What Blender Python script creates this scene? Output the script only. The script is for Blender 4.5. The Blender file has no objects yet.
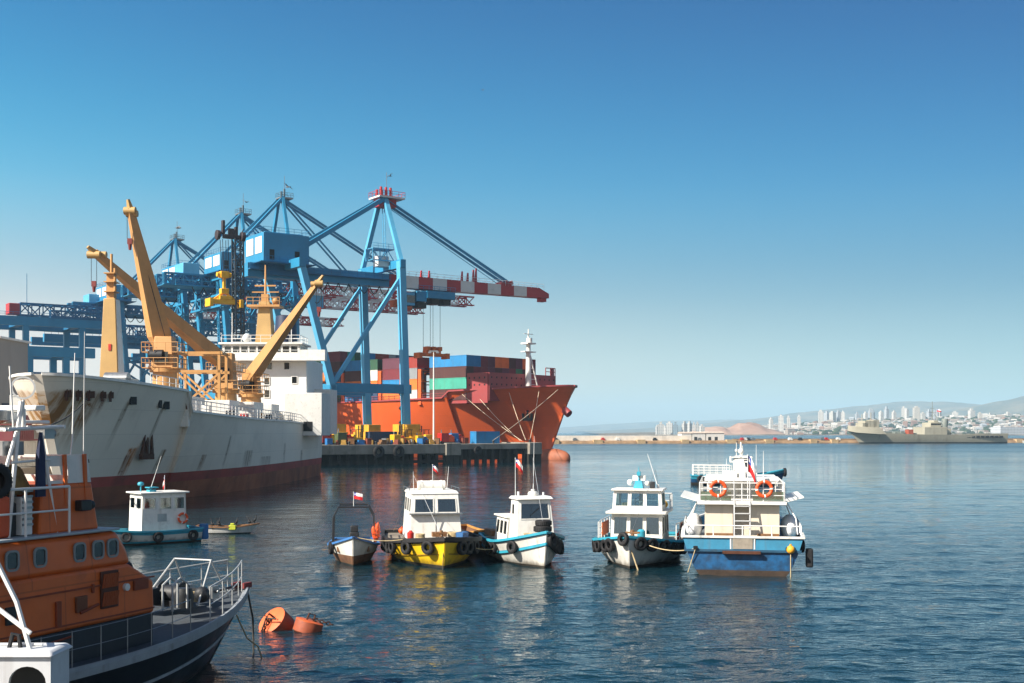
import bpy, math, random
import numpy as np
from mathutils import Vector, Matrix
R = math.radians
random.seed(7)
C = bpy.context.scene.collection
S = bpy.context.scene

# ------------------------------------------------------------------ camera, sky, sun, exposure
F, CH, HY = 1200.0, 6.5, 432.0          # focal length in pixels, eye height, horizon row of the photograph
cam = bpy.data.objects.new('camera', bpy.data.cameras.new('camera'))
C.objects.link(cam)
cam.location = (0, 0, CH); cam.rotation_euler = (R(90), 0, 0)
cam.data.sensor_width = 36; cam.data.lens = 36 * F / 1024
cam.data.shift_y = (HY - 341.5) / 1024
cam.data.clip_start = 0.5; cam.data.clip_end = 60000
S.camera = cam
SUN_EL, SUN_AZ = R(38), R(236)          # azimuth clockwise from +Y
SUN_DIR = Vector((math.sin(SUN_AZ) * math.cos(SUN_EL), math.cos(SUN_AZ) * math.cos(SUN_EL), math.sin(SUN_EL)))
W = bpy.data.worlds.new('World'); S.world = W; W.use_nodes = True
nt = W.node_tree
for n in list(nt.nodes): nt.nodes.remove(n)
sky = nt.nodes.new('ShaderNodeTexSky'); sky.sky_type = 'NISHITA'; sky.sun_disc = False
sky.sun_elevation = SUN_EL; sky.sun_rotation = SUN_AZ
sky.air_density = 1.0; sky.dust_density = 0.6; sky.ozone_density = 3.0; sky.altitude = 0
# a polarised look: the sky is graded per channel, deeper away from the sun and towards the right
geo = nt.nodes.new('ShaderNodeTexCoord'); dsp = nt.nodes.new('ShaderNodeSeparateXYZ'); nt.links.new(geo.outputs['Generated'], dsp.inputs[0])
sep = nt.nodes.new('ShaderNodeSeparateColor'); com = nt.nodes.new('ShaderNodeCombineColor'); nt.links.new(sky.outputs[0], sep.inputs[0])
def wm(op, a, b):
    n = nt.nodes.new('ShaderNodeMath'); n.operation = op
    for i, v in enumerate((a, b)):
        if isinstance(v, (int, float)): n.inputs[i].default_value = v
        else: nt.links.new(v, n.inputs[i])
    return n.outputs[0]
rampn = nt.nodes.new('ShaderNodeValToRGB'); nt.links.new(dsp.outputs[2], rampn.inputs[0]); cr = rampn.color_ramp
stops = ((0.0, (1.0, .98, .94)), (.043, (1.0, .90, .81)), (.11, (.60, .69, .66)), (.20, (.17, .67, .79)), (.34, (.015, .44, .71)), (.46, (.03, .38, .62)), (.72, (.85, .85, .88)), (1.0, (1.0, 1.0, 1.0)))
while len(cr.elements) < len(stops): cr.elements.new(.5)
for e, (p_, c_) in zip(cr.elements, stops): e.position = p_
for e, (p_, c_) in zip(cr.elements, stops): e.position = p_; e.color = c_ + (1,)
cr.interpolation = 'CARDINAL'
sep2 = nt.nodes.new('ShaderNodeSeparateColor'); nt.links.new(rampn.outputs[0], sep2.inputs[0])
for i, xs in enumerate((-1.9, -1.0, -.65)):
    v = wm('MULTIPLY', wm('MULTIPLY', sep.outputs[i], sep2.outputs[i]), wm('POWER', math.e, wm('MULTIPLY', wm('MINIMUM', wm('MAXIMUM', dsp.outputs[0], -.45), .45), xs)))
    nt.links.new(v, com.inputs[i])
bg = nt.nodes.new('ShaderNodeBackground'); bg.inputs['Strength'].default_value = 0.073
wo = nt.nodes.new('ShaderNodeOutputWorld')
# the half of the sky around the sun, behind the photographer, is left ungraded but tinted to warm the fill light
mr2 = nt.nodes.new('ShaderNodeMapRange'); mr2.interpolation_type = 'SMOOTHSTEP'; nt.links.new(dsp.outputs[1], mr2.inputs[0])
for i, v in enumerate((.25, -.25, 0, 1)): mr2.inputs[i+1].default_value = v
mx2 = nt.nodes.new('ShaderNodeMix'); mx2.data_type = 'RGBA'; nt.links.new(mr2.outputs[0], mx2.inputs[0]); nt.links.new(com.outputs[0], mx2.inputs[6])
wt = nt.nodes.new('ShaderNodeMix'); wt.data_type = 'RGBA'; wt.blend_type = 'MULTIPLY'; wt.inputs[0].default_value = 1; nt.links.new(sky.outputs[0], wt.inputs[6]); wt.inputs[7].default_value = (1.25, 1.0, .85, 1)
nt.links.new(wt.outputs[2], mx2.inputs[7]); nt.links.new(mx2.outputs[2], bg.inputs['Color']); nt.links.new(bg.outputs[0], wo.inputs[0])
sl = bpy.data.lights.new('sun', 'SUN'); sl.energy = 5.0; sl.angle = R(0.5); sl.color = (1.0, 0.92, 0.80)
so = bpy.data.objects.new('sun', sl); C.objects.link(so)
so.rotation_euler = SUN_DIR.to_track_quat('Z', 'Y').to_euler(); so.location = (-60, -40, 80)
vs = S.view_settings
vs.view_transform = 'Standard'; vs.look = 'None'; vs.gamma = 1; vs.exposure = 1.0; vs.use_curve_mapping = False
S.cycles.max_bounces = 6; S.cycles.volume_bounces = 1; S.cycles.transparent_max_bounces = 8
S.cycles.caustics_reflective = False; S.cycles.caustics_refractive = False
S.cycles.sample_clamp_indirect = 6

# ------------------------------------------------------------------ helpers
def X(px, d): return (px - 512) * d / F
def Z(py, d): return CH - (py - HY) * d / F
def P(px, py, d): return Vector((X(px, d), d, Z(py, d)))
def V(*a): return Vector(a)
ORD = ['first', 'second', 'third', 'fourth', 'fifth', 'sixth', 'seventh', 'eighth', 'ninth', 'tenth', 'eleventh', 'twelfth']

class MB:
    """collects shapes into one mesh"""
    def __init__(s): s.v = []; s.f = []; s.m = []; s.mi = 0
    def add(s, vs, fs):
        b = len(s.v); s.v += [tuple(p) for p in vs]
        for f in fs: s.f.append([b + i for i in f]); s.m.append(s.mi)
        return s
    def bx(s, x0, x1, y0, y1, z0, z1):
        return s.add([(x0,y0,z0),(x1,y0,z0),(x1,y1,z0),(x0,y1,z0),(x0,y0,z1),(x1,y0,z1),(x1,y1,z1),(x0,y1,z1)],
                     [(0,3,2,1),(4,5,6,7),(0,1,5,4),(1,2,6,5),(2,3,7,6),(3,0,4,7)])
    def hexa(s, b, t):
        n = len(b)
        return s.add(list(b) + list(t), [tuple(range(n))[::-1], tuple(range(n, 2*n))] + [(i, (i+1) % n, n + (i+1) % n, n + i) for i in range(n)])
    def beam(s, p, q, w, h=None, up=(0,0,1), w2=None, h2=None):
        p, q = Vector(p), Vector(q); h = w if h is None else h
        w2 = w if w2 is None else w2; h2 = h if h2 is None else h2
        d = (q - p).normalized(); u = Vector(up)
        if abs(d.dot(u)) > .98: u = Vector((0,1,0)) if abs(d.y) < .9 else Vector((1,0,0))
        a = d.cross(u).normalized(); b = a.cross(d).normalized()
        def ring(c, w, h): return [c - a*w/2 - b*h/2, c + a*w/2 - b*h/2, c + a*w/2 + b*h/2, c - a*w/2 + b*h/2]
        return s.hexa(ring(p, w, h), ring(q, w2, h2))
    def tube(s, pts, r, n=6, r2=None, closed=False):
        pts = [Vector(p) for p in pts]; N = len(pts); rings = []
        ref = None
        for i in range(N):
            if closed: d = pts[(i+1) % N] - pts[i-1]
            else: d = pts[min(i+1, N-1)] - pts[max(i-1, 0)]
            if d.length < 1e-9: d = Vector((0,0,1))
            d.normalize()
            if ref is None or abs(d.dot(ref)) > .95:
                ref = Vector((0,0,1)) if abs(d.z) < .9 else Vector((1,0,0))
            a = d.cross(ref).normalized(); b = a.cross(d).normalized(); ref = b
            rr = r if r2 is None else r + (r2 - r) * i / max(1, N-1)
            rings.append([pts[i] + (a*math.cos(2*math.pi*k/n) + b*math.sin(2*math.pi*k/n)) * rr for k in range(n)])
        vs = [p for g in rings for p in g]; fs = []
        for i in range(N if closed else N-1):
            j = (i+1) % N
            for k in range(n): fs.append((i*n+k, i*n+(k+1)%n, j*n+(k+1)%n, j*n+k))
        if not closed: fs += [tuple(range(n))[::-1], tuple(range((N-1)*n, N*n))]
        return s.add(vs, fs)
    def cyl(s, p, q, r, r2=None, n=16): return s.tube([p, q], r, n, r if r2 is None else r2)
    def lathe(s, prof, c=(0,0,0), axis='z', n=20, closed=False):
        vs = []; m = len(prof); c = Vector(c)
        for i in range(n):
            a = 2*math.pi*i/n; ca, sa = math.cos(a), math.sin(a)
            for r, h in prof:
                p = {'z': (r*ca, r*sa, h), 'x': (h, r*ca, r*sa), 'y': (r*sa, h, r*ca)}[axis]
                vs.append(c + Vector(p))
        fs = []
        for i in range(n):
            j = (i+1) % n
            for k in range(m if closed else m-1):
                l = (k+1) % m; fs.append((i*m+k, j*m+k, j*m+l, i*m+l))
        if not closed:
            fs += [tuple(i*m for i in range(n))[::-1], tuple(i*m+m-1 for i in range(n))]
        return s.add(vs, fs)
    def ball(s, c, rx, ry=None, rz=None, n=12, m=8):
        ry = rx if ry is None else ry; rz = rx if rz is None else rz; c = Vector(c)
        vs = [c + Vector((0,0,-rz))]
        for j in range(1, m):
            a = -math.pi/2 + math.pi*j/m
            for i in range(n):
                b = 2*math.pi*i/n; vs.append(c + Vector((rx*math.cos(a)*math.cos(b), ry*math.cos(a)*math.sin(b), rz*math.sin(a))))
        vs.append(c + Vector((0,0,rz))); fs = []
        for i in range(n):
            fs.append((0, 1+(i+1)%n, 1+i)); fs.append((len(vs)-1, 1+(m-2)*n+i, 1+(m-2)*n+(i+1)%n))
        for j in range(m-2):
            for i in range(n): fs.append((1+j*n+i, 1+j*n+(i+1)%n, 1+(j+1)*n+(i+1)%n, 1+(j+1)*n+i))
        return s.add(vs, fs)
    def poly(s, pts): return s.add(pts, [tuple(range(len(pts)))])
    def loft(s, secs, cap=True):
        n = len(secs[0]); vs = [p for g in secs for p in g]; fs = []
        for i in range(len(secs)-1):
            for k in range(n): fs.append((i*n+k, i*n+(k+1)%n, (i+1)*n+(k+1)%n, (i+1)*n+k))
        if cap: fs += [tuple(range(n))[::-1], tuple(range((len(secs)-1)*n, len(secs)*n))]
        return s.add(vs, fs)
    def slab(s, pts, z0, z1): return s.hexa([(p[0], p[1], z0) for p in pts], [(p[0], p[1], z1) for p in pts])
    def wall(s, q, holes=(), th=.05):
        """a panel with rectangular holes; q = bottom-left, bottom-right, top-right, top-left seen from outside"""
        q = [Vector(p) for p in q]; nn = (q[1]-q[0]).cross(q[3]-q[0]).normalized() * th
        us = sorted({0, 1} | {h[0] for h in holes} | {h[1] for h in holes}); vv = sorted({0, 1} | {h[2] for h in holes} | {h[3] for h in holes})
        def pt(u, v): return q[0].lerp(q[1], u).lerp(q[3].lerp(q[2], u), v)
        def solid(i, j):
            if i < 0 or j < 0 or i >= len(us)-1 or j >= len(vv)-1: return False
            u, v = (us[i]+us[i+1])/2, (vv[j]+vv[j+1])/2
            return not any(h[0] < u < h[1] and h[2] < v < h[3] for h in holes)
        for i in range(len(us)-1):
            for j in range(len(vv)-1):
                if not solid(i, j): continue
                a = [pt(us[i],vv[j]), pt(us[i+1],vv[j]), pt(us[i+1],vv[j+1]), pt(us[i],vv[j+1])]; b = [p - nn for p in a]
                fs = [(0,1,2,3), (7,6,5,4)]
                if not solid(i, j-1): fs.append((0,4,5,1))
                if not solid(i+1, j): fs.append((1,5,6,2))
                if not solid(i, j+1): fs.append((2,6,7,3))
                if not solid(i-1, j): fs.append((3,7,4,0))
                s.add(a + b, fs)
        return s
    def truss(s, p, q, w, h, n, r, mats=None, faces='all'):
        """lattice girder: four chords and diagonals; mats alternates the material index every so many bays"""
        p, q = Vector(p), Vector(q); d = (q-p).normalized(); a = d.cross(Vector((0,0,1))).normalized(); b = a.cross(d).normalized()
        cs = [(-a*w/2 - b*h/2), (a*w/2 - b*h/2), (a*w/2 + b*h/2), (-a*w/2 + b*h/2)]
        for i in range(n):
            A, B = p.lerp(q, i/n), p.lerp(q, (i+1)/n)
            if mats: s.mi = mats[i % len(mats)]
            for k in range(4):
                l = (k+1) % 4
                s.beam(A+cs[k], B+cs[k], r*1.5)
                if i % 2: s.beam(A+cs[k], B+cs[l], r)
                else: s.beam(A+cs[l], B+cs[k], r)
                s.beam(A+cs[k], A+cs[l], r)
        return s
    def rail(s, pts, h, r=.02, n=None, mids=1, n_side=6, closed=False):
        """posts and rails along a polyline of deck points"""
        pts = [Vector(p) for p in pts]; up = Vector((0,0,h))
        if closed: pts = pts + [pts[0]]
        for m in range(mids+1): s.tube([p + up*(1 - m/(mids+1)) for p in pts], r if m == 0 else r*.75, n_side)
        for i in range(len(pts)-1):
            L = (pts[i+1]-pts[i]).length; k = max(1, round(L / (n or 1.0)))
            for j in range(k + (1 if i == len(pts)-2 else 0)):
                c = pts[i].lerp(pts[i+1], j/k); s.cyl(c, c+up, r*.9, n=n_side)
        return s
    def pieces(s, gap=.03):
        par = list(range(len(s.v)))
        def find(i):
            while par[i] != i: par[i] = par[par[i]]; i = par[i]
            return i
        for f in s.f:
            for k in f[1:]: par[find(k)] = find(f[0])
        box = {}
        for i, p in enumerate(s.v):
            r = find(i); b = box.setdefault(r, [list(p), list(p)])
            for k in range(3): b[0][k] = min(b[0][k], p[k]); b[1][k] = max(b[1][k], p[k])
        ks = list(box); up = {k: k for k in ks}
        def root(k):
            while up[k] != k: k = up[k]
            return k
        for i, a in enumerate(ks):
            for b in ks[:i]:
                A, B = box[a], box[b]
                if all(A[0][k] - gap <= B[1][k] and B[0][k] - gap <= A[1][k] for k in range(3)): up[root(a)] = root(b)
        groups = {}
        for f, m in zip(s.f, s.m): groups.setdefault(root(find(f[0])), []).append((f, m))
        out = []
        for g in groups.values():
            q = MB(); ids = {}
            for f, m in g:
                for i in f:
                    if i not in ids: ids[i] = len(q.v); q.v.append(s.v[i])
                q.f.append([ids[i] for i in f]); q.m.append(m)
            out.append(q)
        return out
    SPLIT = {'service_lattice','trolley_frame','pile','antenna','mast_equipment','cross_beam','windlass','whip_antenna','house_panel','door','stay_anchor','hoist_sheave','seat','bollard','deck_locker','hoist_rope','wheel','bench','accommodation_block','superstructure','hatch_cover','lashing_bridge','brace_beam','deck_slab','paving','grab_rail','screen_post','winch','deck_gear','stair','house_opening','cab_window','trolley','railing','awning_strut','mooring_eye','brace','gangway','cleat','horn_box','searchlight','door_frame','antenna_mount','side_railing','boom','girder','festoon_cable','cable_reel','shutter','mooring_bitt','bow_house','deck_railing','walkway','louvre_box','boom_railing','bridge_railing','platform','chock_roller'}
    def build(s, name, mats, parent=None, smooth=None, bevel=0, loc=None):
        if parent is not None and name in MB.SPLIT:
            qs = s.pieces()
            if len(qs) > 1:
                os_ = [q.build_one(name, mats, parent, smooth, bevel, loc) for q in qs[:100]]
                return os_[0]
        return s.build_one(name, mats, parent, smooth, bevel, loc)
    def build_one(s, name, mats, parent=None, smooth=None, bevel=0, loc=None):
        me = bpy.data.meshes.new(name); me.from_pydata(s.v, [], s.f)
        for m in (mats if isinstance(mats, (list, tuple)) else [mats]): me.materials.append(m)
        if any(s.m): me.polygons.foreach_set('material_index', s.m)
        if smooth is None or smooth:
            me.polygons.foreach_set('use_smooth', [True]*len(me.polygons)); me.update()
            me.set_sharp_from_angle(angle=R(smooth or 32))
        me.update()
        o = bpy.data.objects.new(name, me); C.objects.link(o)
        if parent: o.parent = parent
        if loc is not None: o.location = loc
        if bevel:
            b = o.modifiers.new('bevel', 'BEVEL'); b.width = bevel; b.segments = 2; b.limit_method = 'ANGLE'; b.angle_limit = R(40)
        return o

def tag(o, label=None, cat=None, group=None, kind=None):
    if label: o['label'] = label
    if cat: o['category'] = cat
    if group: o['group'] = group
    if kind: o['kind'] = kind
    return o
def thing(name, label, cat, loc=(0,0,0), rz=0, group=None):
    o = bpy.data.objects.new(name, None); C.objects.link(o); o.location = loc; o.rotation_euler = (0,0,rz); o.empty_display_size = .2
    o.matrix_world = Matrix.Translation(loc) @ Matrix.Rotation(rz, 4, 'Z')
    return tag(o, label, cat, group)
def copy_tree(o, parent=None):
    c = o.copy(); C.objects.link(c)
    if parent: c.parent = parent
    for ch in list(o.children): copy_tree(ch, c)
    return c
def to_local(root, p):
    a = root.rotation_euler[2]; q = Vector(p) - root.location
    return Vector((q.x*math.cos(a) + q.y*math.sin(a), -q.x*math.sin(a) + q.y*math.cos(a), q.z))
def to_world(root, p):
    a = root.rotation_euler[2]; q = Vector(p)
    return Vector((q.x*math.cos(a) - q.y*math.sin(a), q.x*math.sin(a) + q.y*math.cos(a), q.z)) + root.location

# ------------------------------------------------------------------ materials
def lin(c):
    if isinstance(c, str): c = tuple(int(c[i:i+2], 16)/255 for i in (0,2,4))
    return tuple(x/12.92 if x <= .04045 else ((x+.055)/1.055)**2.4 for x in c) + (1,)
_mats = {}
class NT:
    def __init__(s, m): s.t = m.node_tree; s.n = s.t.nodes; s.l = s.t.links
    def new(s, ty, **kw):
        n = s.n.new(ty)
        for k, v in kw.items(): setattr(n, k, v)
        return n
    def put(s, inp, v):
        if hasattr(v, 'is_linked') or hasattr(v, 'links'): s.l.new(v, inp)
        else: inp.default_value = v
    def math(s, op, a, b=0.0, clamp=False):
        n = s.new('ShaderNodeMath', operation=op, use_clamp=clamp); s.put(n.inputs[0], a); s.put(n.inputs[1], b); return n.outputs[0]
    def mix(s, f, a, b, mode='MIX'):
        n = s.new('ShaderNodeMix', data_type='RGBA', blend_type=mode); s.put(n.inputs[0], f); s.put(n.inputs[6], a); s.put(n.inputs[7], b); return n.outputs[2]
    def noise(s, vec, scale, detail=4, rough=.6):
        n = s.new('ShaderNodeTexNoise'); s.l.new(vec, n.inputs['Vector']); n.inputs['Scale'].default_value = scale
        n.inputs['Detail'].default_value = detail; n.inputs['Roughness'].default_value = rough; return n.outputs[0]
    def mapping(s, vec, sc=(1,1,1), loc=(0,0,0)):
        n = s.new('ShaderNodeMapping'); s.l.new(vec, n.inputs['Vector']); n.inputs['Scale'].default_value = sc; n.inputs['Location'].default_value = loc; return n.outputs[0]
    def ramp(s, v, lo, hi, a=0.0, b=1.0):
        n = s.new('ShaderNodeMapRange', interpolation_type='SMOOTHSTEP'); s.put(n.inputs[0], v)
        for i, x in enumerate((lo, hi, a, b)): n.inputs[i+1].default_value = x
        return n.outputs[0]
def mat(name, col, rough=.5, var=.12, scale=2.0, metal=0, streak=0.0, streak_col='5a4a38', rust=0.0, rust_col='6b3315', grime=0.0, bump=0.0, stains=(), spec=.5, edge_scale=7, coat=0, bscale=60, plates=None, wl=None):
    if name in _mats: return _mats[name]
    m = bpy.data.materials.new(name); m.use_nodes = True; t = NT(m); b = t.n['Principled BSDF']
    oc = t.new('ShaderNodeTexCoord').outputs['Object']; base = lin(col)
    big = t.noise(oc, scale, 5); c = t.mix(t.ramp(big, .3, .7), tuple(x*(1-var) for x in base[:3])+(1,), tuple(min(1, x*(1+var)) for x in base[:3])+(1,))
    if streak:
        sn = t.noise(t.mapping(oc, (scale*2.2, scale*2.2, scale*.12)), 1.0, 5, .65)
        c = t.mix(t.math('MULTIPLY', t.ramp(sn, .52, .78), streak), c, lin(streak_col))
    if grime:
        gn = t.noise(oc, edge_scale*.35, 7, .7); c = t.mix(t.math('MULTIPLY', t.ramp(gn, .5, .75), grime), c, lin('3a3228'))
    if rust:
        rn = t.noise(oc, edge_scale, 8, .72); c = t.mix(t.ramp(rn, .70-rust*.25, .76-rust*.2), c, lin(rust_col))
    if stains:
        sp = t.new('ShaderNodeSeparateXYZ'); t.l.new(oc, sp.inputs[0])
        fine = t.noise(t.mapping(oc, (2.6, .3, .16)), 1.0, 6, .7)
        fine2 = t.noise(oc, 1.1, 6, .7)
        for (x0, z0, wd, ht, slant, amt, sc) in stains:
            dz = t.math('DIVIDE', t.math('SUBTRACT', z0, sp.outputs[2]), ht)
            dx = t.math('SUBTRACT', t.math('SUBTRACT', sp.outputs[0], x0), t.math('MULTIPLY', t.math('MULTIPLY', dz, ht), slant))
            ax = t.math('SUBTRACT', 1.0, t.math('ABSOLUTE', t.math('DIVIDE', dx, wd)), True)
            az = t.math('MULTIPLY', t.ramp(dz, -.06, .02), t.ramp(dz, .15, 1.0, 1, 0))
            k = t.math('MULTIPLY', t.math('MULTIPLY', t.ramp(ax, 0, .6), az), t.math('ADD', t.math('ADD', t.ramp(fine, .4, .65), .28), t.ramp(fine2, .55, .7)))
            c = t.mix(t.math('MULTIPLY', k, amt, True), c, lin(sc))
    if plates:
        sp2 = t.new('ShaderNodeSeparateXYZ'); t.l.new(oc, sp2.inputs[0]); cx = t.new('ShaderNodeCombineXYZ')
        t.l.new(sp2.outputs[0], cx.inputs[0]); t.l.new(sp2.outputs[2], cx.inputs[1])
        bk = t.new('ShaderNodeTexBrick'); t.l.new(cx.outputs[0], bk.inputs['Vector']); bk.inputs['Scale'].default_value = 1
        bk.inputs['Brick Width'].default_value = plates[0]; bk.inputs['Row Height'].default_value = plates[1]; bk.inputs['Mortar Size'].default_value = .02
        bk.inputs['Color1'].default_value = (1,1,1,1); bk.inputs['Color2'].default_value = (plates[2],)*3 + (1,); bk.inputs['Mortar'].default_value = (plates[3],)*3 + (1,)
        c = t.mix(1.0, c, bk.outputs[0], 'MULTIPLY')
    if wl:
        sp3 = t.new('ShaderNodeSeparateXYZ'); t.l.new(oc, sp3.inputs[0])
        edge = t.math('ADD', sp3.outputs[2], t.math('MULTIPLY', t.math('SUBTRACT', t.noise(t.mapping(oc, (2.2, 2.2, .6)), 1.0, 6, .7), .5), wl[1]*1.8))
        c = t.mix(t.math('MULTIPLY', t.ramp(edge, wl[0], wl[1], 1, 0), wl[2]), c, lin(wl[3]))
    t.l.new(c, b.inputs['Base Color']); b.inputs['Metallic'].default_value = metal
    rv = t.math('ADD', t.math('MULTIPLY', t.noise(oc, scale*3, 4), .3), rough - .15); t.l.new(rv, b.inputs['Roughness'])
    b.inputs['Specular IOR Level'].default_value = spec
    if coat: b.inputs['Coat Weight'].default_value = coat; b.inputs['Coat Roughness'].default_value = .15
    if bump:
        bn = t.new('ShaderNodeBump'); bn.inputs['Strength'].default_value = bump; bn.inputs['Distance'].default_value = .02
        t.l.new(t.noise(oc, bscale, 5), bn.inputs['Height']); t.l.new(bn.outputs[0], b.inputs['Normal'])
    _mats[name] = m; return m
def glass(name, tint='9fb4b8', clear=.78, dark=False):
    if name in _mats: return _mats[name]
    m = bpy.data.materials.new(name); m.use_nodes = True; t = NT(m); b = t.n['Principled BSDF']
    b.inputs['Base Color'].default_value = lin('12181c'); b.inputs['Roughness'].default_value = .06; b.inputs['IOR'].default_value = 1.75
    if not dark:
        tr = t.new('ShaderNodeBsdfTransparent'); tr.inputs[0].default_value = lin(tint)
        mx = t.new('ShaderNodeMixShader'); mx.inputs[0].default_value = clear
        gs = t.new('ShaderNodeBsdfGlossy'); gs.inputs['Roughness'].default_value = .04; gs.inputs['Color'].default_value = (.55,.6,.62,1)
        t.l.new(gs.outputs[0], mx.inputs[1]); t.l.new(tr.outputs[0], mx.inputs[2]); t.l.new(mx.outputs[0], t.n['Material Output'].inputs[0])
    _mats[name] = m; return m

white = mat('white_paint', 'd9d8d2', .42, .08, 1.5, streak=.5, grime=.3, rust=.14)
white_new = mat('clean_white_paint', 'dddcd6', .4, .06, 1.5, streak=.38, grime=.2, streak_col='8a7a62')
rail_white = mat('rail_paint', 'd5d6d4', .4, .05, 4)
rubber = mat('rubber', '17171a', .75, .3, 3, grime=.25, bump=.3)
dark = mat('dark_paint', '1c1f23', .55, .2, 2)
steel = mat('galvanised_steel', '8d9194', .42, .12, 3, metal=.7)
greydeck = mat('grey_deck', '6d7478', .7, .15, 2, grime=.3)
wood = mat('worn_wood', '7a5634', .7, .25, 4, streak=.4)
orange_plastic = mat('orange_plastic', 'd8521e', .5, .1, 3)
gl = glass('window_glass'); gl_dark = glass('dark_glass', dark=True)
rope_m = mat('rope', 'b3a17c', .9, .2, 6); rope_dark = mat('dark_rope', '3d3a35', .9, .2, 6)
black = mat('black_paint', '101113', .5, .2, 3)
red_p = mat('red_paint', 'b3261e', .5, .1, 2); yellow_p = mat('yellow_paint', 'e0a918', .5, .1, 2, rust=.2, grime=.2)
blue_p = mat('blue_paint', '1d67a3', .5, .1, 2, grime=.2)
flag_white = mat('flag_white', 'e6e6e2', .8, .04); flag_red = mat('flag_red', 'c4181c', .8, .06); flag_blue = mat('flag_blue', '17409a', .8, .06)

# ------------------------------------------------------------------ boat helpers
class Hull:
    """x = 0 at the stern, L at the bow; z = 0 is the waterline"""
    def __init__(s, L, B, zs, zm, zb, draft=.5, tm=.45, trans=.8, p=2.2, k0=.2, k1=.9, kp=3, rake=.8, srake=0, stem=.03, step=None, q=1.0):
        s.__dict__.update(q=q, L=L, B=B, zs=zs, zm=zm, zb=zb, draft=draft, tm=tm, trans=trans, p=p, k0=k0, k1=k1, kp=kp, rake=rake, srake=srake, stem=stem, step=step)
    def sheer(s, t):
        z = s.zm + (s.zb - s.zm) * ((t-.4)/.6)**2 if t > .4 else s.zm + (s.zs - s.zm) * ((.4-t)/.4)**2
        if s.step and t > s.step[0]: z += s.step[1]
        return z
    def half(s, t):
        if t < s.tm: f = s.trans + (1-s.trans) * math.sin(t/s.tm*math.pi/2)
        else: f = max(0, 1 - ((t-s.tm)/(1-s.tm))**s.p)**s.q
        return max(s.stem, s.B/2*f)
    def pt(s, t, side, z=None, out=0):
        zs = s.sheer(t); z = zs if z is None else z
        v = min(1.3, max(0, (z + s.draft)/(zs + s.draft))); k = s.k0 + (s.k1-s.k0)*t**s.kp
        y = max(s.stem*min(1, v*3), s.half(t) * v**k) + out
        return Vector((s.L*t - s.rake*(1-v)*t**4 + s.srake*(1-v)*(1-t)**4, side*y, z))
    def normal(s, t, side, z):
        a = s.pt(max(0, t-.01), side, z); b = s.pt(min(1, t+.01), side, z); d = b - a
        return Vector((-d.y*side, d.x*side, 0)).normalized()
    def mesh(s, levels, n=30, sub=3):
        """levels: list of (kind, value, material) from below: kind 'z' absolute, 's' below the sheer; last band ends at the sheer"""
        mb = MB(); ts = [1-(1-i/n)**1.5 for i in range(n+1)]
        if s.step: ts = sorted(ts + [s.step[0]-1e-4, s.step[0]+1e-4])
        def zl(i, t):
            if i >= len(levels): return s.sheer(t)
            k, v, _ = levels[i]; sh = s.sheer(t)
            return min(sh, max(-s.draft, v if k == 'z' else sh - v))
        for side in (1, -1):
            cols = []
            for t in ts:
                col = []
                for i in range(len(levels)):
                    a, b = zl(i, t), zl(i+1, t)
                    for j in range(sub): col.append(s.pt(t, side, a + (b-a)*j/sub))
                col.append(s.pt(t, side)); cols.append(col)
            m = len(cols[0]); b0 = len(mb.v); mb.v += [tuple(p) for c in cols for p in c]
            for i in range(len(ts)-1):
                for j in range(m-1):
                    q = [b0+i*m+j, b0+(i+1)*m+j, b0+(i+1)*m+j+1, b0+i*m+j+1]
                    mb.f.append(q[::-1] if side > 0 else q); mb.m.append(levels[j//sub][2])
            if side > 0: port = [b0+j for j in range(m)]; pb = [b0+(len(ts)-1)*m+j for j in range(m)]
            else:
                for j in range(m-1):
                    mb.f.append([port[j], b0+j, b0+j+1, port[j+1]][::-1]); mb.m.append(levels[j//sub][2])
                    e = b0+(len(ts)-1)*m
                    mb.f.append([pb[j], e+j, e+j+1, pb[j+1]]); mb.m.append(levels[j//sub][2])
        return mb
    def deck(s, drop, t0=0, t1=1, n=20, th=.04, inset=.03):
        mb = MB(); ring = []
        for i in range(n+1):
            t = t0 + (t1-t0)*i/n; z = s.sheer(t) - drop; p = s.pt(t, 1, z); y = max(.005, p.y-inset)
            ring.append((Vector((p.x, y, z)), Vector((p.x, -y, z))))
        for (a, b), (c, d) in zip(ring, ring[1:]):
            mb.add([a, b, d, c], [(0,1,2,3)])
        return mb
    def strip(s, w, h, off=0, t0=0, t1=1, n=26, transom=True, dz=0, mb=None):
        """a rail of w x h along both sides at the sheer minus off"""
        mb = mb or MB()
        for side in (1, -1):
            secs = []
            for i in range(n+1):
                t = t0 + (t1-t0)*(1-(1-i/n)**1.4); z = s.sheer(t) - off; p = s.pt(t, side, z); N = s.normal(t, side, z)
                if t > .999: N = Vector((1,0,0)) if s.stem < .3 else N
                a, b = p + N*w*.6, p - N*w*.4
                secs.append([(a.x,a.y,z-h/2+dz),(a.x,a.y,z+h/2+dz),(b.x,b.y,z+h/2+dz),(b.x,b.y,z-h/2+dz)])
            mb.loft(secs)
        if transom and t0 == 0:
            z = s.sheer(0)-off+dz; p = s.pt(0, 1, z-dz); mb.bx(p.x-w*.6, p.x+w*.4, -p.y-w*.5, p.y+w*.5, z-h/2-.001, z+h/2+.001)
        return mb

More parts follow.
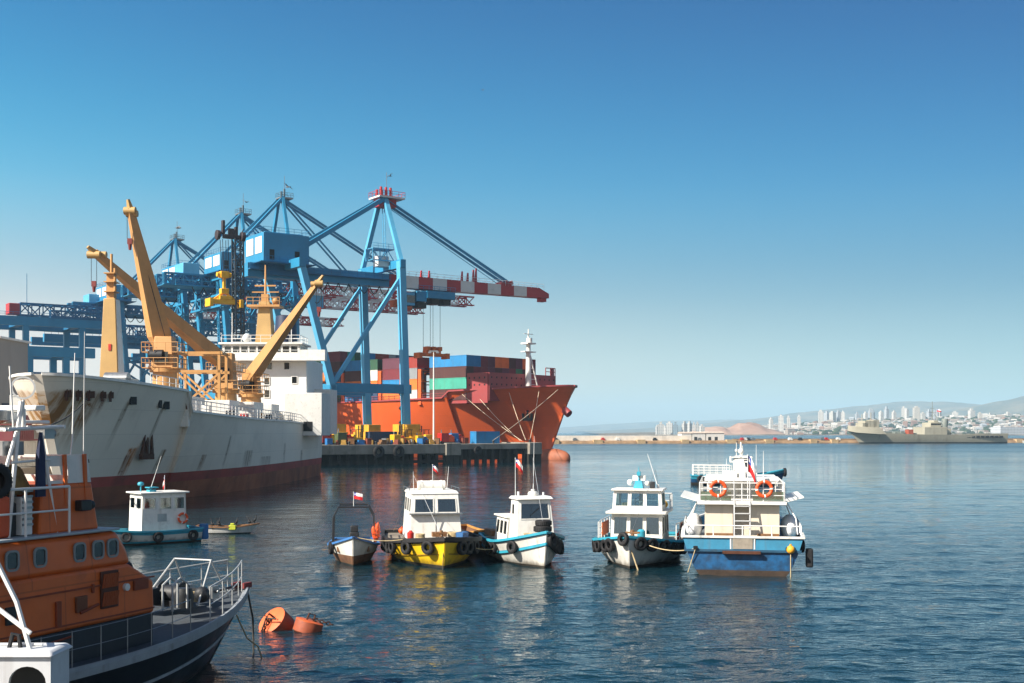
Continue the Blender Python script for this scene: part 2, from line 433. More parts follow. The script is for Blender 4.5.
def tyre_mesh():
    mb = MB(); r = [(.19,-.10),(.24,-.125),(.31,-.13),(.36,-.105),(.375,-.05),(.375,.05),(.36,.105),(.31,.13),(.24,.125),(.19,.10),(.175,.09),(.22,.07),(.29,.08),(.31,0),(.29,-.08),(.22,-.07),(.175,-.09)]
    mb.lathe(r, axis='y', n=26, closed=True)
    for i in range(26):
        a = 2*math.pi*(i+.5)/26
        c = Vector((math.sin(a)*.378, 0, math.cos(a)*.378)); T = Vector((math.cos(a), 0, -math.sin(a)))
        mb.beam(c + Vector((0,-.09,0)), c + Vector((0,.09,0)), .05, .014, up=(math.sin(a),0,math.cos(a)))
    return mb
_tyre = None
def tyre(pos, nrm, label, group, size=1.0, tilt=0, lie=False):
    """a fender tyre: its flat side faces along nrm"""
    global _tyre
    if _tyre is None: o = tyre_mesh().build('tyre_fender', rubber); _tyre = o
    else: o = _tyre.copy(); C.objects.link(o)
    o.location = pos; o.scale = (size, size, size)
    a = math.atan2(nrm[1], nrm[0]) + math.pi/2
    o.rotation_euler = (R(90), 0, a) if lie else (tilt, random.uniform(-.2, .2), a)
    return tag(o, label, 'tyre', group)
def life_ring(pos, nrm, label, group, Rr=.3, r=.075):
    mb = MB(); n = 32
    for i in range(n):
        mb.mi = 1 if i % 8 == 0 else 0
        a0, a1 = 2*math.pi*i/n, 2*math.pi*(i+1)/n; m = 10
        vs = []
        for a in (a0, a1):
            for j in range(m):
                b = 2*math.pi*j/m; rr = Rr + r*math.cos(b); vs.append((rr*math.sin(a), r*.85*math.sin(b), rr*math.cos(a)))
        mb.add(vs, [(j, (j+1)%m, m+(j+1)%m, m+j) for j in range(m)])
    o = mb.build('life_ring', [orange_plastic, flag_white], smooth=60); o.location = pos
    o.rotation_euler = (0, random.uniform(-.3,.3), math.atan2(nrm[1], nrm[0]) + math.pi/2)
    return tag(o, label, 'life ring', group)
def flag(parent, base, h, w, fh, ang, droop=.35, pole_r=.018, pole_mat=None, name='flagpole', lean=(0,0)):
    """flagpole with a tricolour: blue square with a star and white above red"""
    top = Vector(base) + Vector((lean[0], lean[1], h))
    p = MB().cyl(base, top, pole_r, pole_r*.7, 8).ball(top, pole_r*1.6, n=8, m=5).build(name, pole_mat or rail_white, parent)
    mb = MB(); nu, nv = 18, 8; d = Vector((math.cos(ang), math.sin(ang), 0)); s = Vector((-d.y, d.x, 0))
    def q(u, v): return top + d*(w*u*(1-droop*.5)) + s*(math.sin(u*7+v)*.07*w*(.3+u)) + Vector((0,0,-fh*(1-v) - droop*w*u*u - .02))
    for i in range(nu):
        for j in range(nv):
            mb.mi = 1 if j < nv/2 else (2 if i < nu/3 else 0)
            mb.add([q(i/nu,j/nv), q((i+1)/nu,j/nv), q((i+1)/nu,(j+1)/nv), q(i/nu,(j+1)/nv)], [(0,1,2,3)])
    fl = mb.build('flag', [flag_white, flag_red, flag_blue], p, smooth=80)
    c = q(1/6, .75); e1 = (q(1/6+.04,.75)-q(1/6-.04,.75)).normalized(); e2 = Vector((0,0,1)); nn = e1.cross(e2).normalized(); st = MB()
    for sg in (1, -1):
        st.poly([c + nn*.006*sg*max(1,w) + (e1*math.cos(math.pi/2+k*math.pi/5) + e2*math.sin(math.pi/2+k*math.pi/5))*(fh*.17 if k % 2 == 0 else fh*.07) for k in range(10)])
    mt = [flag_white]; so = st.build('star', mt, p); so.parent = p
    return p
def cabin(parent, b, t, z0, zt, wins, wall_m=None, th=.05, glass_m=None, name='cabin_wall', trim=None):
    """four-sided cabin of panels with real openings. b, t = corner (x, y) lists anticlockwise from the front-right;
    wins = per side a list of (u0,u1,v0,v1)"""
    mb = MB(); wall_m = wall_m or white
    B = [Vector((p[0], p[1], z0)) for p in b]; T = [Vector((p[0], p[1], zt)) for p in t]; n = len(B)
    for i in range(n):
        j = (i+1) % n; q = [B[i], B[j], T[j], T[i]]
        mb.wall(q, wins[i] if i < len(wins) else (), th)
    o = mb.build(name, wall_m, parent)
    for i in range(n):
        j = (i+1) % n; q = [B[i], B[j], T[j], T[i]]; nn = (q[1]-q[0]).cross(q[3]-q[0]).normalized()
        for h in (wins[i] if i < len(wins) else ()):
            def pt(u, v): return q[0].lerp(q[1], u).lerp(q[3].lerp(q[2], u), v)
            a = [pt(h[0],h[2]), pt(h[1],h[2]), pt(h[1],h[3]), pt(h[0],h[3])]
            f = MB()
            w = MB().hexa([p - nn*th*.65 for p in a], [p - nn*th*.4 for p in a]).build('window', glass_m or gl, parent)
            for e in range(4): f.beam(a[e]+nn*.008, a[(e+1)%4]+nn*.008, .05, .03, up=nn)
            f.build('window_frame', trim or wall_m, w)
    return o
def grid_wins(n, u0=.06, u1=.94, v0=.45, v1=.9, gap=.05):
    w = (u1-u0-gap*(n-1))/n
    return [(u0+i*(w+gap), u0+i*(w+gap)+w, v0, v1) for i in range(n)]
def rope(pts, r, label=None, sag=0, m=None, name='mooring_line', n=14, parent=None, group=None):
    if len(pts) == 2:
        a, b = Vector(pts[0]), Vector(pts[1]); pts = [a.lerp(b, i/n) - Vector((0,0,sag*4*(i/n)*(1-i/n))) for i in range(n+1)]
    o = MB().tube(pts, r, 6).build(name, m or rope_m, parent, smooth=60)
    if label: tag(o, label, 'rope', group)
    return o

# ------------------------------------------------------------------ the setting: water, haze, land
def build_water():
    rng = np.random.RandomState(3)
    ox, oy = 0.0, -25.0
    d = [34.0]
    while d[-1] < 16000:
        g = 1.003 if d[-1] < 300 else 1.003 + min(.05, (d[-1]-300)/9000)
        d.append(d[-1]*g)
    d = np.array(d); az = np.linspace(R(-52), R(52), 720)
    A, D = np.meshgrid(az, d); x = ox + np.sin(A)*D; y = oy + np.cos(A)*D; z = np.zeros_like(x)
    wind = R(112)
    for i in range(80):
        lam = 0.5 * (5.0/0.5)**(rng.rand()**1.8); th = wind + rng.randn()*.62; kk = 2*math.pi/lam
        amp = .0062 * lam**.62 * (.5+rng.rand())*.6
        fade = np.clip((lam*95 - (D-25)) / (lam*45), 0, 1) * np.interp(D, [80, 150, 300], [1, .8, .9])
        ph = kk*(x*math.cos(th) + y*math.sin(th)) + rng.rand()*6.28
        s = np.sin(ph + .35*np.sin(ph)); z += amp*fade*s
    gust = .75 + .5*np.sin(x*.031+y*.012+1)*np.sin(y*.043-x*.01)
    z *= gust * .52
    nr, nc = x.shape; vs = np.stack([x, y, z], -1).reshape(-1, 3).astype(np.float32)
    i = np.arange(nr-1)[:, None]*nc + np.arange(nc-1)[None, :]
    q = np.stack([i, i+1, i+nc+1, i+nc], -1).reshape(-1, 4).astype(np.int32)
    me = bpy.data.meshes.new('water'); me.vertices.add(len(vs)); me.vertices.foreach_set('co', vs.ravel())
    me.loops.add(q.size); me.loops.foreach_set('vertex_index', q.ravel())
    me.polygons.add(len(q)); me.polygons.foreach_set('loop_start', np.arange(0, q.size, 4, dtype=np.int32)); me.update(calc_edges=True)
    me.polygons.foreach_set('use_smooth', [True]*len(q)); me.update()
    m = bpy.data.materials.new('sea_water'); m.use_nodes = True; t = NT(m); b = t.n['Principled BSDF']
    gp = t.new('ShaderNodeNewGeometry').outputs['Position']
    b.inputs['IOR'].default_value = 1.333; b.inputs['Specular IOR Level'].default_value = .5
    vl = t.new('ShaderNodeVectorMath', operation='LENGTH'); t.l.new(gp, vl.inputs[0])
    patch = t.noise(t.mapping(gp, (.010, .022, 1)), 1.0, 4, .55)
    b.inputs['Base Color'].default_value = lin('09262f')
    t.l.new(t.math('ADD', t.ramp(patch, .3, .7, .0, .05), t.ramp(vl.outputs['Value'], 110, 620, .0, .17)), b.inputs['Roughness'])
    h1 = t.noise(t.mapping(gp, (1.6, 2.6, 1), (3,1,0)), 1.0, 4, .55); h2 = t.noise(t.mapping(gp, (.35, .7, 1)), 1.0, 5, .6)
    h3 = t.noise(t.mapping(gp, (.06, .14, 1)), 1.0, 4, .6)
    hh = t.math('ADD', t.math('MULTIPLY', h1, t.ramp(vl.outputs['Value'], 45, 150, .10, .015)), t.math('ADD', t.math('MULTIPLY', h2, t.ramp(vl.outputs['Value'], 200, 500, .09, .3)), t.math('MULTIPLY', h3, t.ramp(vl.outputs['Value'], 150, 600, .2, 1.1))))
    bn = t.new('ShaderNodeBump'); t.l.new(hh, bn.inputs['Height']); bn.inputs['Distance'].default_value = 1.0
    t.l.new(t.ramp(patch, .3, .68, .45, 1.0), bn.inputs['Strength']); t.l.new(bn.outputs[0], b.inputs['Normal'])
    me.materials.append(m)
    o = bpy.data.objects.new('water', me); C.objects.link(o); return tag(o, kind='structure')
build_water()

# sea bed and shore ground far below the picture, so nothing floats over a void
hz = MB().bx(-9000, 13000, -60, 15500, -5, 345).build('haze', [], smooth=False)
hm = bpy.data.materials.new('sea_haze'); hm.use_nodes = True; t = NT(hm)
t.n.remove(t.n['Principled BSDF']); pv = t.new('ShaderNodeVolumePrincipled')
pv.inputs['Color'].default_value = (.52, .78, .97, 1); pv.inputs['Density'].default_value = 0.00012; pv.inputs['Anisotropy'].default_value = .0
t.l.new(pv.outputs[0], t.n['Material Output'].inputs['Volume']); hz.data.materials.append(hm); tag(hz, kind='stuff')

def ridge(name, pts, d, depth, m, seed, rough=1.0, base=-2.0, nx=220, ny=26):
    """a hill range: crest heights from photograph rows at distance d, sloping to the near foot and far foot"""
    rng = random.Random(seed); xs = [X(p[0], d) for p in pts]; zs = [Z(p[1], d) for p in pts]
    mb = MB(); ph = [(rng.uniform(0,6.28), rng.uniform(.6,1.6)) for _ in range(9)]
    vs = []
    for j in range(ny+1):
        v = j/ny; f = math.sin(min(1, v/.62)*math.pi/2)**1.3 if v < .62 else math.cos((v-.62)/.38*math.pi/2)
        for i in range(nx+1):
            x = xs[0] + (xs[-1]-xs[0])*i/nx; z = float(np.interp(x, xs, zs))
            w = sum(math.sin(x/d*(90*(k+1)*q) + v*(5+3*k) + p)/(k+1.5) for k, (p, q) in enumerate(ph))
            hgt = max(0, z - base); zz = base + hgt*f + w*hgt*.035*rough*math.sin(v*math.pi)
            vs.append((x*(1+.0*v), d - depth*.62 + depth*v, max(base, zz)))
    fs = [(j*(nx+1)+i, j*(nx+1)+i+1, (j+1)*(nx+1)+i+1, (j+1)*(nx+1)+i) for j in range(ny) for i in range(nx)]
    o = mb.add(vs, fs).build(name, m, smooth=80); tag(o, kind='structure')
    def height(x, y):
        v = (y - d + depth*.62)/depth
        if v < 0 or v > 1: return base
        i = min(nx-1, max(0, (x-xs[0])/(xs[-1]-xs[0])*nx)); j = min(ny-1, v*ny); i0, j0 = int(i), int(j)
        a, b = i-i0, j-j0; z = lambda I, J: vs[J*(nx+1)+I][2]
        return (z(i0,j0)*(1-a)+z(i0+1,j0)*a)*(1-b) + (z(i0,j0+1)*(1-a)+z(i0+1,j0+1)*a)*b
    return height
def land(name, a, b, sc):
    m = bpy.data.materials.new(name); m.use_nodes = True; t = NT(m); bs = t.n['Principled BSDF']
    oc = t.new('ShaderNodeTexCoord').outputs['Object']; n = t.noise(oc, sc, 8, .65)
    t.l.new(t.mix(t.ramp(n, .4, .62), lin(a), lin(b)), bs.inputs['Base Color']); bs.inputs['Roughness'].default_value = .95; bs.inputs['Specular IOR Level'].default_value = .1
    return m
scrub = land('dry_scrub_hill', '4a4a34', '75684c', .004); town_ground = land('town_hillside', '5e5548', '7c7264', .02)
sand = land('sand_bluff', '8a6c5c', 'a88c7a', .008); forest = land('dark_slope', '2f3a2c', '4d523c', .01)
ridge('hills', [(580,431.5),(640,428.5),(700,424),(760,418),(830,409.5),(890,402),(940,402.5),(990,408),(1060,409),(1200,412),(1500,420)], 9000, 3000, scrub, 4)
ridge('hills', [(860,426),(900,421),(960,411),(1000,401),(1040,394),(1100,386),(1200,380),(1400,390)], 7000, 2600, scrub, 9)
ridge('hills', [(380,431),(480,430),(560,427.5),(640,422),(700,420),(800,420),(900,418),(1200,416)], 12500, 2500, scrub, 12)
slope = ridge('terrain', [(590,433.5),(640,432.5),(680,431.5),(700,430),(760,427.5),(800,424.5),(850,421.5),(900,420),(950,418.5),(1000,417.5),(1100,414),(1250,409),(1400,416)], 3300, 1500, town_ground, 5, .5, base=-1.0, nx=260)
ridge('terrain', [(682,433),(692,429),(705,427.2),(715,426),(722,426),(727,428.6),(731,427.4),(738,424),(750,423),(758,424.2),(764,427.4),(774,430),(782,433)], 2620, 130, sand, 21, 2.6, base=-1.0, nx=160)
ridge('hills', [(900,430),(960,425),(1000,419),(1050,414.5),(1120,411),(1300,409)], 4600, 700, forest, 31, 1.5)

# ------------------------------------------------------------------ the city across the bay
facade_m = {}
def facade(col):
    if col in facade_m: return facade_m[col]
    m = bpy.data.materials.new('facade_' + col); m.use_nodes = True; t = NT(m); b = t.n['Principled BSDF']
    oc = t.new('ShaderNodeTexCoord').outputs['Object']; sp = t.new('ShaderNodeSeparateXYZ'); t.l.new(oc, sp.inputs[0])
    fl = t.math('FRACT', t.math('DIVIDE', sp.outputs[2], 3.2)); cx = t.math('FRACT', t.math('DIVIDE', t.math('ADD', sp.outputs[0], sp.outputs[1]), 3.6))
    wn = t.math('MULTIPLY', t.math('MULTIPLY', t.math('GREATER_THAN', fl, .35), t.math('LESS_THAN', fl, .8)), t.math('GREATER_THAN', cx, .45))
    up = t.new('ShaderNodeSeparateXYZ'); t.l.new(t.new('ShaderNodeNewGeometry').outputs['Normal'], up.inputs[0])
    wn = t.math('MULTIPLY', wn, t.math('LESS_THAN', up.outputs[2], .5))
    t.l.new(t.mix(t.math('MULTIPLY', wn, .8), lin(col), lin('3a444c')), b.inputs['Base Color']); b.inputs['Roughness'].default_value = .7
    facade_m[col] = m; return m
def far_building(px, py_top, wpx, d, col, label, group, name='apartment_tower', cat='building', dep=None, base=None, setback=True):
    x = X(px, d); w = wpx*d/F; dep = dep or w*random.uniform(.8, 1.3); g = slope(x, d) if base is None else base; z1 = Z(py_top, d); h = max(5, z1 - g + 6)
    mb = MB().bx(-w/2, w/2, -dep/2, dep/2, 0, h)
    if setback:
        mb.bx(-w*.25, w*.2, -dep*.25, dep*.25, h, h + random.uniform(3, 6))
        mb.bx(-w/2-.4, w/2+.4, -dep/2-.4, dep/2+.4, h*.0+.0, 4.2)
    o = mb.build(name, facade(col), smooth=False); o.location = (x, d, z1 - h); o.rotation_euler[2] = random.uniform(-.3, .6)
    return tag(o, label, cat, group)
rng = random.Random(11)
# tall blocks on the near shore, left of the dunes
tw = [(657.5,426.5,3.2),(661,424,5),(665,427.5,3),(669.5,423,6.2),(675.5,424.5,4.2),(684.5,423.6,4.2),(689.5,423.2,3.4),(694,424.8,3),(697.5,423.4,2.8),(702,426,4)]
for i, (px, py, w) in enumerate(tw):
    far_building(px, py, w, 2500 + rng.uniform(-60, 90), ['b0aea8','bcbab4','70828e','bcbab4'][rng.randrange(4)],
        f'pale apartment block on the far shore beside the sand dunes, {ORD[min(i,11)]} before the dunes', 'apartment blocks left of the dunes', base=1)
tw2 = [(771,419.2,3.2),(781,416,4.6),(788.5,417.5,3),(799,416.6,2.8)]
for i, (px, py, w) in enumerate(tw2):
    far_building(px, py, w, 2760, 'c4c2bc', f'white apartment tower behind the sand dunes, {ORD[i]} past the dunes', 'towers behind the dunes')
tw3 = [(820.8,411.6,4.4),(827,412.8,4.2),(832.5,412.6,4.4),(838.5,412,4.2),(843,412.4,3.4),(870.8,410.4,4),(873,411.6,2.4),(881,412,3.2),(886.5,408.8,3.2),(903.5,408,3.8),(906.8,409.6,3),(916.3,407.6,5.6),(929,411.6,3.6),(935.4,411.8,4),(939.6,411.2,2.8),(955,412.4,5),(971.5,410.4,5.2),(1008,413.4,5),(865.5,413,3),(894,412,3.4),(923,413,3.4),(980,413.4,3.5),(857,414,3),(990,414.5,3.2)]
for i, (px, py, w) in enumerate(sorted(tw3)):
    far_building(px, py, w, 3000 + rng.uniform(0, 250), ['c4c1ba','b4b1a9','a4a9ad','bcb6aa'][rng.randrange(4)],
        f'white apartment tower on the city ridge above the grey ship, {ORD[i] if i < 12 else ORD[i-12]} {"before" if i < 12 else "beyond"} its mast', 'apartment towers on the city ridge')
# houses on the hillside: individuals, all alike from here
cols = ['a8a49c','bcb8b0','9c9084','8e6e5c','b0a698','868480','a0a6aa','c8c4bc']
house_meshes = []
for cidx in range(8):
    w, dp, h = 13 + cidx % 3*3, 11, 7 + cidx % 4*2.5
    mb = MB().bx(-w/2, w/2, -dp/2, dp/2, 0, h)
    mb.add([(-w/2-.5,-dp/2-.5,h),(w/2+.5,-dp/2-.5,h),(w/2+.5,dp/2+.5,h),(-w/2-.5,dp/2+.5,h),(-w/2,0,h+2.4),(w/2,0,h+2.4)], [(0,1,5,4),(2,3,4,5),(0,4,3),(1,2,5)])
    ob = mb.build('house', facade(cols[cidx]), smooth=False); house_meshes.append(ob.data); bpy.data.objects.remove(ob)
cnt = 0; spots = []
while cnt < 280:
    px = rng.uniform(770, 1035); d = rng.uniform(2480, 3220); 
    if px < 790 and d < 2720: continue
    x = X(px, d); g = slope(x, d)
    if g < 1: continue
    o = bpy.data.objects.new('house', house_meshes[rng.randrange(8)]); C.objects.link(o); o.location = (x, d, g-3); o.rotation_euler[2] = rng.uniform(-.6, .6)
    s = rng.uniform(.45, .95); o.scale = (s, s, s*rng.uniform(.8, 1.3)); tag(o, 'small pale house among the hundreds on the far city hillside', 'house', 'houses on the far hillside'); cnt += 1
mb = MB()
for k in range(1500):
    px = rng.uniform(690, 1060); d = rng.uniform(2460, 3300)
    if 680 < px < 785 and d < 2740: continue
    x = X(px, d); g = slope(x, d)
    if g < .5: continue
    w, h = rng.uniform(5, 12), rng.uniform(3, 7); mb.mi = rng.randrange(8); mb.bx(x-w/2, x+w/2, d-6, d+6, g-3, g+h)
tag(mb.build('hillside_houses', [facade(c) for c in cols], smooth=False), kind='stuff')
mb = MB()
for k in range(900):
    px = rng.uniform(600, 1060); d = rng.uniform(2440, 3300); x = X(px, d); g = slope(x, d) if px > 700 else 1
    if 680 < px < 785 and 2480 < d < 2700: continue
    if g < .3 or px < 790: continue
    r = rng.uniform(3, 7); mb.ball((x, d, g+r*.5), r*1.3, r, r*.9, 6, 4)
tag(mb.build('hillside_trees', land('town_trees', '26331f', '3f4a2c', .05)), kind='stuff')
MB().bx(X(600, 2430), X(1100, 2430), 2380, 2470, -2, 1.2).build('shore', land('shore_strip', '6b5c4a', 'a0907a', .03), smooth=False)['kind'] = 'structure'
# a long white ship hall on the shore at the far right
far_building(1008, 427, 30, 2420, 'b8bbbe', 'long low white shed on the far waterfront beyond the grey ship stern', None, 'waterfront_shed', 'shed', 30, 0, False)

# ------------------------------------------------------------------ breakwater
stone = mat('breakwater_stone', '8a6f50', .9, .3, .25, grime=.5, bump=.4, edge_scale=1.5); conc = mat('pale_concrete', 'e6dccd', .8, .1, .3, streak=.25, grime=.2, edge_scale=2)
bwr = thing('breakwater', 'long low stone breakwater with a pale parapet crossing the bay behind the boats', 'breakwater', (0,0,0))
A, B = V(X(430,648), 648, 0), V(X(1130,745), 745, 0); dirb = (B-A).normalized(); nb = Vector((-dirb.y, dirb.x, 0)); Lb = (B-A).length
def bwp(px):   # point of the wall line seen at column px
    k = (px-512)/F; return A + dirb*((k*A.y - A.x)/(dirb.x - k*dirb.y))
mb = MB(); rr = random.Random(5)
secs = []
for i in range(161):
    c = A + dirb*Lb*i/160; j = lambda a: rr.uniform(-a, a)
    secs.append([c - nb*3.2 + nb*j(.5) + V(0,0,-1), c - nb*2 + nb*j(.5) + V(0,0,.9+j(.3)), c - nb*.4 + V(0,0,1.7+j(.12)), c + nb*9 + V(0,0,1.7), c + nb*12 + V(0,0,-1)])
mb.loft(secs).build('rock_base', stone, bwr, smooth=20)
e = bwp(692); q = [A + nb*.6, e + nb*.6, e + nb*1.8, A + nb*1.8]; MB().slab(q, 1.6, 4.5).build('parapet', conc, bwr, smooth=False)
e2 = bwp(735); q = [e2 + nb*3, B + nb*3, B + nb*4.2, e2 + nb*4.2]; MB().slab(q, 1.6, 2.6).build('low_parapet', stone, bwr, smooth=False)
for k, px in enumerate((553, 597, 640, 684, 730, 768, 812, 833, 1017)):
    c = bwp(px) - nb*2.6; w = rr.uniform(2, 3); MB().slab([c - dirb*w, c + dirb*w, c + dirb*w + nb*3, c - dirb*w + nb*3], -1, 2.2).build('bollard_block', mat('block_tan','b79c74',.9,.2,.4,grime=.3), bwr, smooth=False)
roofm = mat('shed_roof', 'b8a99a', .8, .1, .5); darkhole = mat('dark_doorway', '1a1c1e', .9, .1)
for i, (p0, p1, tp) in enumerate(((684, 694, 433.4), (695, 708, 433.2), (709, 727, 433))):
    a, b = bwp(p0) + nb*4, bwp(p1) + nb*4; h = Z(tp, a.y)
    sh = thing('harbour_shed', ['small white shed at the end of the breakwater parapet', 'white shed with dark doorways in the middle of the row on the breakwater', 'longest white shed of the row on the breakwater'][i], 'shed', tuple((a+b)/2 + V(0,0,1.7)), 0, 'sheds on the breakwater')
    L = (b-a).length; sh.rotation_euler[2] = math.atan2(dirb.y, dirb.x)
    MB().bx(-L/2, L/2, 0, 6, 0, h-1.7).build('wall', white_new, sh, smooth=False)
    MB().add([(-L/2-.3,-.3,h-1.69),(L/2+.3,-.3,h-1.69),(L/2+.3,6.3,h-1.69),(-L/2-.3,6.3,h-1.69),(-L/2-.3,3,h-.8),(L/2+.3,3,h-.8)], [(0,1,5,4),(2,3,4,5),(0,4,3),(1,2,5)]).build('roof', roofm, sh, smooth=False)
    for k in range(max(1, int(L/4))):
        x = -L/2 + 2 + k*4; MB().bx(x-.9, x+.9, -.06, -.01, .0, 2.0).build('door', darkhole, sh, smooth=False)
for i in range(16):
    px = [556, 575, 603, 618, 655, 700, 742, 745, 748, 753, 775, 790, 800, 822, 826, 838][i]; c = bwp(px) - nb*.2 if px > 735 else bwp(px) + nb*.6
    o = MB().bx(-1.2, 1.2, -.7, .7, .3, 1.0).bx(-.8, .7, -.65, .65, 1.0, 1.6).cyl((-.8,-.75,.3),(-.8,.75,.3),.32).cyl((.8,-.75,.3),(.8,.75,.3),.32).build('parked_car', [dark, steel, red_p, white_new][i % 4], smooth=30)
    o.location = c + V(0,0,1.7); o.rotation_euler[2] = math.atan2(dirb.y, dirb.x); tag(o, f'tiny {["dark","grey","red","white"][i % 4]} vehicle parked on top of the distant breakwater', 'car', 'vehicles on the breakwater')

# ------------------------------------------------------------------ grey landing ship behind the breakwater end
navy = mat('naval_grey', 'a39f8e', .55, .06, .1, streak=.4, grime=.2, edge_scale=2, plates=(9, 2.4, .93, .8)); navy_d = mat('naval_dark_grey', '737a74', .6, .1, .2)  # second, darker grey for deck, funnel, mast and deck gear
def bwo(px, off):
    k = (px-512)/F; A2 = A - nb*off; return A2 + dirb*((k*A2.y - A2.x)/(dirb.x - k*dirb.y))
a = bwo(1001, 17); b = bwo(849, 17)
ns = thing('naval_ship', 'grey naval landing ship moored along the breakwater below the city', 'ship', tuple(a), math.atan2((b-a).y, (b-a).x))
LN = (b-a).length; h = Hull(LN, 16, 6.5, 5.6, 8.2, 3, .4, .85, 2.4, .12, .7, 3, 9)
hm_ = h.mesh([('z',-3,1),('z',.7,0)], 34, 4); hm_.build('hull', [navy, dark], ns, smooth=40)
h.deck(.4).build('deck', navy_d, ns)
bl = MB().loft([[(LN*x, y*wd, z) for (y, z) in ((-1, z0), (1, z0), (1, z1), (-1, z1))] for x, wd, z0, z1 in ((.80,6.8,6.0,6.4),(.84,6.6,6.0,10.2),(.97,3.6,7,11),(1.005,.6,8,11.6))]); bl.build('forecastle', navy, ns, smooth=30)
m1 = MB()
for x in (.83, .855, .885, .90): m1.bx(LN*x, LN*x+3.4, -4, 4, 10, 13.2 + (x*100) % 3)
m1.bx(LN*.845, LN*.875, -4, 4, 10, 14.4).tube([(LN*.86,0,15),(LN*.86,0,20)], .25).tube([(LN*.90,-3,13),(LN*.90,-3,19)], .2); m1.build('bow_house', navy, ns)
MB().bx(LN*.40, LN*.55, -6.2, 6.2, 5.5, 10.6).bx(LN*.43, LN*.50, -4.5, 4.5, 10.61, 13.6).bx(LN*.44, LN*.47, -3, 3, 13.61, 15).bx(LN*.36, LN*.40, -4, 4, 5.5, 9.5).build('superstructure', navy, ns, bevel=.2)
MB().bx(LN*.432, LN*.498, 4.5, 4.58, 12, 13).bx(LN*.43-.08, LN*.43, -4.2, 4.2, 12, 13).build('bridge_window', gl_dark, ns)
MB().cyl((LN*.385,0,9.5),(LN*.375,0,16),2.2,1.9).build('funnel', navy_d, ns)
mm = MB().tube([(LN*.46,0,15.5),(LN*.46,0,27.5)], .3, 8, .15)
for zz, ww in ((18,5),(20.5,7),(23,4)): mm.tube([(LN*.46,-ww/2,zz),(LN*.46,ww/2,zz)], .14).tube([(LN*.46-ww/3,0,zz),(LN*.46+ww/3,0,zz)], .14)
mm.tube([(LN*.44,3,15.5),(LN*.46,0,21)], .16).tube([(LN*.44,-3,15.5),(LN*.46,0,21)], .16).build('mast', navy_d, ns)
flag(ns, (LN*.43, 0, 15.5), 7, 2.6, 1.6, 2.6, .2, .1)
op = MB()
for k in range(11): op.bx(LN*(.04+k*.031), LN*(.04+k*.031)+2.3, h.half(.1)*1.0-.2, h.half(.1)+.35, 3.6, 4.9)
for sgn in (1,): op.build('hull_opening', darkhole, ns)
MB().bx(LN*.02, LN*.36, -6.8, 6.8, 6.2, 6.5).build('flight_deck', navy_d, ns)
MB().bx(LN*.615, LN*.645, 1, 5, 5.3, 9.0).build('deck_crate', mat('deck_crate_red', '9a4a30', .6), ns)
cl = MB(); rr = random.Random(2)
for k in range(14): x = LN*rr.uniform(.57, .79); cl.bx(x, x+rr.uniform(1.5,4), -3, rr.uniform(1, 5), 5.2, 5.4+rr.uniform(.8,2.4))
cl.build('deck_gear', navy_d, ns); ns.scale = (1, 1, .88)
# small white motor launch at the far right
c = bwp(1010) - nb*24
ml = thing('motor_launch', 'tiny white motor launch off the stern of the grey ship', 'boat', tuple(c), math.atan2(-dirb.y, -dirb.x))
hh = Hull(9, 3, 1.0, 1.0, 1.5, .4); hh.mesh([('z',-.4,0)]).build('hull', white_new, ml); hh.deck(.1).build('deck', white_new, ml); MB().bx(3, 6, -1, 1, .9, 2.6).build('cabin', white_new, ml); MB().bx(5.9, 6.05, -.9, .9, 1.9, 2.4).build('windscreen', gl_dark, ml)

# ------------------------------------------------------------------ the quay: local x along the ship-to-shore booms, y along the quay
QO = V(-22, 250, 0); QA = math.atan2(.572, .82); QZ = 4.0
def Q(u, v, z=0): return V(QO.x + .82*u - .572*v, QO.y + .572*u + .82*v, z)
qconc = mat('quay_concrete', '8b857a', .85, .2, .3, streak=.6, grime=.4, edge_scale=1.2, streak_col='3a342c', bump=.3, bscale=6); qdark = mat('dark_concrete', '2b2823', .9, .3, .5)  # near-black concrete for the back wall, piles and braces below the deck
asphalt = mat('quay_paving', '6d6a64', .9, .15, .2, grime=.3)
quay = thing('quay', 'concrete quay on piles hung with giant tyres under the big blue crane', 'quay', Q(0,0), QA)
MB().bx(-130, 1.8, -8, 330, 2.1, 3.98).bx(1.8, 6, -8, 3, 2.1, 3.98).build('deck_slab', qconc, quay, bevel=.08)
MB().bx(-129.8, 1.6, -7.8, 329.8, 3.984, 4.0).build('paving', asphalt, quay, smooth=False)
MB().bx(6, 28.5, -7.6, 2.4, 2.9, 4.05).build('mooring_platform', qconc, quay, bevel=.08)
for x0, x1 in ((4.6, 8.2), (25.6, 28.9)): MB().bx(x0, x1, -8.4, 2.8, 1.7, 4.25).build('dolphin_block', qconc, quay, bevel=.1)
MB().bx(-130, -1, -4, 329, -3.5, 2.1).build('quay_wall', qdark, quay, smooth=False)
pm = MB()
for i in range(26):
    x = -21 - 0 + i*2.0
    if x < 29:
        for y in (-7, -.5): pm.cyl((x, y, -3.5), (x, y, 2.95 if x > 6 else 2.15), .42, n=10)
for x in (5.6, 7.2, 26.2, 28.2):
    for y in (-7.4, 1.5): pm.bx(x-.7, x+.7, y-.7, y+.7, -3.5, 1.8)
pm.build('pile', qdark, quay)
MB().bx(8, 25, -3.2, -2.6, .6, 2.9).bx(-21, 5, -7.3, -7.0, .2, .8).build('brace_beam', qdark, quay)
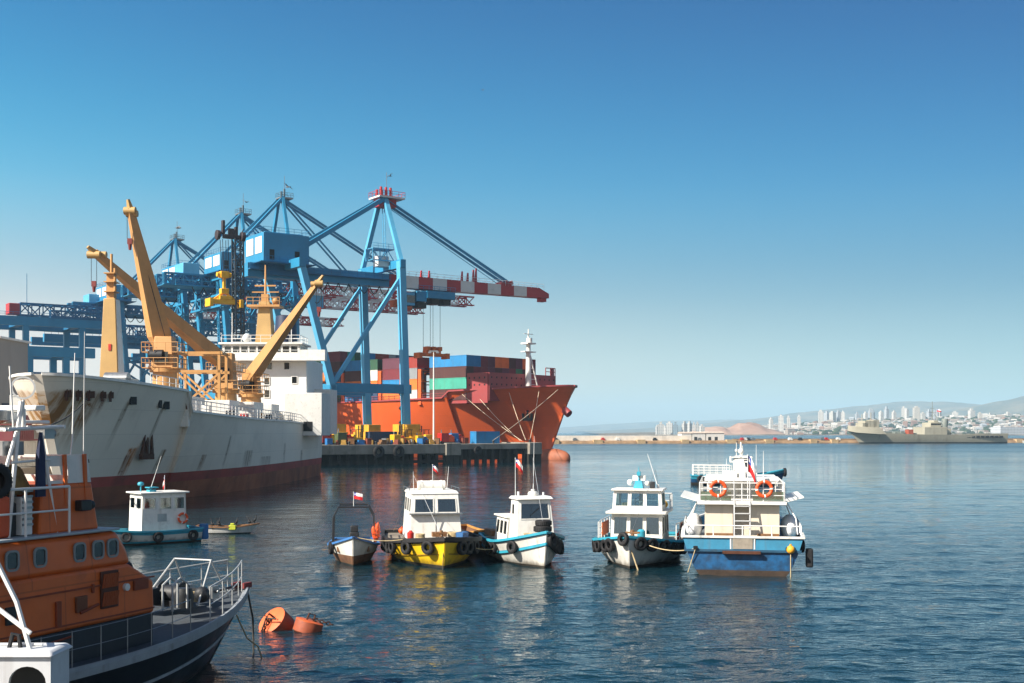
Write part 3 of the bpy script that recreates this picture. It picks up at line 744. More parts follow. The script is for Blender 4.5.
for i, u in enumerate((-60, -48, -36, -17, -11, 4, 17, 26.5)):
    o = MB().lathe([(.16,0),(.26,0),(.2,.25),(.2,.4),(.34,.5),(.3,.62),(0.02,.66)], n=12).build('bollard', black, smooth=40); o.location = Q(u, -7.2, QZ + (.05 if u > 5 else 0) + (.2 if u > 25 or 4.6 < u < 8 else 0)); tag(o, f'black iron mooring bollard on the quay edge, {ORD[i]} towards the platform end', 'bollard', 'bollards on the quay edge')
for i, (u, sz) in enumerate(((-11.1, 3.1), (-6.6, 3.1), (12.6, 2.3))):
    tyre(Q(u, -8.0 - .13*sz + (.4 if u > 6 else 0), 2.6 if u < 6 else 2.7), (.572, -.82), ['giant tyre hung on the quay face, nearer the white ship', 'giant tyre hung on the quay face, nearer the platform piles', 'worn tyre hung on the piled platform below the red bow'][i], 'tyres hung on the quay', sz)

# ------------------------------------------------------------------ ship-to-shore cranes
cblue = mat('crane_blue', '257fa8', .5, .1, .15, streak=.25, grime=.15, edge_scale=1.5, streak_col='1d4a66'); cblue_l = mat('crane_light_blue', '52a2c8', .5, .1, .15, streak=.25, grime=.1, edge_scale=1.5, streak_col='2a5f7c')
cblue_d = mat('crane_deep_blue', '1d658f', .55, .12, .2, streak=.2)
cred = mat('crane_red', 'a82a30', .55, .1, .2, grime=.15, edge_scale=2); cwhite = mat('crane_white', 'd0cecb', .55, .06, .2, grime=.2, edge_scale=2)
def sts(v, label, zB, zA, T, g, w, big, house, hcol=cblue):
    t = thing('container_crane', label, 'crane', Q(0, v, QZ), QA, 'blue container cranes along the quay')
    lm = cblue_l if big else cblue; lw = 1.55 if big else 1.5; yc = w/2
    top = 3.0 if big else 1.5; lean = 1.3; out = 7 if big else 2.5
    for y in (0, w):
        bg_ = MB().bx(-1.7, 1.7, y-3.6, y+3.6, .7, 2.5).bx(-1.5, 1.5, y-3.2, y-.1, 2.51, 4.1).bx(-1.5, 1.5, y+.1, y+3.2, 2.51, 4.1)
        bg2 = MB().bx(-g-1.7, -g+1.7, y-3.6, y+3.6, .7, 2.5).bx(-g-1.5, -g+1.5, y-3.2, y+3.2, 2.51, 4.1)
        for b_, x in ((bg_, 0), (bg2, -g)):
            for k in (-2.6, -1.6, 1.6, 2.6): b_.cyl((x-.25, y+k, .45), (x+.25, y+k, .45), .45, n=12)
            b_.build('bogie', mat('bogie_yellow','cf9a26',.55,.12,.6,streak=.4,grime=.35,rust=.25,edge_scale=2), t, bevel=.06)
        MB().beam((0,y,2.5), (-lean,y,zB+top), lw, lw*.9, up=(1,0,0)).build('leg', lm, t, smooth=False)
        m = MB().beam((-g,y,2.5), (-g,y,12), lw, lw*.8, up=(1,0,0)); m.beam((-g,y,11), (-g-out,y,zB+1), lw, lw*.8, up=(1,0,0)).build('leg', lm, t, smooth=False)
        MB().beam((-g-.9,y,11.4), (.9,y,11.4), 1.3, 1.9).build('portal_beam', cblue if big else cblue_d, t, smooth=False)
        br = MB().beam((-g+.4,y+.01,12.6), (-lean-.2,y+.01,zB-.6), .75 if big else .6); 
        if not big:
            br.beam((-.4,y+.01,12.6), (-g-1.2,y+.01,zB*.62), .55).beam((-g-1.4,y+.02,zB*.62), (-.7,y+.02,zB*.62), .8)
        br.build('brace', lm, t, smooth=False)
        # upper frame
        MB().beam((-lean,y,zB+top), (-1, yc+(1.1 if y else -1.1), zA), .95 if big else .7, .8).build('mast_post', lm, t, smooth=False)
        sg = 1 if y else -1
        bs = MB().beam((-1.2, yc+sg*1.3, zA-.4), (-g-out+.5, yc+sg*3.4, zB+3.2), .8 if big else .6, .9 if big else .6)
        bs.build('back_stay', cblue, t, smooth=False)
        fs = MB().beam((-.6, yc+sg*.9, zA-.5), (T*.735, yc+sg*1.1, zB+1.5), .42, .5)
        if not big: fs.beam((-.6, yc+sg*.9, zA-.5), (T*.38, yc+sg*1.1, zB+1.5), .35)
        else: fs.tube([(-.6, yc+sg*1.6, zA-.7), (T*.70, yc+sg*1.6, zB+1.5)], .08)
        fs.build('fore_stay', cblue, t, smooth=False)
    MB().beam((-lean,-1,zB+2.4), (-lean,w+1,zB+2.4), 1.2, 1.7).beam((-g-out,-1,zB+.9), (-g-out,w+1,zB+.9), 1.3, 1.8).beam((-g-.01,0,11.4), (-g-.01,w,11.4), 1.1, 1.6).build('cross_beam', cblue, t, smooth=False)
    # apex
    pa, pb, pw = (-3, 3.2, 2.4) if big else (-1.7, 1.7, 1.5)
    ap = MB().bx(pa, pb, yc-pw, yc+pw, zA-.35, zA); ap.build('apex_platform', cwhite if big else steel, t)
    ar = MB().rail([(pa,yc-pw,zA),(pb,yc-pw,zA),(pb,yc+pw,zA),(pa,yc+pw,zA)], 1.1, .05, 1.6, 1, closed=True)
    ar.bx(pa*.8, pb*.5, yc-pw*.6, yc+pw*.6, zA-(2.1 if big else 1.2), zA-.4)
    for k in ((-2, -.8, .3) if big else (-.6,)): ar.cyl((k,yc-1.2,zA), (k,yc-1.2,zA+2.0), .28).cyl((k+.3,yc+1.2,zA), (k+.3,yc+1.2,zA+1.8), .28)
    ar.build('sheave_block', cred if big else mat('dull_blue_grey','4f6674',.6), t)
    MB().tube([(0,yc,zA),(0,yc,zA+5.5)], .06).build('lightning_rod', steel, t)
    # girder and boom
    if big:
        MB().bx(-g-out-8, -.2, yc-1.5, yc+1.5, zB-1.6, zB+1.1).build('girder', cblue, t, smooth=False)
        MB().bx(-g-out-8, -.4, yc-2.6, yc-1.55, zB-.3, zB-.1).rail([(-g-out-8,yc-2.55,zB-.1),(-.4,yc-2.55,zB-.1)], 1.1, .045, 2).build('walkway', cblue_d, t)
        bm = MB(); n = 11; x0, x1 = 0, T-3.0
        for i in range(n):
            a, b = x0+(x1-x0)*i/n, x0+(x1-x0)*(i+1)/n; bm.mi = (i % 2 == 0); dz = .25*(a/T); dz2 = .25*(b/T)
            sec = lambda x, d_: [(x,yc-1.3,zB-1.5+d_),(x,yc+1.3,zB-1.5+d_),(x,yc+1.3,zB+1.2-d_),(x,yc-1.3,zB+1.2-d_)]
            bm.loft([sec(a,dz), sec(b,dz2)])
        bm.mi = 1; bm.loft([[(x1,yc-1.3,zB-1.25),(x1,yc+1.3,zB-1.25),(x1,yc+1.3,zB+.95),(x1,yc-1.3,zB+.95)], [(T,yc-1.0,zB-1.25),(T,yc+1.0,zB-1.25),(T,yc+1.0,zB-.2),(T,yc-1.0,zB-.2)]])
        bm.bx(T-2.2, T-.6, yc-.8, yc+.8, zB-2.1, zB-1.3)
        bm.build('boom', [cwhite, cred], t, smooth=False)
        rl = MB().rail([(1,yc+1.7,zB+1.0),(T-2,yc+1.7,zB+.7)], 1.1, .04, 1.8).rail([(1,yc-1.7,zB+1.0),(T-2,yc-1.7,zB+.7)], 1.1, .04, 1.8); rl.build('boom_railing', rail_white, t)
        an = MB()
        for x, hh in ((8,1.6),(10,1.7),(18.5,2.2),(20,2.0),(21.5,2.8),(22.2,3.2)): an.beam((x,yc-.9,zB+1), (x+.1,yc-.9,zB+1+hh), .45, .5, w2=.25, h2=.3)
        for x in (T*.70, T*.735): an.beam((x-.8,yc-1.1,zB+1), (x+.8,yc-1.1,zB+1.7), .5, .9).beam((x-.8,yc+1.1,zB+1), (x+.8,yc+1.1,zB+1.7), .5, .9)
        an.build('stay_anchor', cred, t)
        fz = MB()
        for k in range(9):
            x = -22 + k*2.4; fz.tube([(x+2.4*j/6, yc-1.9, zB-1.7-1.7*math.sin(math.pi*j/6)) for j in range(7)], .12, 5)
        fz.build('festoon_cable', black, t)
        # stair tower and platforms by the legs
        st = MB()
        for k in range(9): z = zB+4+k*1.35; st.tube([(-.4,yc-.5,z),(-.4,yc+.5,z)], .06)
        st.tube([(-.4,yc-.5,zB+3),(-.8,yc-.5,zA-1)], .09).tube([(-.4,yc+.5,zB+3),(-.8,yc+.5,zA-1)], .09)
        st.truss((-6,yc-3.5,zB+4.6), (-1,yc-3.5,zB+4.6), 3, 2.4, 3, .14); st.rail([(-6,yc-5,zB+5.8),(-1,yc-5,zB+5.8)], 1.1, .05, 1.2); st.bx(-6,-1,yc-5,yc-2,zB+5.7,zB+5.8)
        st.build('ladder', cblue_l, t)
        MB().bx(-4.4,-1.9,yc-4.4,yc-2.2,zB+2.2,zB+4.4).build('electric_house', cwhite, t)
    else:
        MB().truss((-g-out-12,yc-2.6,zB), (0,yc-2.6,zB), .9, 2.6, 14, .26).truss((-g-out-12,yc+2.6,zB), (0,yc+2.6,zB), .9, 2.6, 14, .3).bx(-g-out-12,0,yc-2.4,yc+2.4,zB-1.5,zB-1.35).build('girder', cblue, t, smooth=False)
        MB().truss((0,yc-2,zB), (T,yc-2,zB), .9, 2.3, 22, .2, [1,1,0,0]).truss((0,yc+2,zB), (T,yc+2,zB), .9, 2.3, 22, .2, [1,1,0,0]).build('boom', [cwhite, cred], t, smooth=False)
        lt = MB().truss((-g-out,-1.5,zB-5), (-g-out,w+1.5,zB-5), 1.6, 2.6, 6, .3).truss((-lean,-1.5,zB-4), (-lean,w+1.5,zB-4), 1.4, 2.2, 6, .28).truss((-g-8,yc+5.4,zB-.6), (4,yc+5.4,zB-.6), 1.2, 1.8, 14, .2)
        for y in (.4, w-.4): lt.truss((-g-out+.6,y,zB-9), (-lean,y,zB-9), .8, 1.6, 8, .22)
        lt.truss((-g-1.5,yc-6,12), (-g-2.2,yc-6,zB), 1.1, 1.1, 14, .14)
        lt.build('service_lattice', cblue, t, smooth=False)
        fz = MB()
        for k in range(12): x = -g-8+k*2.8; fz.tube([(x+2.8*j/6, yc-3.4, zB-1.7-1.9*math.sin(math.pi*j/6)) for j in range(7)], .13, 5)
        fz.build('festoon_cable', black, t)
        cb_ = MB().bx(6,10,yc-1.6,yc+1.6,zB-4.4,zB-1.4).bx(-9,-5,yc-2,yc+2,zB-4,zB-1.6).bx(-g-10,-g-6,yc-3,yc+3,zB+1.5,zB+4); cb_.build('trolley', cblue_l, t, bevel=.08)
        wk = MB().rail([(-g-12,yc-3.6,zB-1.3),(0,yc-3.6,zB-1.3)], 1.1, .06, 2).bx(-g-12,0,yc-3.7,yc-3.1,zB-1.5,zB-1.3); wk.build('walkway', cblue, t)
    # machinery house
    x0, x1, y0, y1 = house; zb = zB+1.3 if big else zB+1.9; hh = 5.6 if big else 4.2
    MB().bx(x0, x1, y0, y1, zb, zb+hh).bx(x0+.6, x1-1, y0+.8, y1-.8, zb+hh, zb+hh+.3).build('machinery_house', hcol, t, bevel=.06)
    pn = MB()
    L = y1-y0
    for a, b in ((.08,.44),(.54,.92)): pn.bx(x0-.08, x0-.003, y0+L*a, y0+L*b, zb+hh*.3, zb+hh*.88)
    pn.build('house_panel', cwhite, t)
    dr = MB()
    for a in (.13, .68): dr.bx(x0+(x1-x0)*a, x0+(x1-x0)*a+1.0, y0-.06, y0-.003, zb+.3, zb+2.3)
    dr.build('door', darkhole, t)
    MB().rail([(x0,y0-.9,zb-.2),(x1+1,y0-.9,zb-.2)], 1.1, .04, 1.5).bx(x0-1,x1+1,y0-1,y1+1,zb-.35,zb-.18).rail([(x0,y0,zb+hh),(x1,y0,zb+hh),(x1,y1,zb+hh),(x0,y1,zb+hh)], 1.1, .04, 1.6, closed=True).build('house_platform', cblue_d, t)
    sup = MB()
    for x in (x0+1, x1-1):
        for y in (y0+1, y1-1): sup.beam((x,y,zb-.35), ((x+(-g if not big else -20))/2, yc, zB+1), .45)
    sup.bx(x0+1, x1, yc-2.4, yc+2.4, zb-2.4, zb-.36) if big else sup.bx(x0, x1, yc-2.4, yc+2.4, zb-.8, zb-.36)
    sup.build('house_support', cblue_d, t, smooth=False)
    return t, yc
t1, yc = sts(0, 'largest blue container crane with a red and white boom over the orange ship', 35, 52.6, 42.6, 17, 17, True, (-30, -20.2, 4, 13.2), cblue)
# trolley, operator cab and ropes of the front crane
tr = MB().bx(9, 16, yc-2.2, yc+2.2, 35-3.4, 35-1.8).bx(6.5, 9, yc-1.7, yc+1.5, 35-4.2, 35-2).rail([(6.5,yc-2.3,35-1.8),(16,yc-2.3,35-1.8)], 1, .05, 1.3)
tr.build('trolley', cblue, t1, bevel=.05)
MB().bx(3.4, 6.3, yc-1.3, yc+1.3, 35-5.2, 35-2.4).build('operator_cab', cblue_l, t1, bevel=.1)
MB().bx(3.5, 6.2, yc-1.36, yc-1.305, 35-4.6, 35-3).bx(6.305, 6.36, yc-1.1, yc+1.1, 35-4.8, 35-3).build('cab_window', gl_dark, t1)
MB().bx(7,9.2,yc-1.2,yc+1.2,35-5.6,35-4.3).bx(10.5,12.3,yc-1.2,yc+1.2,35-4.6,35-3.4).bx(13.6,15.4,yc-1.2,yc+1.2,35-4.6,35-3.4).build('hoist_sheave', black, t1)
MB().bx(3.6,5.8,yc-1,yc+1,35-6.1,35-5.3).bx(1.2,3,yc-.8,yc+.8,35-5.6,35-4.2).build('cable_reel', mat('reel_orange', 'b5511e', .6), t1, bevel=.1)
zs_ = 19.2
rp = MB()
for x, y in ((10,-1.5),(12.5,-1.5),(10,1.5),(12.5,1.5)): rp.tube([(x,yc+y,35-3),(x-.0,yc+y,zs_+2)], .05, 5)
rp.build('hoist_rope', black, t1)
sp_m = mat('spreader_orange', 'd0641c', .55, .15, .5, grime=.3)
sp = MB().bx(8.2,14.4,yc-1.1,yc+1.1,zs_-.1,zs_+.5).bx(7.4,8.2,yc-1.25,yc+1.25,zs_-.6,zs_+.6).bx(14.4,15.2,yc-1.25,yc+1.25,zs_-.6,zs_+.6).bx(9.4,13.2,yc-.8,yc+.8,zs_+.5,zs_+1.1)
for x in (9.6, 11, 12.6): sp.bx(x,x+.8,yc-1,yc+1,zs_+1.1,zs_+2)
sp.build('spreader', sp_m, t1, bevel=.04)
sts(52.5, 'tall blue lattice container crane just behind the largest one, peak second highest', 38.4, 61, 55, 17, 17, False, (-20.6, -15, -2, 9))
sts(79, 'tall blue lattice container crane in the middle of the row of four', 38.4, 61, 55, 17, 17, False, (-22, -16, -2, 9))
sts(130.7, 'farthest and smallest looking of the four blue container cranes', 38.4, 61, 55, 17, 17, False, (-24, -17, -2, 9))

# yard gantries at the far left
def gantry(px, d, zt, L, w, label, lattice):
    g = thing('yard_gantry', label, 'crane', (X(px,d), d, QZ), QA, 'blue yard gantries'); h = zt - QZ
    for x in (0, -L*.35):
        for y in (0, w): MB().beam((x,y,0), (x,y,h), 1.5, 1.3).build('leg', cblue, g, smooth=False)
    for y in (0, w):
        MB().bx(-L, L*.28, y-.8, y+.8, h+.003, h+2.4).build('girder', cblue, g, smooth=False)
        MB().bx(-L*.35-.8, .8, y-.55, y+.55, h*.55, h*.55+1.6).build('portal_beam', cblue_d, g, smooth=False)
    MB().bx(-1,.9,0,w,h+.5,h+2).bx(-L*.35-1,-L*.35+.9,0,w,h+.5,h+2).build('cross_beam', cblue_d, g, smooth=False)
    if lattice:
        MB().truss((-L*.35,w/2,h+5), (L*.28,w/2,h+5), 4, 3.2, 9, .28).truss((-L*.2,0,h+3.4), (L*.2,0,h+3.4), 1.5, 2, 8, .22).build('trolley_frame', cblue_d, g, smooth=False)
        MB().bx(-L*.42,-L*.35,w/2-2,w/2+2,h+3.5,h+6.5).build('trolley_cab', cred, g, bevel=.1)
        r_ = MB().rail([(-L,-.9,h+2.4),(L*.28,-.9,h+2.4)], 1.1, .06, 2).tube([(-L*.3,w/2,h+6),(-L*.3,w/2,h+15)], .08).tube([(-L*.72,w/2,h+2.4),(-L*.72,w/2,h+10)], .12); r_.build('railing', cblue_d, g)
    return g
gantry(82, 330, 35, 42, 16, 'wide blue yard gantry with lattice top and red cab', True)
gantry(66, 290, 24.5, 24, 12, 'low blue yard gantry below the wide lattice one', False)

gantry(158, 372, 33, 34, 15, 'blue yard gantry half hidden behind the tan column and tan jib', True)
gantry(236, 400, 30, 30, 15, 'blue yard gantry far behind the white ship wheelhouse', True)
# harbour crane with the yellow spreader
hc = thing('harbour_crane', 'dark lattice harbour crane holding a yellow spreader above the white ship', 'crane', Q(-39, -3, QZ), QA)
MB().bx(-4,4,-3,5,1.2,3.2).build('chassis', blue_p, hc, bevel=.1)
mb = MB()
for x in (-3,-1,1,3):
    for y in (-2.7,4.7): mb.cyl((x,y-.5,.8),(x,y+.5,.8),.8,n=14)
mb.build('wheel', rubber, hc)
MB().truss((1.6,1,3.2), (1.2,1,39), 1.6, 1.6, 18, .16).build('tower', mat('crane_dark_steel', '2e3a44', .6), hc, smooth=False)
MB().bx(-1.6,1.6,.4,1.6,38.9,39.6).bx(-1.9,-1.4,.6,1.4,39.6,42.2).bx(-.6,.4,.6,1.4,39.6,40.8).beam((-2.9,1,38.4),(-1.6,1,40.6),.2).beam((1.6,1,39.2),(2.4,1,41),.18).bx(.6,1.2,.7,1.3,39.6,41.2).cyl((-3.0,1,39.4),(-2.4,1,39.4),.9).cyl((1.7,.6,39.4),(2.4,.6,39.4),.9).build('sheave_head', mat('sheave_brown', '30262a', .6), hc, bevel=.06)
mb = MB()
for x, y in ((-2.0,.4),(-.9,.4),(-2.0,1.6),(-.9,1.6)): mb.tube([(x,y,38.6),(x*.9,y,32.5)], .06, 5)
mb.build('hoist_rope', black, hc)
mb = MB().bx(-2.3,-.7,.3,1.7,31.4,32.6).cyl((-2.9,1,32),(-.1,1,32),.45).bx(-1.7,-1.2,.7,1.3,29.4,31.4).bx(-2.2,-.7,.4,1.6,28.4,29.4).bx(-4.6,1.8,.2,1.8,26.5,27.3).bx(-4.7,-4,-.3,2.3,25.9,27.4).bx(1.2,1.9,-.3,2.3,25.9,27.4).beam((-1.6,1,28.6),(-3.6,1,27.2),.4).beam((-1.2,1,28.6),(.8,1,27.2),.4).bx(-2.6,-.2,.1,1.9,27.3,28)
mb.build('spreader', yellow_p, hc, bevel=.05)

# ------------------------------------------------------------------ orange container ship
BD = V(.75, -.66, 0).normalized(); LC = 115
T0 = V(14, 274, 0); cs_o = T0 - BD*LC
cs = thing('container_ship', 'huge orange container ship with bulbous bow moored behind the quay', 'ship', cs_o, math.atan2(BD.y, BD.x))
s_or = mat('ship_orange', 'd95f2a', .45, .07, .08, streak=.18, grime=.08, streak_col='6e2316', edge_scale=.8, plates=(11, 2.6, .94, .82)); s_mar = mat('ship_maroon', '92393a', .55, .08, .15, streak=.2)
ch = Hull(LC, 30, 14, 14, 15.6, 3.2, .58, .9, 2.5, .05, 3.0, 5, 9, stem=.25, step=(.765, 1.5), q=.62)
ch.mesh([('z',-3.2,1),('z',.25,0)], 60, 8).build('hull', [s_or, mat('antifouling', '8a3b2a', .7, .1, .2)], cs, smooth=50)
ch.deck(1.2, 0, 1, 50).build('deck', s_mar, cs)
ch.strip(.5, .35, 0, 0, 1, 60).build('gunwale', s_mar, cs)
secs = []
for i in range(9):
    a = math.pi*i/8; r = 2.35*max(.03, math.sin(a))**.7; xx = LC-6.4 - 5.2*math.cos(a); secs.append([(xx, r*math.cos(b)*.8, .35 + r*math.sin(b)) for b in [2*math.pi*k/16 for k in range(16)]])
MB().loft(secs).build('bulbous_bow', mat('bulb_brown', '9a5738', .65, .2, .4, grime=.3), cs, smooth=60)
# breakwater wall on the forecastle, its row of ports, rails and gear
zf = ch.sheer(.85) - 1.2; mb = MB(); wy = 13.4; xw = LC-15
mb.bx(xw-.3, xw, -wy+1.4, wy-1.4, zf-1.5, 20.2).bx(xw-12, xw-.3, -wy+1.1, -wy+1.4, zf-2, 20.2).bx(xw-8, xw-.3, wy-1.4, wy-1.1, zf-2, 20.2)
mb.build('breakwater_wall', s_mar, cs, smooth=False)
hb = MB()
for k in range(14): y = -wy+2.2 + k*(2*wy-4.4)/13; hb.bx(xw+.004, xw+.03, y-.17, y+.17, 18.9, 19.3); hb.bx(xw+.004, xw+.03, y-.17, y+.17, 17.3, 17.7)
for k in range(7): x = xw-1.2-k*1.6; hb.bx(x-.2, x+.2, -wy+1.07, -wy+1.096, 18.8, 19.25).bx(x-.2, x+.2, -wy+1.07, -wy+1.096, 17.2, 17.6)
hb.build('lightening_hole', darkhole, cs, smooth=False)
MB().rail([(xw-.2,wy-1.4,20.2),(xw-.2,wy-5,20.2)], 1.8, .12, 1.5).bx(xw-.3,xw,wy-3,wy-2,20.2,22).build('wall_post', s_mar, cs)
fm = MB().cyl((LC-13.5,0,zf),(LC-13.5,0,28.4),.75,.5,14).bx(LC-14.6,LC-12.4,-1.5,1.5,27.2,27.5).cyl((LC-13.5,0,28.4),(LC-13.5,0,30.8),.22,.1).bx(LC-14.2,LC-12.8,-2.0,2.0,25.3,25.5).beam((LC-13.5,-1.6,29.6),(LC-13.5,1.6,29.6),.15)
fm.cyl((LC-13.2,0,27.5),(LC-13.2,0,28.6),.7)
fm.beam((LC-13.6,.5,25.4),(LC-13.9,4.6,zf),.25).beam((LC-13.6,.7,23),(LC-13.9,2,23),.15)
for k in range(6): fm.beam((LC-13.6,.7,zf+1.2+k*1.3),(LC-13.85,3.9-k*.55,zf+1.2+k*1.3),.12)
fm.build('foremast', white_new, cs)
an = MB()
for sg in (-1, 1):
    p = ch.pt(.93, sg, 10.5); N = ch.normal(.93, sg, 10.5); an = MB(); c = p + N*.2
    an.beam(p - N*.5 + V(0,0,.4), c + N*.7 + V(.3,0,-.2), 1.9, 1.7).build('hawse_pipe', s_or, cs, bevel=.15)
    a2 = MB().beam(c + N*.9 + V(0,0,1.0), c + N*1.0 + V(0,0,-1.2), .45).beam(c + N*1.0 + V(-1.2,0,-1.1), c + N*1.0 + V(1.2,0,-1.1), .6, .7).beam(c+N*1.0+V(-1.2,0,-1.2), c+N*1.2+V(-1.3,0,.3), .5, .4).beam(c+N*1.0+V(1.2,0,-1.2), c+N*1.2+V(1.3,0,.3), .5, .4); a2.build('anchor', black, cs)
MB().cyl((LC-2.6,0,11.6),(LC-1.2,0,10.6),.9,.9).build('bow_thruster_light', s_mar, cs)
lash = MB()
for xb in (LC-35.4, LC-49.4, LC-63.4):
    for y in (-14.2, -9, -4, 1, 6, 11): lash.bx(xb-.5, xb+.5, y-.25, y+.25, 13, 21.5)
    for z in (15.8, 18.5, 21.2): lash.bx(xb-.6, xb+.6, -14.4, 14.4, z, z+.2)
lash.build('lashing_bridge', s_or, cs, smooth=False)
rl = MB().rail([ch.pt(t_, -1) + V(0,.4,0) for t_ in (.3,.4,.5,.6,.7,.76)], 1.1, .05, 2); rl.build('railing', s_mar, cs)
st = MB()
for k in range(5): st.bx(LC*.5-.3, LC*.5+.3, -15.15, -15.02, 1+k*2.4, 1.2+k*2.4)
hatch = MB()
for xb in (LC-22, LC-36, LC-50, LC-64): hatch.bx(xb-13, xb, *((-9.5, 9.5) if xb == LC-22 else (-13, 13)), 12.7, 14.0)
hatch.build('hatch_cover', s_mar, cs, smooth=False)
acc = MB().bx(18, 24, -12, 12, 12.8, 22).bx(18.4, 23.6, -13.5, 13.5, 22.01, 24).bx(6, 12, -4, 4, 12.8, 23); acc.build('accommodation_block', white_new, cs, smooth=False)
CCOL = {'rust red': '8a2f26', 'maroon': '6d2630', 'dark brown': '4a2826', 'orange': 'd0702a', 'blue': '1f78ae', 'green': '2f7a52', 'dark green': '28503c', 'white': 'c3c3be', 'navy blue': '27405f', 'teal': '3d9a86', 'grey': '80868a', 'purple brown': '5a3040'}
cmesh = {}
def cont_mesh(col, L=12.19):
    if (col, L) in cmesh: return cmesh[(col, L)]
    m = mat('container_' + col.replace(' ', '_'), CCOL[col], .6, .12, .25, streak=.3, grime=.2, rust=.12, edge_scale=1.2)
    W_, H_ = 2.44, 2.59; mb = MB().bx(.06, L-.06, -W_/2+.05, W_/2-.05, .12, H_-.05)
    for x in (.08, L-.08):
        for y in (-W_/2+.08, W_/2-.08): mb.bx(x-.08, x+.08, y-.08, y+.08, 0, H_)
    for y in (-W_/2+.07, W_/2-.07):
        for z in (.08, H_-.08): mb.bx(.16, L-.16, y-.07, y+.07, z-.08, z+.08)
    for x in (.07, L-.07):
        for z in (.08, H_-.08): mb.bx(x-.07, x+.07, -W_/2+.16, W_/2-.16, z-.08, z+.08)
    n = int(L/.55)
    for k in range(n):
        x = .35 + (L-.7)*k/n
        for sg in (-1, 1): mb.bx(x, x+.25, sg*(W_/2-.05)-.022, sg*(W_/2-.05)+.022, .16, H_-.16)
    for y in (-.75,-.3,.3,.75): mb.bx(L-.06, L-.0, y-.03, y+.03, .2, H_-.2)
    mb.bx(L-.06,L-.02,-.02,.02,.16,H_-.16)
    o = mb.build('shipping_container', m, smooth=False); cmesh[(col, L)] = o.data; bpy.data.objects.remove(o); return cmesh[(col, L)]
def container(p, rz, col, label, group, L=12.19):
    o = bpy.data.objects.new('shipping_container', cont_mesh(col, L)); C.objects.link(o); o.location = p; o.rotation_euler = (0,0,rz); return tag(o, label, 'container', group)
rz_cs = cs.rotation_euler[2]; rr = random.Random(4)
front = [['dark brown','maroon','maroon','purple brown','rust red','dark brown','maroon','dark brown','purple brown','maroon'],
         ['teal','maroon','rust red','dark brown','purple brown','maroon','maroon','dark green','maroon','dark brown'],
         ['dark brown','maroon','maroon','purple brown','dark brown','purple brown','maroon','green','dark brown','dark brown'],
         ['blue','blue','maroon','purple brown','orange','orange','dark brown','purple brown','orange','maroon']]
tier_n = ['bottom', 'second', 'third', 'top']
for k in range(4):
    for i in range(10):
        y = -11.25 + i*2.5
        if k == 0 and 0 < i < 9: continue
        container(to_world(cs, (LC-21.5-12.19-.3, y, 14.02+k*2.62)), rz_cs, front[k][i], f'{front[k][i]} container aboard the orange ship, {tier_n[k]} row facing the bow, {ORD[i]} across', 'containers aboard the orange ship')
bays = [(LC-36.2, 4, ['second', 'behind the front stack']), (LC-50.2, 4, ['third', '']), (LC-64.2, 5, ['fourth', ''])]
pal = list(CCOL)
sidecols = {(0,0):['maroon','teal'],(0,1):['white','grey'],(0,2):['orange','rust red'],(0,3):['rust red','maroon']}
for b, (xb, nt_, nm) in enumerate(bays):
    for k in range(nt_):
        for i in range(12):
            if not (i < 1 or k == nt_-1): continue
            col = [['white','orange','grey','maroon'],['navy blue','orange','white','dark green'],['dark green','orange','navy blue','dark brown','maroon']][b][k] if i == 0 else rr.choice(pal)
            if b == 0 and k == 3 and i < 4: col = 'rust red'
            y = -13.2 + i*2.4*1.0
            for half, (xo, hc_) in enumerate(((-6.08, col), (-12.19, rr.choice(pal)))):
              col = hc_
              container(to_world(cs, (xb+xo, y, 14.02+k*2.62)), rz_cs, col, f'{["short","rear short"][half]} {col} container aboard the orange ship, {nm[0]} stack aft, tier {["one","two","three","four","five"][k]}, {ORD[i]} across', 'containers aboard the orange ship', 6.06)
# mooring lines of the container ship
for i, (t_, z_, end, lab) in enumerate(((.955, 15.9, Q(26.5,-7.2,4.7), 'mooring rope slanting from near the orange bow tip to the platform end'), (.90, 15.6, Q(26.3,-6,4.7), 'steep mooring rope from the orange bow beside the anchor to the platform end'), (.80, 15.3, Q(26.6,-4,4.6), 'mooring rope from the rear of the orange forecastle to the platform end'), (.83, 15.4, Q(26.9,-3,4.6), 'mooring rope from the middle of the orange forecastle to the platform end'), (.985, 16.2, Q(17,-7,4.7), 'longest mooring rope, crossing the orange bow diagonally to the platform middle'))):
    rope([to_world(cs, ch.pt(t_, -1, z_)) + V(0,-.2,0), end], .055, lab, .4, mat('pale_rope', 'cbb9a0', .9), group='mooring ropes of the orange ship')

# ------------------------------------------------------------------ things on the quay
container(Q(14.5,-3.2,4.06), QA, 'blue', 'single blue container on the piled platform below the red bow', 'containers on the quay', 6.06)
for i, (u, v, col) in enumerate(((-9.5,-1,'navy blue'),(-33,-2,'white'),(-47,-3,'rust red'))):
    container(Q(u, v, QZ+.002), QA+R(90)*(i % 2), col, [f'dark blue container beside the yellow crane feet on the quay', 'white container on the quay behind the white ship', 'red container on the quay behind the white ship'][i], 'containers on the quay', 6.06)
lp = thing('lamp_post', 'thin white lamp post on the quay in front of the orange hull', 'lamp post', Q(3.0,-6.0,QZ))
MB().cyl((0,0,0),(0,0,19),.2,.11,10).build('pole', white_new, lp); MB().bx(-.9,.9,-.2,.2,19,19.25).bx(-1.1,-.5,-.35,.35,18.7,19).bx(.5,1.1,-.35,.35,18.7,19).build('lamp_head', steel, lp)
MB().bx(-.4,.4,-.4,.4,0,.6).build('base', conc, lp)
gw = thing('gangway_tower', 'dark lattice stair tower standing on the quay against the orange hull', 'stair tower', Q(0.2,2.5,QZ), QA)
MB().truss((0,0,0),(0,0,10.5),1.8,1.8,7,.16).build('frame', dark, gw, smooth=False)
mb = MB()
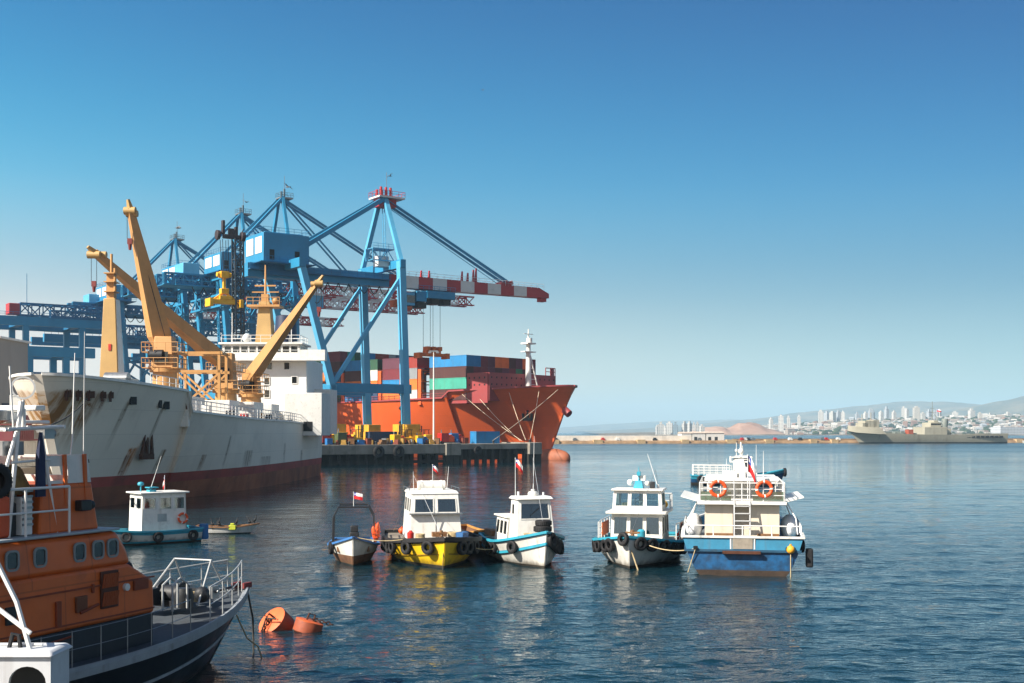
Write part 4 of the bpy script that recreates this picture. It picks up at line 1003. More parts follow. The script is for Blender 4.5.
for k in range(7): mb.beam((-.7 if k%2 else .7,-.5,k*1.5),(.7 if k%2 else -.7,-.5,k*1.5+1.5),.7,.1)
mb.build('stair', dark, gw)
def forklift(u, v, rz, label, col):
    f = thing('forklift', label, 'forklift', Q(u,v,QZ), QA+rz, 'yellow machines on the quay')
    MB().bx(-1.6,1.2,-.9,.9,.5,1.4).bx(-1.7,-.9,-.9,.9,1.4,2.0).build('body', col, f, bevel=.08)
    mb = MB()
    for x in (-1.0,.8):
        for y in (-.85,.85): mb.cyl((x,y-.2,.5),(x,y+.2,.5),.5,n=14)
    mb.build('wheel', rubber, f)
    mb = MB()
    for x in (-.8,.7):
        for y in (-.75,.75): mb.beam((x,y,1.4),(x*.8,y,2.9),.1)
    mb.bx(-.9,.8,-.9,.9,2.9,3.02).build('cab_frame', dark, f)
    MB().bx(1.25,1.45,-.6,-.45,.2,3.8).bx(1.25,1.45,.45,.6,.2,3.8).bx(1.45,2.7,-.6,-.4,.25,.35).bx(1.45,2.7,.4,.6,.25,.35).build('mast', dark, f)
    return f
forklift(-13.8, -4, R(20), 'yellow forklift beside the yellow crane feet nearest the white ship', yellow_p); forklift(2.2, -3.4, R(100), 'yellow forklift turned sideways beside the thin lamp post', yellow_p); forklift(-2.6, -4.6, R(180), 'yellow forklift between crane feet and thin lamp post', yellow_p)
def gear(u, v, cols, label, sc=1.0, seed=0):
    q = thing('generator_set', label, 'machine', Q(u,v,QZ + (.06 if u > 6 else 0)), QA, 'machines on the quay'); r_ = random.Random(seed)
    MB().bx(-1.7*sc,1.7*sc,-1,1,.1,.35).build('skid', dark, q)
    MB().bx(-1.6*sc,.2*sc,-.9,.9,.35,2.2*sc).build('housing', cols[0], q, bevel=.06); MB().bx(.25*sc,1.6*sc,-.8,.8,.35,1.5*sc).cyl((.9*sc,-.6,1.5*sc),(.9*sc,.6,1.5*sc),.4).build('engine', cols[1], q, bevel=.05)
    MB().cyl((-1*sc,.2,2.2*sc),(-1*sc,.2,2.9*sc),.12).build('exhaust', steel, q); return q
gear(9.3, -4.5, (mat('tank_blue','2b6ea5'), red_p), 'blue and red machine on the platform next to the blue container', 1, 1); gear(6.6, -5, (red_p, orange_plastic), 'red and orange machine on the platform next to the lamp post', 1, 2); gear(-17, -5, (mat('olive_green','4d5a3a'), red_p), 'green and red machine on the quay end by the white ship', 1.1, 3); gear(-19.6, -3.5, (red_p, yellow_p), 'red machine with yellow engine on the quay end by the white ship', 1.1, 4); gear(-5.0, -5.4, (yellow_p, orange_plastic), 'yellow machine in front of the crane feet on the quay', .9, 5); gear(0.2, -5.6, (yellow_p, blue_p), 'yellow and blue machine beside the lamp post foot', .8, 6)
for i in range(22):
    u = -20.5 + i*1.35 + rr.uniform(-.4,.4); v = -6.6 + rr.uniform(0,1.6); k = i % 3
    if u > 6: u += 2.5
    if 13.5 < u < 21.5: continue
    z = QZ + (.06 if u > 6 else 0)
    cn, cm = [('blue', blue_p), ('rust red', mat('crate_rust','7a3a28',.7,.2,2)), ('ochre', mat('crate_ochre','a8843c',.7,.2,2,grime=.3)), ('brown', wood), ('grey', steel)][i % 5]
    if k == 0: o = MB().bx(-.6,.6,-.5,.5,.12,1.2).bx(-.6,-.4,-.5,.5,0,.12).bx(.4,.6,-.5,.5,0,.12).bx(-.65,.65,-.55,.55,1.2,1.26).build('crate', cm, bevel=.03); nm = 'crate'
    elif k == 1: o = MB().lathe([(.01,0),(.3,0),(.3,.3),(.32,.32),(.3,.34),(.3,.6),(.32,.62),(.3,.64),(.3,.9),(.01,.9)], n=16).build('oil_drum', cm); nm = 'drum'
    else: o = MB().bx(-.9,.9,-.6,.6,0,.14).bx(-.8,.7,-.5,.5,.14,.5).bx(-.5,.8,-.45,.45,.5,.95).build('cargo_pallet', cm, bevel=.02); nm = 'pallet'
    o.location = Q(u, v, z); o.rotation_euler[2] = rr.uniform(0, 3); tag(o, f'small {cn} {nm} in the clutter along the quay edge', nm, 'clutter along the quay edge')

# ------------------------------------------------------------------ white reefer ship with tan deck cranes
tan = mat('crane_tan', 'bb8c54', .5, .1, .3, streak=.35, grime=.2, rust=.1, edge_scale=1.2, streak_col='6e4a26'); tan_l = mat('crane_cream', 'b08f58', .5, .08, .3, streak=.25, grime=.1)
S0, B0 = V(-35.9, 181, 0), V(-37.2, 94, 0); LR = (B0-S0).length
rs = thing('reefer_ship', 'white cargo ship with rust streaks, red waterline and tan deck cranes', 'ship', S0, math.atan2((B0-S0).y, (B0-S0).x))
st_l = [(84.2, 9.7, 2.2, 5.6, .05, 1.0, '96703c'), (85.4, 9.6, .8, 6.0, 0, 1.0, '8a6030'), (83.2, 9.6, .8, 3.6, 0, 1.0, '84521f'), (86.2, 9.6, .7, 3.2, 0, 1.0, 'a87a3c'), (82.2, 9.6, .6, 2.2, 0, .8, '7a4a28'), (75.3, 5.0, .8, 3.6, 0, 1.2, 'b06a22'), (75.6, 4.4, .5, 3.0, -.1, 1.2, '6b3a12'), (70, 4.8, .6, 3.2, .1, .8, '7a5a30'), (62, 4.2, .8, 2.4, 0, .9, '7a4f20'), (56, 6, .5, 4.5, 0, .6, '6e5a40'), (48, 4.4, 2.0, 3, 0, .7, '6e5a40'), (40, 3.6, 3, 2, 0, .6, '5e4a3a'), (30, 5, .7, 4, 0, .7, '70665a'), (18, 4, 1, 4, 0, .6, '70665a'), (79, 8.9, .4, 5, 0, .6, '6e5a40'), (73.4, 8.5, .4, 5, 0, .6, '6e5a40')]
hullw = mat('reefer_white', 'ece3d4', .5, .05, .12, streak=.22, grime=.16, streak_col='8b7a5e', edge_scale=.5, stains=st_l, plates=(8.5, 2.1, .93, .80))
boot = mat('reefer_boot_red', 'a2443a', .75, .25, .15, streak=.5, grime=.5, streak_col='3d2a1c', edge_scale=.8, rust=.25)
rh = Hull(LR, 16.0, 7.0, 7.9, 9.2, 3.2, .5, .92, 2.7, .04, 1.35, 4, 7.0, stem=.35, step=(.79, 1.85), q=.5)
rh.mesh([('z',-3.2,2),('z',1.75,1),('z',2.65,0)], 70, 8).build('hull', [hullw, boot, mat('reefer_boot_brown','96563a',.85,.3,.2,streak=.5,grime=.45,streak_col='33241a',edge_scale=.9,rust=.3)], rs, smooth=50)
rh.deck(1.0, 0, 1, 60).build('deck', mat('reefer_deck', '6a4a3c', .8, .2, .3), rs)
rh.strip(.25, .22, 0, 0, 1, 70).build('gunwale', white_new, rs)
# bulkhead at the break of the forecastle
hx = LR*.79; y_ = rh.half(.79)-.3; MB().bx(hx-.3, hx+.1, -y_, y_, 7, rh.sheer(.80)-.6).build('forecastle_bulkhead', white_new, rs, smooth=False)
rl = MB().rail([rh.pt(t_, 1) + V(0,-.3,0) for t_ in [.02+.765*k/16 for k in range(17)]], 1.15, .05, 1.6, 2); rl.build('railing', rail_white, rs)
rl = MB().rail([rh.pt(t_, 1) + V(0,-.4,0) for t_ in (.80,.82,.85,.875)], 1.0, .04, 1.4, 1); rl.build('railing', rail_white, rs)
for x_, z_, w_ in ((79.0, 9.3, .45), (73.4, 9.0, .5), (74.6, 9.1, .25)):
    t_ = x_/LR; p = rh.pt(t_, 1, z_); N = rh.normal(t_, 1, z_); T = V(N.y, -N.x, 0)
    m = MB().beam(p-T*w_+N*.03, p+T*w_+N*.03, .12, .9); m.build('chock_opening', darkhole, rs)
    if w_ > .5:
        m = MB().beam(p-T*(w_+.1)+N*.1+V(0,0,-.52), p+T*(w_+.1)+N*.1+V(0,0,-.52), .3, .16); m.build('chock_sill', white_new, rs)
        m = MB()
        for k in (-.4, 0, .4): m.cyl(p+T*k*1.3+N*.1+V(0,0,-.4), p+T*k*1.3+N*.1+V(0,0,.4), .12)
        m.build('chock_roller', dark, rs)
# rust-brown lettering-like scabs are worn patches where fairleads rubbed
for x_, w_ in ((86.0,.3),(85.2,.3),(84.2,.45),(82.9,.35),(82.0,.3)):
    t_ = x_/LR; p = rh.pt(t_, 1, 9.6); N = rh.normal(t_, 1, 9.6); T = V(N.y, -N.x, 0)
    MB().beam(p - T*w_ + N*.04, p + T*w_*.8 + N*.04, .1, .5 + w_*.4).beam(p + T*w_*.3 + N*.06 + V(0,0,.3), p + T*w_*.3 + N*.06 + V(0,0,-.6), .12, .2).build('fairlead', mat('rusty_iron', '4a2a1a', .9, .3, 2, rust=.4), rs)
t_ = 75.2/LR; p = rh.pt(t_, 1, 5.1); N = rh.normal(t_, 1, 5.1); T = V(N.y, -N.x, 0); c = p + N*.25; ri = _mats['rusty_iron']
MB().beam(c+V(0,0,-.8)-T*.9, c+V(0,0,-.8)+T*.9, .45, .5).beam(c-T*.8+V(0,0,-.8), c-T*.55+V(0,0,1.3)+N*.2, .55, .3, w2=.12, h2=.1).beam(c+T*.8+V(0,0,-.8), c+T*.55+V(0,0,1.3)+N*.2, .55, .3, w2=.12, h2=.1).beam(c+V(0,0,-.6), c+V(0,0,1.2), .3).build('anchor', ri, rs)
p = rh.pt(.985, 1, 3.6); MB().beam(p+V(0,.1,0), p+V(-1.5,.8,.5), .3).beam(p+V(-.4,.3,-.4), p+V(-1,.6,.9), .22).build('anchor_stock', black, rs)
# forecastle fittings
zf2 = rh.sheer(.9)-1
MB().bx(LR*.88,LR*.93,-3,-1,zf2,zf2+1.3).bx(LR*.86,LR*.9,1.5,4,zf2,zf2+1.5).cyl((LR*.89,2,zf2+1.3),(LR*.89,4,zf2+1.3),.7).build('windlass', steel, rs)
def rl_(px, py, d): return to_local(rs, P(px, py, d))
# tan column on the forecastle
b = rl_(112, 378, 112); tp = rl_(111.5, 299, 112); b.z = zf2
MB().loft([[(b.x-.95,b.y-.95,b.z),(b.x+.95,b.y-.95,b.z),(b.x+.95,b.y+.95,b.z),(b.x-.95,b.y+.95,b.z)], [(tp.x-.6,tp.y-.55,tp.z),(tp.x+.6,tp.y-.55,tp.z),(tp.x+.6,tp.y+.55,tp.z),(tp.x-.6,tp.y+.55,tp.z)]]).build('foremast', tan_l, rs, bevel=.06)
m = MB().bx(tp.x-.35,tp.x+.35,tp.y-.35,tp.y+.35,tp.z,tp.z+2.4).cyl((tp.x,tp.y,tp.z+2.4),(tp.x,tp.y,tp.z+4.2),.12)
for z in (.6,1.5,2.3): m.bx(tp.x-.7,tp.x+.7,tp.y-.5,tp.y+.5,tp.z+z,tp.z+z+.1).cyl((tp.x+.5,tp.y+.5,tp.z+z),(tp.x+.5,tp.y+.5,tp.z+z+.5),.12)
m.build('mast_light', tan, rs)
MB().bx(b.x+.74,b.x+.85,b.y-.05,b.y+.2,b.z+4.4,b.z+5.0).build('red_marking', red_p, rs)
MB().hexa([(b.x-.85,b.y+.955,b.z+.1),(b.x+.85,b.y+.955,b.z+.1),(b.x+.85,b.y+1.01,b.z+.1),(b.x-.85,b.y+1.01,b.z+.1)],[(tp.x-.5,tp.y+.56,tp.z-.1),(tp.x+.5,tp.y+.56,tp.z-.1),(tp.x+.5,tp.y+.62,tp.z-.1),(tp.x-.5,tp.y+.62,tp.z-.1)]).build('side_plate', white_new, rs, smooth=False)
# deck houses under the pedestals
for px, d, w, l in ((166,128,5,5),(200,138,6,4.5),(228,145,5.5,5),(250,154,4.6,4.5)):
    c = rl_(px, 410, d); z0 = rh.sheer(c.x/LR)-1.02; MB().bx(c.x-l/2,c.x+l/2,c.y-w/2+1,c.y+w/2+1,z0,z0+3.2).build('mast_house', white_new, rs, bevel=.06)
    MB().bx(c.x+l/2,c.x+l/2+.05,c.y,c.y+.9,z0+.2,z0+2.1).build('door', dark, rs)
def deck_crane(px, py_base, d, foot, tip, w0, w1, zped, face=None):
    bc = rl_(px, py_base, d); z0 = rh.sheer(bc.x/LR) + 2; ft = rl_(*foot); te = rl_(*tip)
    MB().cyl((bc.x,bc.y,z0), (bc.x,bc.y,bc.z+.6), 1.35, 1.25, 20).cyl((bc.x,bc.y,bc.z+.6),(bc.x,bc.y,bc.z+1.0),1.6,1.6,20).build('pedestal', tan, rs, smooth=40)
    h_ = zped
    mb = MB().loft([[(bc.x-1.1,bc.y-1.2,bc.z+1.0),(bc.x+1.2,bc.y-1.2,bc.z+1.0),(bc.x+1.2,bc.y+1.2,bc.z+1.0),(bc.x-1.1,bc.y+1.2,bc.z+1.0)], [(bc.x-.8,bc.y-.9,bc.z+1+h_),(bc.x+.7,bc.y-.9,bc.z+1+h_),(bc.x+.7,bc.y+.9,bc.z+1+h_),(bc.x-.8,bc.y+.9,bc.z+1+h_)]])
    hs = mb.build('crane_house', tan, rs, bevel=.06)
    MB().bx(bc.x+1.22,bc.x+1.27,bc.y-.7,bc.y+.7,bc.z+h_*.45,bc.z+h_*.8).build('cab_window', gl_dark, hs)
    mb = MB()
    for z in (1.05, 1+h_*.5): mb.rail([(bc.x-1.9,bc.y-1.9,bc.z+z),(bc.x+1.9,bc.y-1.9,bc.z+z),(bc.x+1.9,bc.y+1.9,bc.z+z),(bc.x-1.9,bc.y+1.9,bc.z+z)], 1.0, .04, 1.3, closed=True).bx(bc.x-1.9,bc.x+1.9,bc.y-1.9,bc.y-1.2,bc.z+z-.08,bc.z+z).bx(bc.x-1.9,bc.x+1.9,bc.y+1.2,bc.y+1.9,bc.z+z-.08,bc.z+z)
    mb.cyl((bc.x-1.2,bc.y-.5,bc.z+h_*.6),(bc.x-1.2,bc.y+.8,bc.z+h_*.6),.6).build('platform', tan, rs)
    MB().bx(bc.x-1.7,bc.x-.9,bc.y-.9,bc.y+.9,bc.z+1.2,bc.z+2.6).cyl((bc.x+1.3,bc.y-1.2,bc.z+h_*.7),(bc.x+1.3,bc.y+.2,bc.z+h_*.7),.55).build('winch', dark, rs)
    d_ = (te-ft); mid = ft + d_*.12
    ca, sa = math.cos(rs.rotation_euler[2]), math.sin(rs.rotation_euler[2])
    up = (0,0,1) if face is None else (face[0]*ca + face[1]*sa, -face[0]*sa + face[1]*ca, 0)
    mb = MB().beam(ft, mid, w0*.5, w0*.6, up, w2=w0, h2=w0*.75).beam(mid, te, w0, w0*.75, up, w2=w1, h2=w1); mb.build('jib', tan, rs, smooth=False)
    dn = d_.normalized(); hm2 = MB().beam(te - dn*.3, te + dn*.9, w1*1.1, w1*.8, w2=w1*.5, h2=w1*.4)
    hm2.cyl(te + V(0,-w1,-.3), te + V(0,w1,-.3), .42, n=12).cyl(te - dn*.9 + V(0,-w1,.3), te - dn*.9 + V(0,w1,.3), .35, n=12)
    hm2.build('jib_head', tan_l, rs)
    rp = MB().tube([te + V(0,.3,-.3), te + V(0,.3,-3.2)], .03, 5).tube([te + V(0,-.3,-.3), te + V(0,-.3,-3.2)], .03, 5)
    rp.tube([(bc.x,bc.y,bc.z+1+h_), te], .035, 5)
    e = 3.2; rp.build('hoist_rope', black, rs); MB().bx(te.x-.15,te.x+.15,te.y-.25,te.y+.25,te.z-e-.6,te.z-e).cyl((te.x,te.y,te.z-e-1.2),(te.x,te.y,te.z-e-.6),.14,.2).build('hook_block', mat('hook_dark_red','6e2420',.6), rs)
deck_crane(165, 378, 128, (163,352,129), (130,208,126), 2.1, .6, 3.4, (.6,-.8))
deck_crane(226, 398, 145, (226,366,145), (94,252,132), 1.95, .7, 4.4)
deck_crane(251, 402, 154, (246,384,153.5), (319,281,148), 1.7, .5, 3.2)
# tan trestle cradle between the cranes
c = rl_(202, 395, 138); m = MB()
for dx in (-1.6,1.6):
    for dy in (-2.4,2.4): m.beam((c.x+dx,c.y+dy,8.6),(c.x+dx,c.y+dy,15.5),.3)
    m.beam((c.x+dx,c.y-2.4,8.8),(c.x+dx,c.y+2.4,13.2),.22).beam((c.x+dx,c.y+2.4,8.8),(c.x+dx,c.y-2.4,13.2),.22).beam((c.x+dx,c.y-2.8,13.4),(c.x+dx,c.y+2.8,13.4),.3).beam((c.x+dx,c.y-2.8,15.5),(c.x+dx,c.y+2.8,15.5),.3)
m.beam((c.x-1.8,c.y-2.4,15.5),(c.x+1.8,c.y-2.4,15.5),.3).beam((c.x-1.8,c.y+2.4,15.5),(c.x+1.8,c.y+2.4,15.5),.3); m.build('jib_cradle', tan, rs, smooth=False)
# superstructure
def lx(px, d): return to_local(rs, V(X(px,d), d, 0)).y
fx = to_local(rs, V(-35, 165, 0)).x; yl, yr = lx(226,165), lx(306.5,165); zd = 6.2; zb = 16.6
mb = MB().bx(fx-13,fx,yl,yr,zd,zb)
for px, py in ((269.6,366),(287,366),(267,381),(294.6,380),(267,394)):
    y = lx(px,165); z = Z(py,165); wf = MB()
    for (ya,yb_,za,zc) in ((-.42,.42,.46,.56),(-.42,.42,-.56,-.46),(-.42,-.34,-.46,.46),(.34,.42,-.46,.46)): wf.bx(fx+.002,fx+.09,y+ya,y+yb_,z+za,z+zc)
    wf = wf.build('window', white_new, rs, smooth=False); MB().bx(fx+.002,fx+.05,y-.34,y+.34,z-.46,z+.46).build('pane', gl_dark, wf, smooth=False)
mb.build('accommodation_block', mat('reefer_house_white', 'dcdcd8', .45, .04, .2, streak=.3, grime=.08, streak_col='a8a296'), rs, smooth=False)
zt = 18.5; yb0, yb1 = lx(223,165), lx(301,165)
cb = cabin(rs, [(fx+.6,yb0),(fx+.6,yb1),(fx-5,yb1),(fx-5,yb0)], [(fx+.6,yb0),(fx+.6,yb1),(fx-5,yb1),(fx-5,yb0)], zb+.02, zt, [grid_wins(9,.03,.97,.42,.88,.018), grid_wins(3,.06,.94,.42,.88,.06), (), grid_wins(3,.06,.94,.42,.88,.06)], white_new, .1, gl_dark, 'wheelhouse')
MB().bx(fx-5.6,fx+1.0,yb0-.4,yb1+.4,zt,zt+.25).build('wheelhouse_roof', white_new, rs, bevel=.04)
MB().bx(fx-.2,fx+1.6,yl-.6,lx(327,165),zb-.35,zb-.05).bx(fx+1.5,fx+1.6,yb1,lx(327,165),zb-.05,zb+1.1).bx(fx-.2,fx+1.5,lx(327,165)-.1,lx(327,165),zb-.05,zb+1.1).build('bridge_wing', white_new, rs, smooth=False)
MB().rail([(fx+1.5,yb0,zb-.05),(fx+1.5,yb1,zb-.05)], 1.1, .04, 1.2).rail([(fx+.8,yb0,zt+.25),(fx+.8,yb1,zt+.25),(fx-5,yb1,zt+.25),(fx-5,yb0,zt+.25)], 1.0, .04, 1.4).build('bridge_railing', rail_white, rs)
MB().bx(fx-12,fx-6,yl+2,yr+2.3,zd,zb-4).build('aft_house', white_new, rs, smooth=False)
hb = lx(287,165); he = lx(325,165); MB().bx(fx-5,fx+1.8,hb,he-.1,6.0,Z(393,164)).build('stern_house', mat('patchy_white', 'd2d2ce', .55, .06, .4, streak=.5, grime=.3, streak_col='8f8a84'), rs, bevel=.05)
MB().bx(fx+1.8,fx+1.86,hb+2.6,he-1.4,6.6,7.9).build('house_opening', darkhole, rs); MB().bx(fx-2,fx+6,hb-3.5,hb-1.2,6.4,9.5).build('deck_locker', mat('locker_grey','9a9288',.7,.2,.5,grime=.5), rs, bevel=.05)
c = rl_(265.5, 330, 169); MB().loft([[(c.x+a,c.y+b_,zt+.2) for a,b_ in ((1.3,-1.2),(1.3,1.2),(-1.3,1.2),(-1.3,-1.2))],[(c.x+a,c.y+b_,24.8) for a,b_ in ((.8,-.75),(.8,.75),(-.8,.75),(-.8,-.75))]]).build('mainmast', tan_l, rs, bevel=.05)
MB().bx(c.x-1.6,c.x+1.6,c.y-2.3,c.y+2.3,24.0,24.3).rail([(c.x+1.6,c.y-2.3,24.3),(c.x+1.6,c.y+2.3,24.3)],1,.05,1).cyl((c.x,c.y,24.8),(c.x,c.y,30),.22,.1).beam((c.x,c.y-1.9,26.2),(c.x,c.y+1.9,26.2),.15).bx(c.x-.1,c.x+.1,c.y-1.5,c.y+1.5,27.0,27.2).ball((c.x,c.y+1.4,24.9),.5).bx(c.x-.5,c.x+.5,c.y-.5,c.y+.5,24.8,25.9).build('mast_platform', tan, rs)
MB().cyl((c.x-5,c.y+1.8,zt),(c.x-5.4,c.y+1.8,23.2),1.7,1.5).build('funnel', mat('funnel_navy','1f2c4a'), rs)
m = MB()
for y in (yb0+1, yb1-1.5): m.tube([(fx-1,y,zt+.2),(fx-1,y,zt+4.5)],.06)
m.ball((fx-1,yb0+3,zt+1),.6).bx(fx-.2,fx+.1,yb1-4,yb1-2.2,zt+.9,zt+1.1).build('antenna', rail_white, rs)
# mooring gear on deck and ladder of the stern
m = MB(); r_ = random.Random(8)
for k in range(26):
    x = r_.uniform(18, 63); y = rh.half(x/LR)-r_.uniform(1,2.4); z0 = rh.sheer(x/LR)-1; m.mi = r_.randrange(4); m.bx(x-.4,x+.4,y-.4,y+.4,z0,z0+r_.uniform(.8,2.0))
m.build('deck_gear', [dark, white_new, red_p, tan], rs, bevel=.05)
rope([to_world(rs, rh.pt(.972,1,9.2)) + V(.2,-.1,0), V(X(32,66),66,Z(429,66))], .05, 'mooring rope from the white ship bow slanting above the orange vessel', .5, rope_dark)

# ------------------------------------------------------------------ wharf and clutter left of the white ship
wharf = thing('wharf', 'concrete wharf edge with buildings beside the white ship', 'wharf', (0,0,0))
MB().bx(-190,-47.5,52,222,-3.5,3.0).build('wall', qconc, wharf, smooth=False); MB().bx(-189.7,-47.7,52.3,221.7,3.004,3.02).build('paving', asphalt, wharf, smooth=False)
wh = thing('warehouse', 'grey warehouse block with dark shutters behind the white bow', 'warehouse', (X(8,170)-1.5, 171, 3.02))
MB().bx(-22,2.3,-6,4,0,Z(341,170)-3).build('wall', mat('warehouse_grey', '9b968f', .8, .08, .1, streak=.2), wh, smooth=False); MB().bx(-22.4,2.7,-6.4,4.4,Z(341,170)-3,Z(339,170)-3).build('roof', white_new, wh, smooth=False); MB().bx(-21,2.32,-6.06,-6.003,3.2,7.5).bx(2.303,2.36,-5,3,3.2,7.5).build('shutter', mat('shutter_navy', '2c3a4c', .7), wh, smooth=False)
r_ = random.Random(3)
for i, (px, py, d, w, hh, col) in enumerate(((20,392,140,9,0,'white'),(38,374,150,6,0,'grey'),(6,404,120,6,0,'white'),(52,402,128,6,0,'dark green'),(44,412,118,6,0,'maroon'))):
    x = X(px, d); z = 3.022; n = max(1, round((Z(py,d)-3)/2.6))
    for k in range(n):
        container((min(x,-50.3), d, z+k*2.6), R(90 + r_.uniform(-3,3)), col if k == n-1 else r_.choice(['white','grey','maroon','white']), f'{["white","grey","white","dark green","maroon"][i]} stack of containers on the wharf beside the white bow, {ORD[k]} box up', 'containers beside the white bow', 6.06)

# ------------------------------------------------------------------ small boats
def boat(name, label, stem, hd, hull, group='small boats in the harbour'):
    """an Empty at the stern waterline such that the stem waterline stands at the given point"""
    d = V(hd[0], hd[1], 0).normalized(); o = Vector(stem) - d*(hull.L - hull.rake*.6)
    return thing(name, label, 'boat', o, math.atan2(d.y, d.x), group)
hull_white = mat('boat_white', 'd2d0c8', .45, .08, 1.2, streak=.5, grime=.3, rust=.16, edge_scale=4, streak_col='6b5b48', bump=.15, bscale=12, wl=(.05, .36, .85, '5e5342'))
hull_yellow = mat('boat_yellow', 'efc420', .45, .1, 1.2, streak=.3, grime=.3, rust=.15, edge_scale=4, streak_col='7a5a1c', bump=.15, bscale=12, wl=(.1, .5, .7, '6e5a20'))
bottom = mat('weedy_bottom', '2e2b24', .8, .4, 2, grime=.5, bump=.4); turq = mat('turquoise_paint', '2f93ab', .45, .1, 2, streak=.25, grime=.25, rust=.12)
brown_b = mat('brown_wood_paint', '6a4c36', .65, .25, 2, streak=.5, grime=.4); tyre_grp = 'tyres hung round the small boats'
def hang_tyres(root, h, spec, who, size, start=1):
    """spec: list of (t, side, drop); a label names each by order along its side"""
    n = {1: 0, -1: 0}; tot = {1: sum(s[1] == 1 for s in spec), -1: sum(s[1] == -1 for s in spec)}
    for (t_, side, drop) in spec:
        z = h.sheer(t_) - drop; p = h.pt(t_, side, z) + h.normal(t_, side, z)*(.15*size); N = h.normal(t_, side, z)
        w = to_world(root, p); a = root.rotation_euler[2]; Nw = V(N.x*math.cos(a)-N.y*math.sin(a), N.x*math.sin(a)+N.y*math.cos(a), 0)
        k = n[side]; n[side] += 1
        tyre(w, Nw, f'black tyre hung on the {who}, {ORD[k]} from the bow on its {"starboard" if side < 0 else "port"} side', tyre_grp, size, random.uniform(-.12,.12))
        b = to_world(root, h.pt(t_, side)); rope([b, w + V(0,0,.36*size)], .018, f'short rope holding the {ORD[k]} {"starboard" if side < 0 else "port"} tyre of the {who}', 0, rope_dark, 'tyre_rope', 3, group='ropes holding the tyres')

# white open boat with an arched frame
h1 = Hull(6, 2.5, .85, .8, 1.42, .4, .5, .8, 2.0, .3, .75, 3, .5)
b1 = boat('open_boat', 'small white open boat with a bare arched canopy frame beside the yellow launch', (X(353,58.2), 58.2, 0), (.12,-1), h1)
h1.mesh([('z',-.4,1),('z',.06,2),('z',.48,0)], 26).build('hull', [hull_white, bottom, brown_b], b1, smooth=50)
h1.deck(.5, 0, .97, inset=.02).build('floor', wood, b1); h1.deck(.04, .72, .99).build('foredeck', hull_white, b1)
h1.strip(.12, .1).build('gunwale', mat('blue_gunwale','3b6ea8',.5,.1,2), b1)
fr = MB()
for x in (1.4, 3.4):
    fr.tube([(x,-1.05,.8),(x,-1.02,2.2),(x,-.75,2.72),(x,.75,2.72),(x,1.02,2.2),(x,1.05,.8)], .045, 6)
for y in (-1.02,1.02): fr.tube([(1.4,y,2.2),(3.4,y,2.2)], .035, 6)
for y in (-.75,0,.75): fr.tube([(1.4,y,2.72),(3.4,y,2.72)], .035, 6)
fr.build('canopy_frame', dark, b1)
MB().bx(1.2,1.5,-1.1,1.1,.45,.75).bx(3,3.3,-1.15,1.15,.45,.75).bx(4.5,4.75,-.8,.8,.6,.85).build('seat', wood, b1, bevel=.02)
MB().bx(.2,.5,-.25,.25,.6,1.2).bx(.05,.4,-.2,.2,1.2,1.55).cyl((.1,0,.9),(.1,0,-.3),.07).build('outboard_motor', dark, b1, bevel=.04)
flag(b1, (3.4,0,2.72), .75, .5, .32, R(70), .15, .014, flag_white)
tyre(to_world(b1, h1.pt(.7,-1,.75)+V(0,-.12,0)), (-1,-.3), 'black tyre on the side of the small white open boat', tyre_grp, .85)
for k in range(4):
    m = MB().ball((0,0,.38), .13, .1, .42, 10, 8).bx(-.11,.11,-.11,.11,.2,.26).bx(-.11,.11,-.11,.11,.42,.48)
    o = m.build('life_jacket', orange_plastic, smooth=50); o.location = to_world(b1, (4.0-.34*k, 1.12+.02*k, .86+.16*(k%2)+.16)); o.rotation_euler = (R(10), R(8*k-10), k); tag(o, f'orange life jacket heaped between the open boat and yellow boat, {ORD[k]} from the bow', 'life jacket', 'orange life jackets')

# yellow launch
h2 = Hull(9, 4.8, 1.15, 1.15, 1.5, .5, .5, .85, 2.5, .22, .8, 3, .5)
b2 = boat('launch', 'yellow hulled launch with white cabin and black rubber edge', (X(444,57), 57.0, 0), (.2,-.98), h2)
h2.mesh([('z',-.5,1),('z',.14,0),('s',.24,2)], 30).build('hull', [hull_yellow, bottom, rubber], b2, smooth=50)
h2.deck(.12).build('deck', mat('deck_worn','7d7466',.8,.2,2,grime=.5), b2)
h2.strip(.16, .2, .06).build('rubbing_strake', rubber, b2); h2.strip(.05, .05, .78, t1=.97, transom=False).build('trim_line', mat('dark_yellow','8a6a10'), b2)
x0, x1 = 2.6, 6.0
cabin(b2, [(x1,-1.3),(x1,1.3),(x0,1.3),(x0,-1.3)], [(x1-.35,-1.15),(x1-.35,1.15),(x0+.1,1.15),(x0+.1,-1.15)], 1.1, 3.4, [[(.06,.46,.60,.90),(.54,.94,.60,.90)],[(.08,.30,.6,.9),(.36,.6,.6,.9),(.66,.92,.6,.9)],[(.3,.7,.1,.85)],[(.08,.34,.6,.9),(.4,.64,.6,.9),(.70,.92,.6,.9)]], white_new, .06)
MB().loft([[(x1-.3,-1.22,3.4),(x1-.3,1.22,3.4),(x0,1.22,3.4),(x0,-1.22,3.4)],[(x1-.42,-1.1,3.56),(x1-.42,1.1,3.56),(x0+.1,1.1,3.56),(x0+.1,-1.1,3.56)]]).build('roof', white_new, b2, bevel=.03)
MB().bx(x1-.25,x1+.06,-1.32,1.32,2.40,2.46).bx(x1+.005,x1+.03,-.03,.03,1.15,2.4).build('cabin_trim', steel, b2)
m = MB().cyl((4.2,-.7,3.78),(4.2,.7,3.78),.24,n=18)
for y in (-.5,0,.5): m.cyl((4.2,y-.04,3.78),(4.2,y+.04,3.78),.26,n=18)
m.bx(3.9,4.5,-.55,.55,3.56,3.64).build('life_raft', white_new, b2)
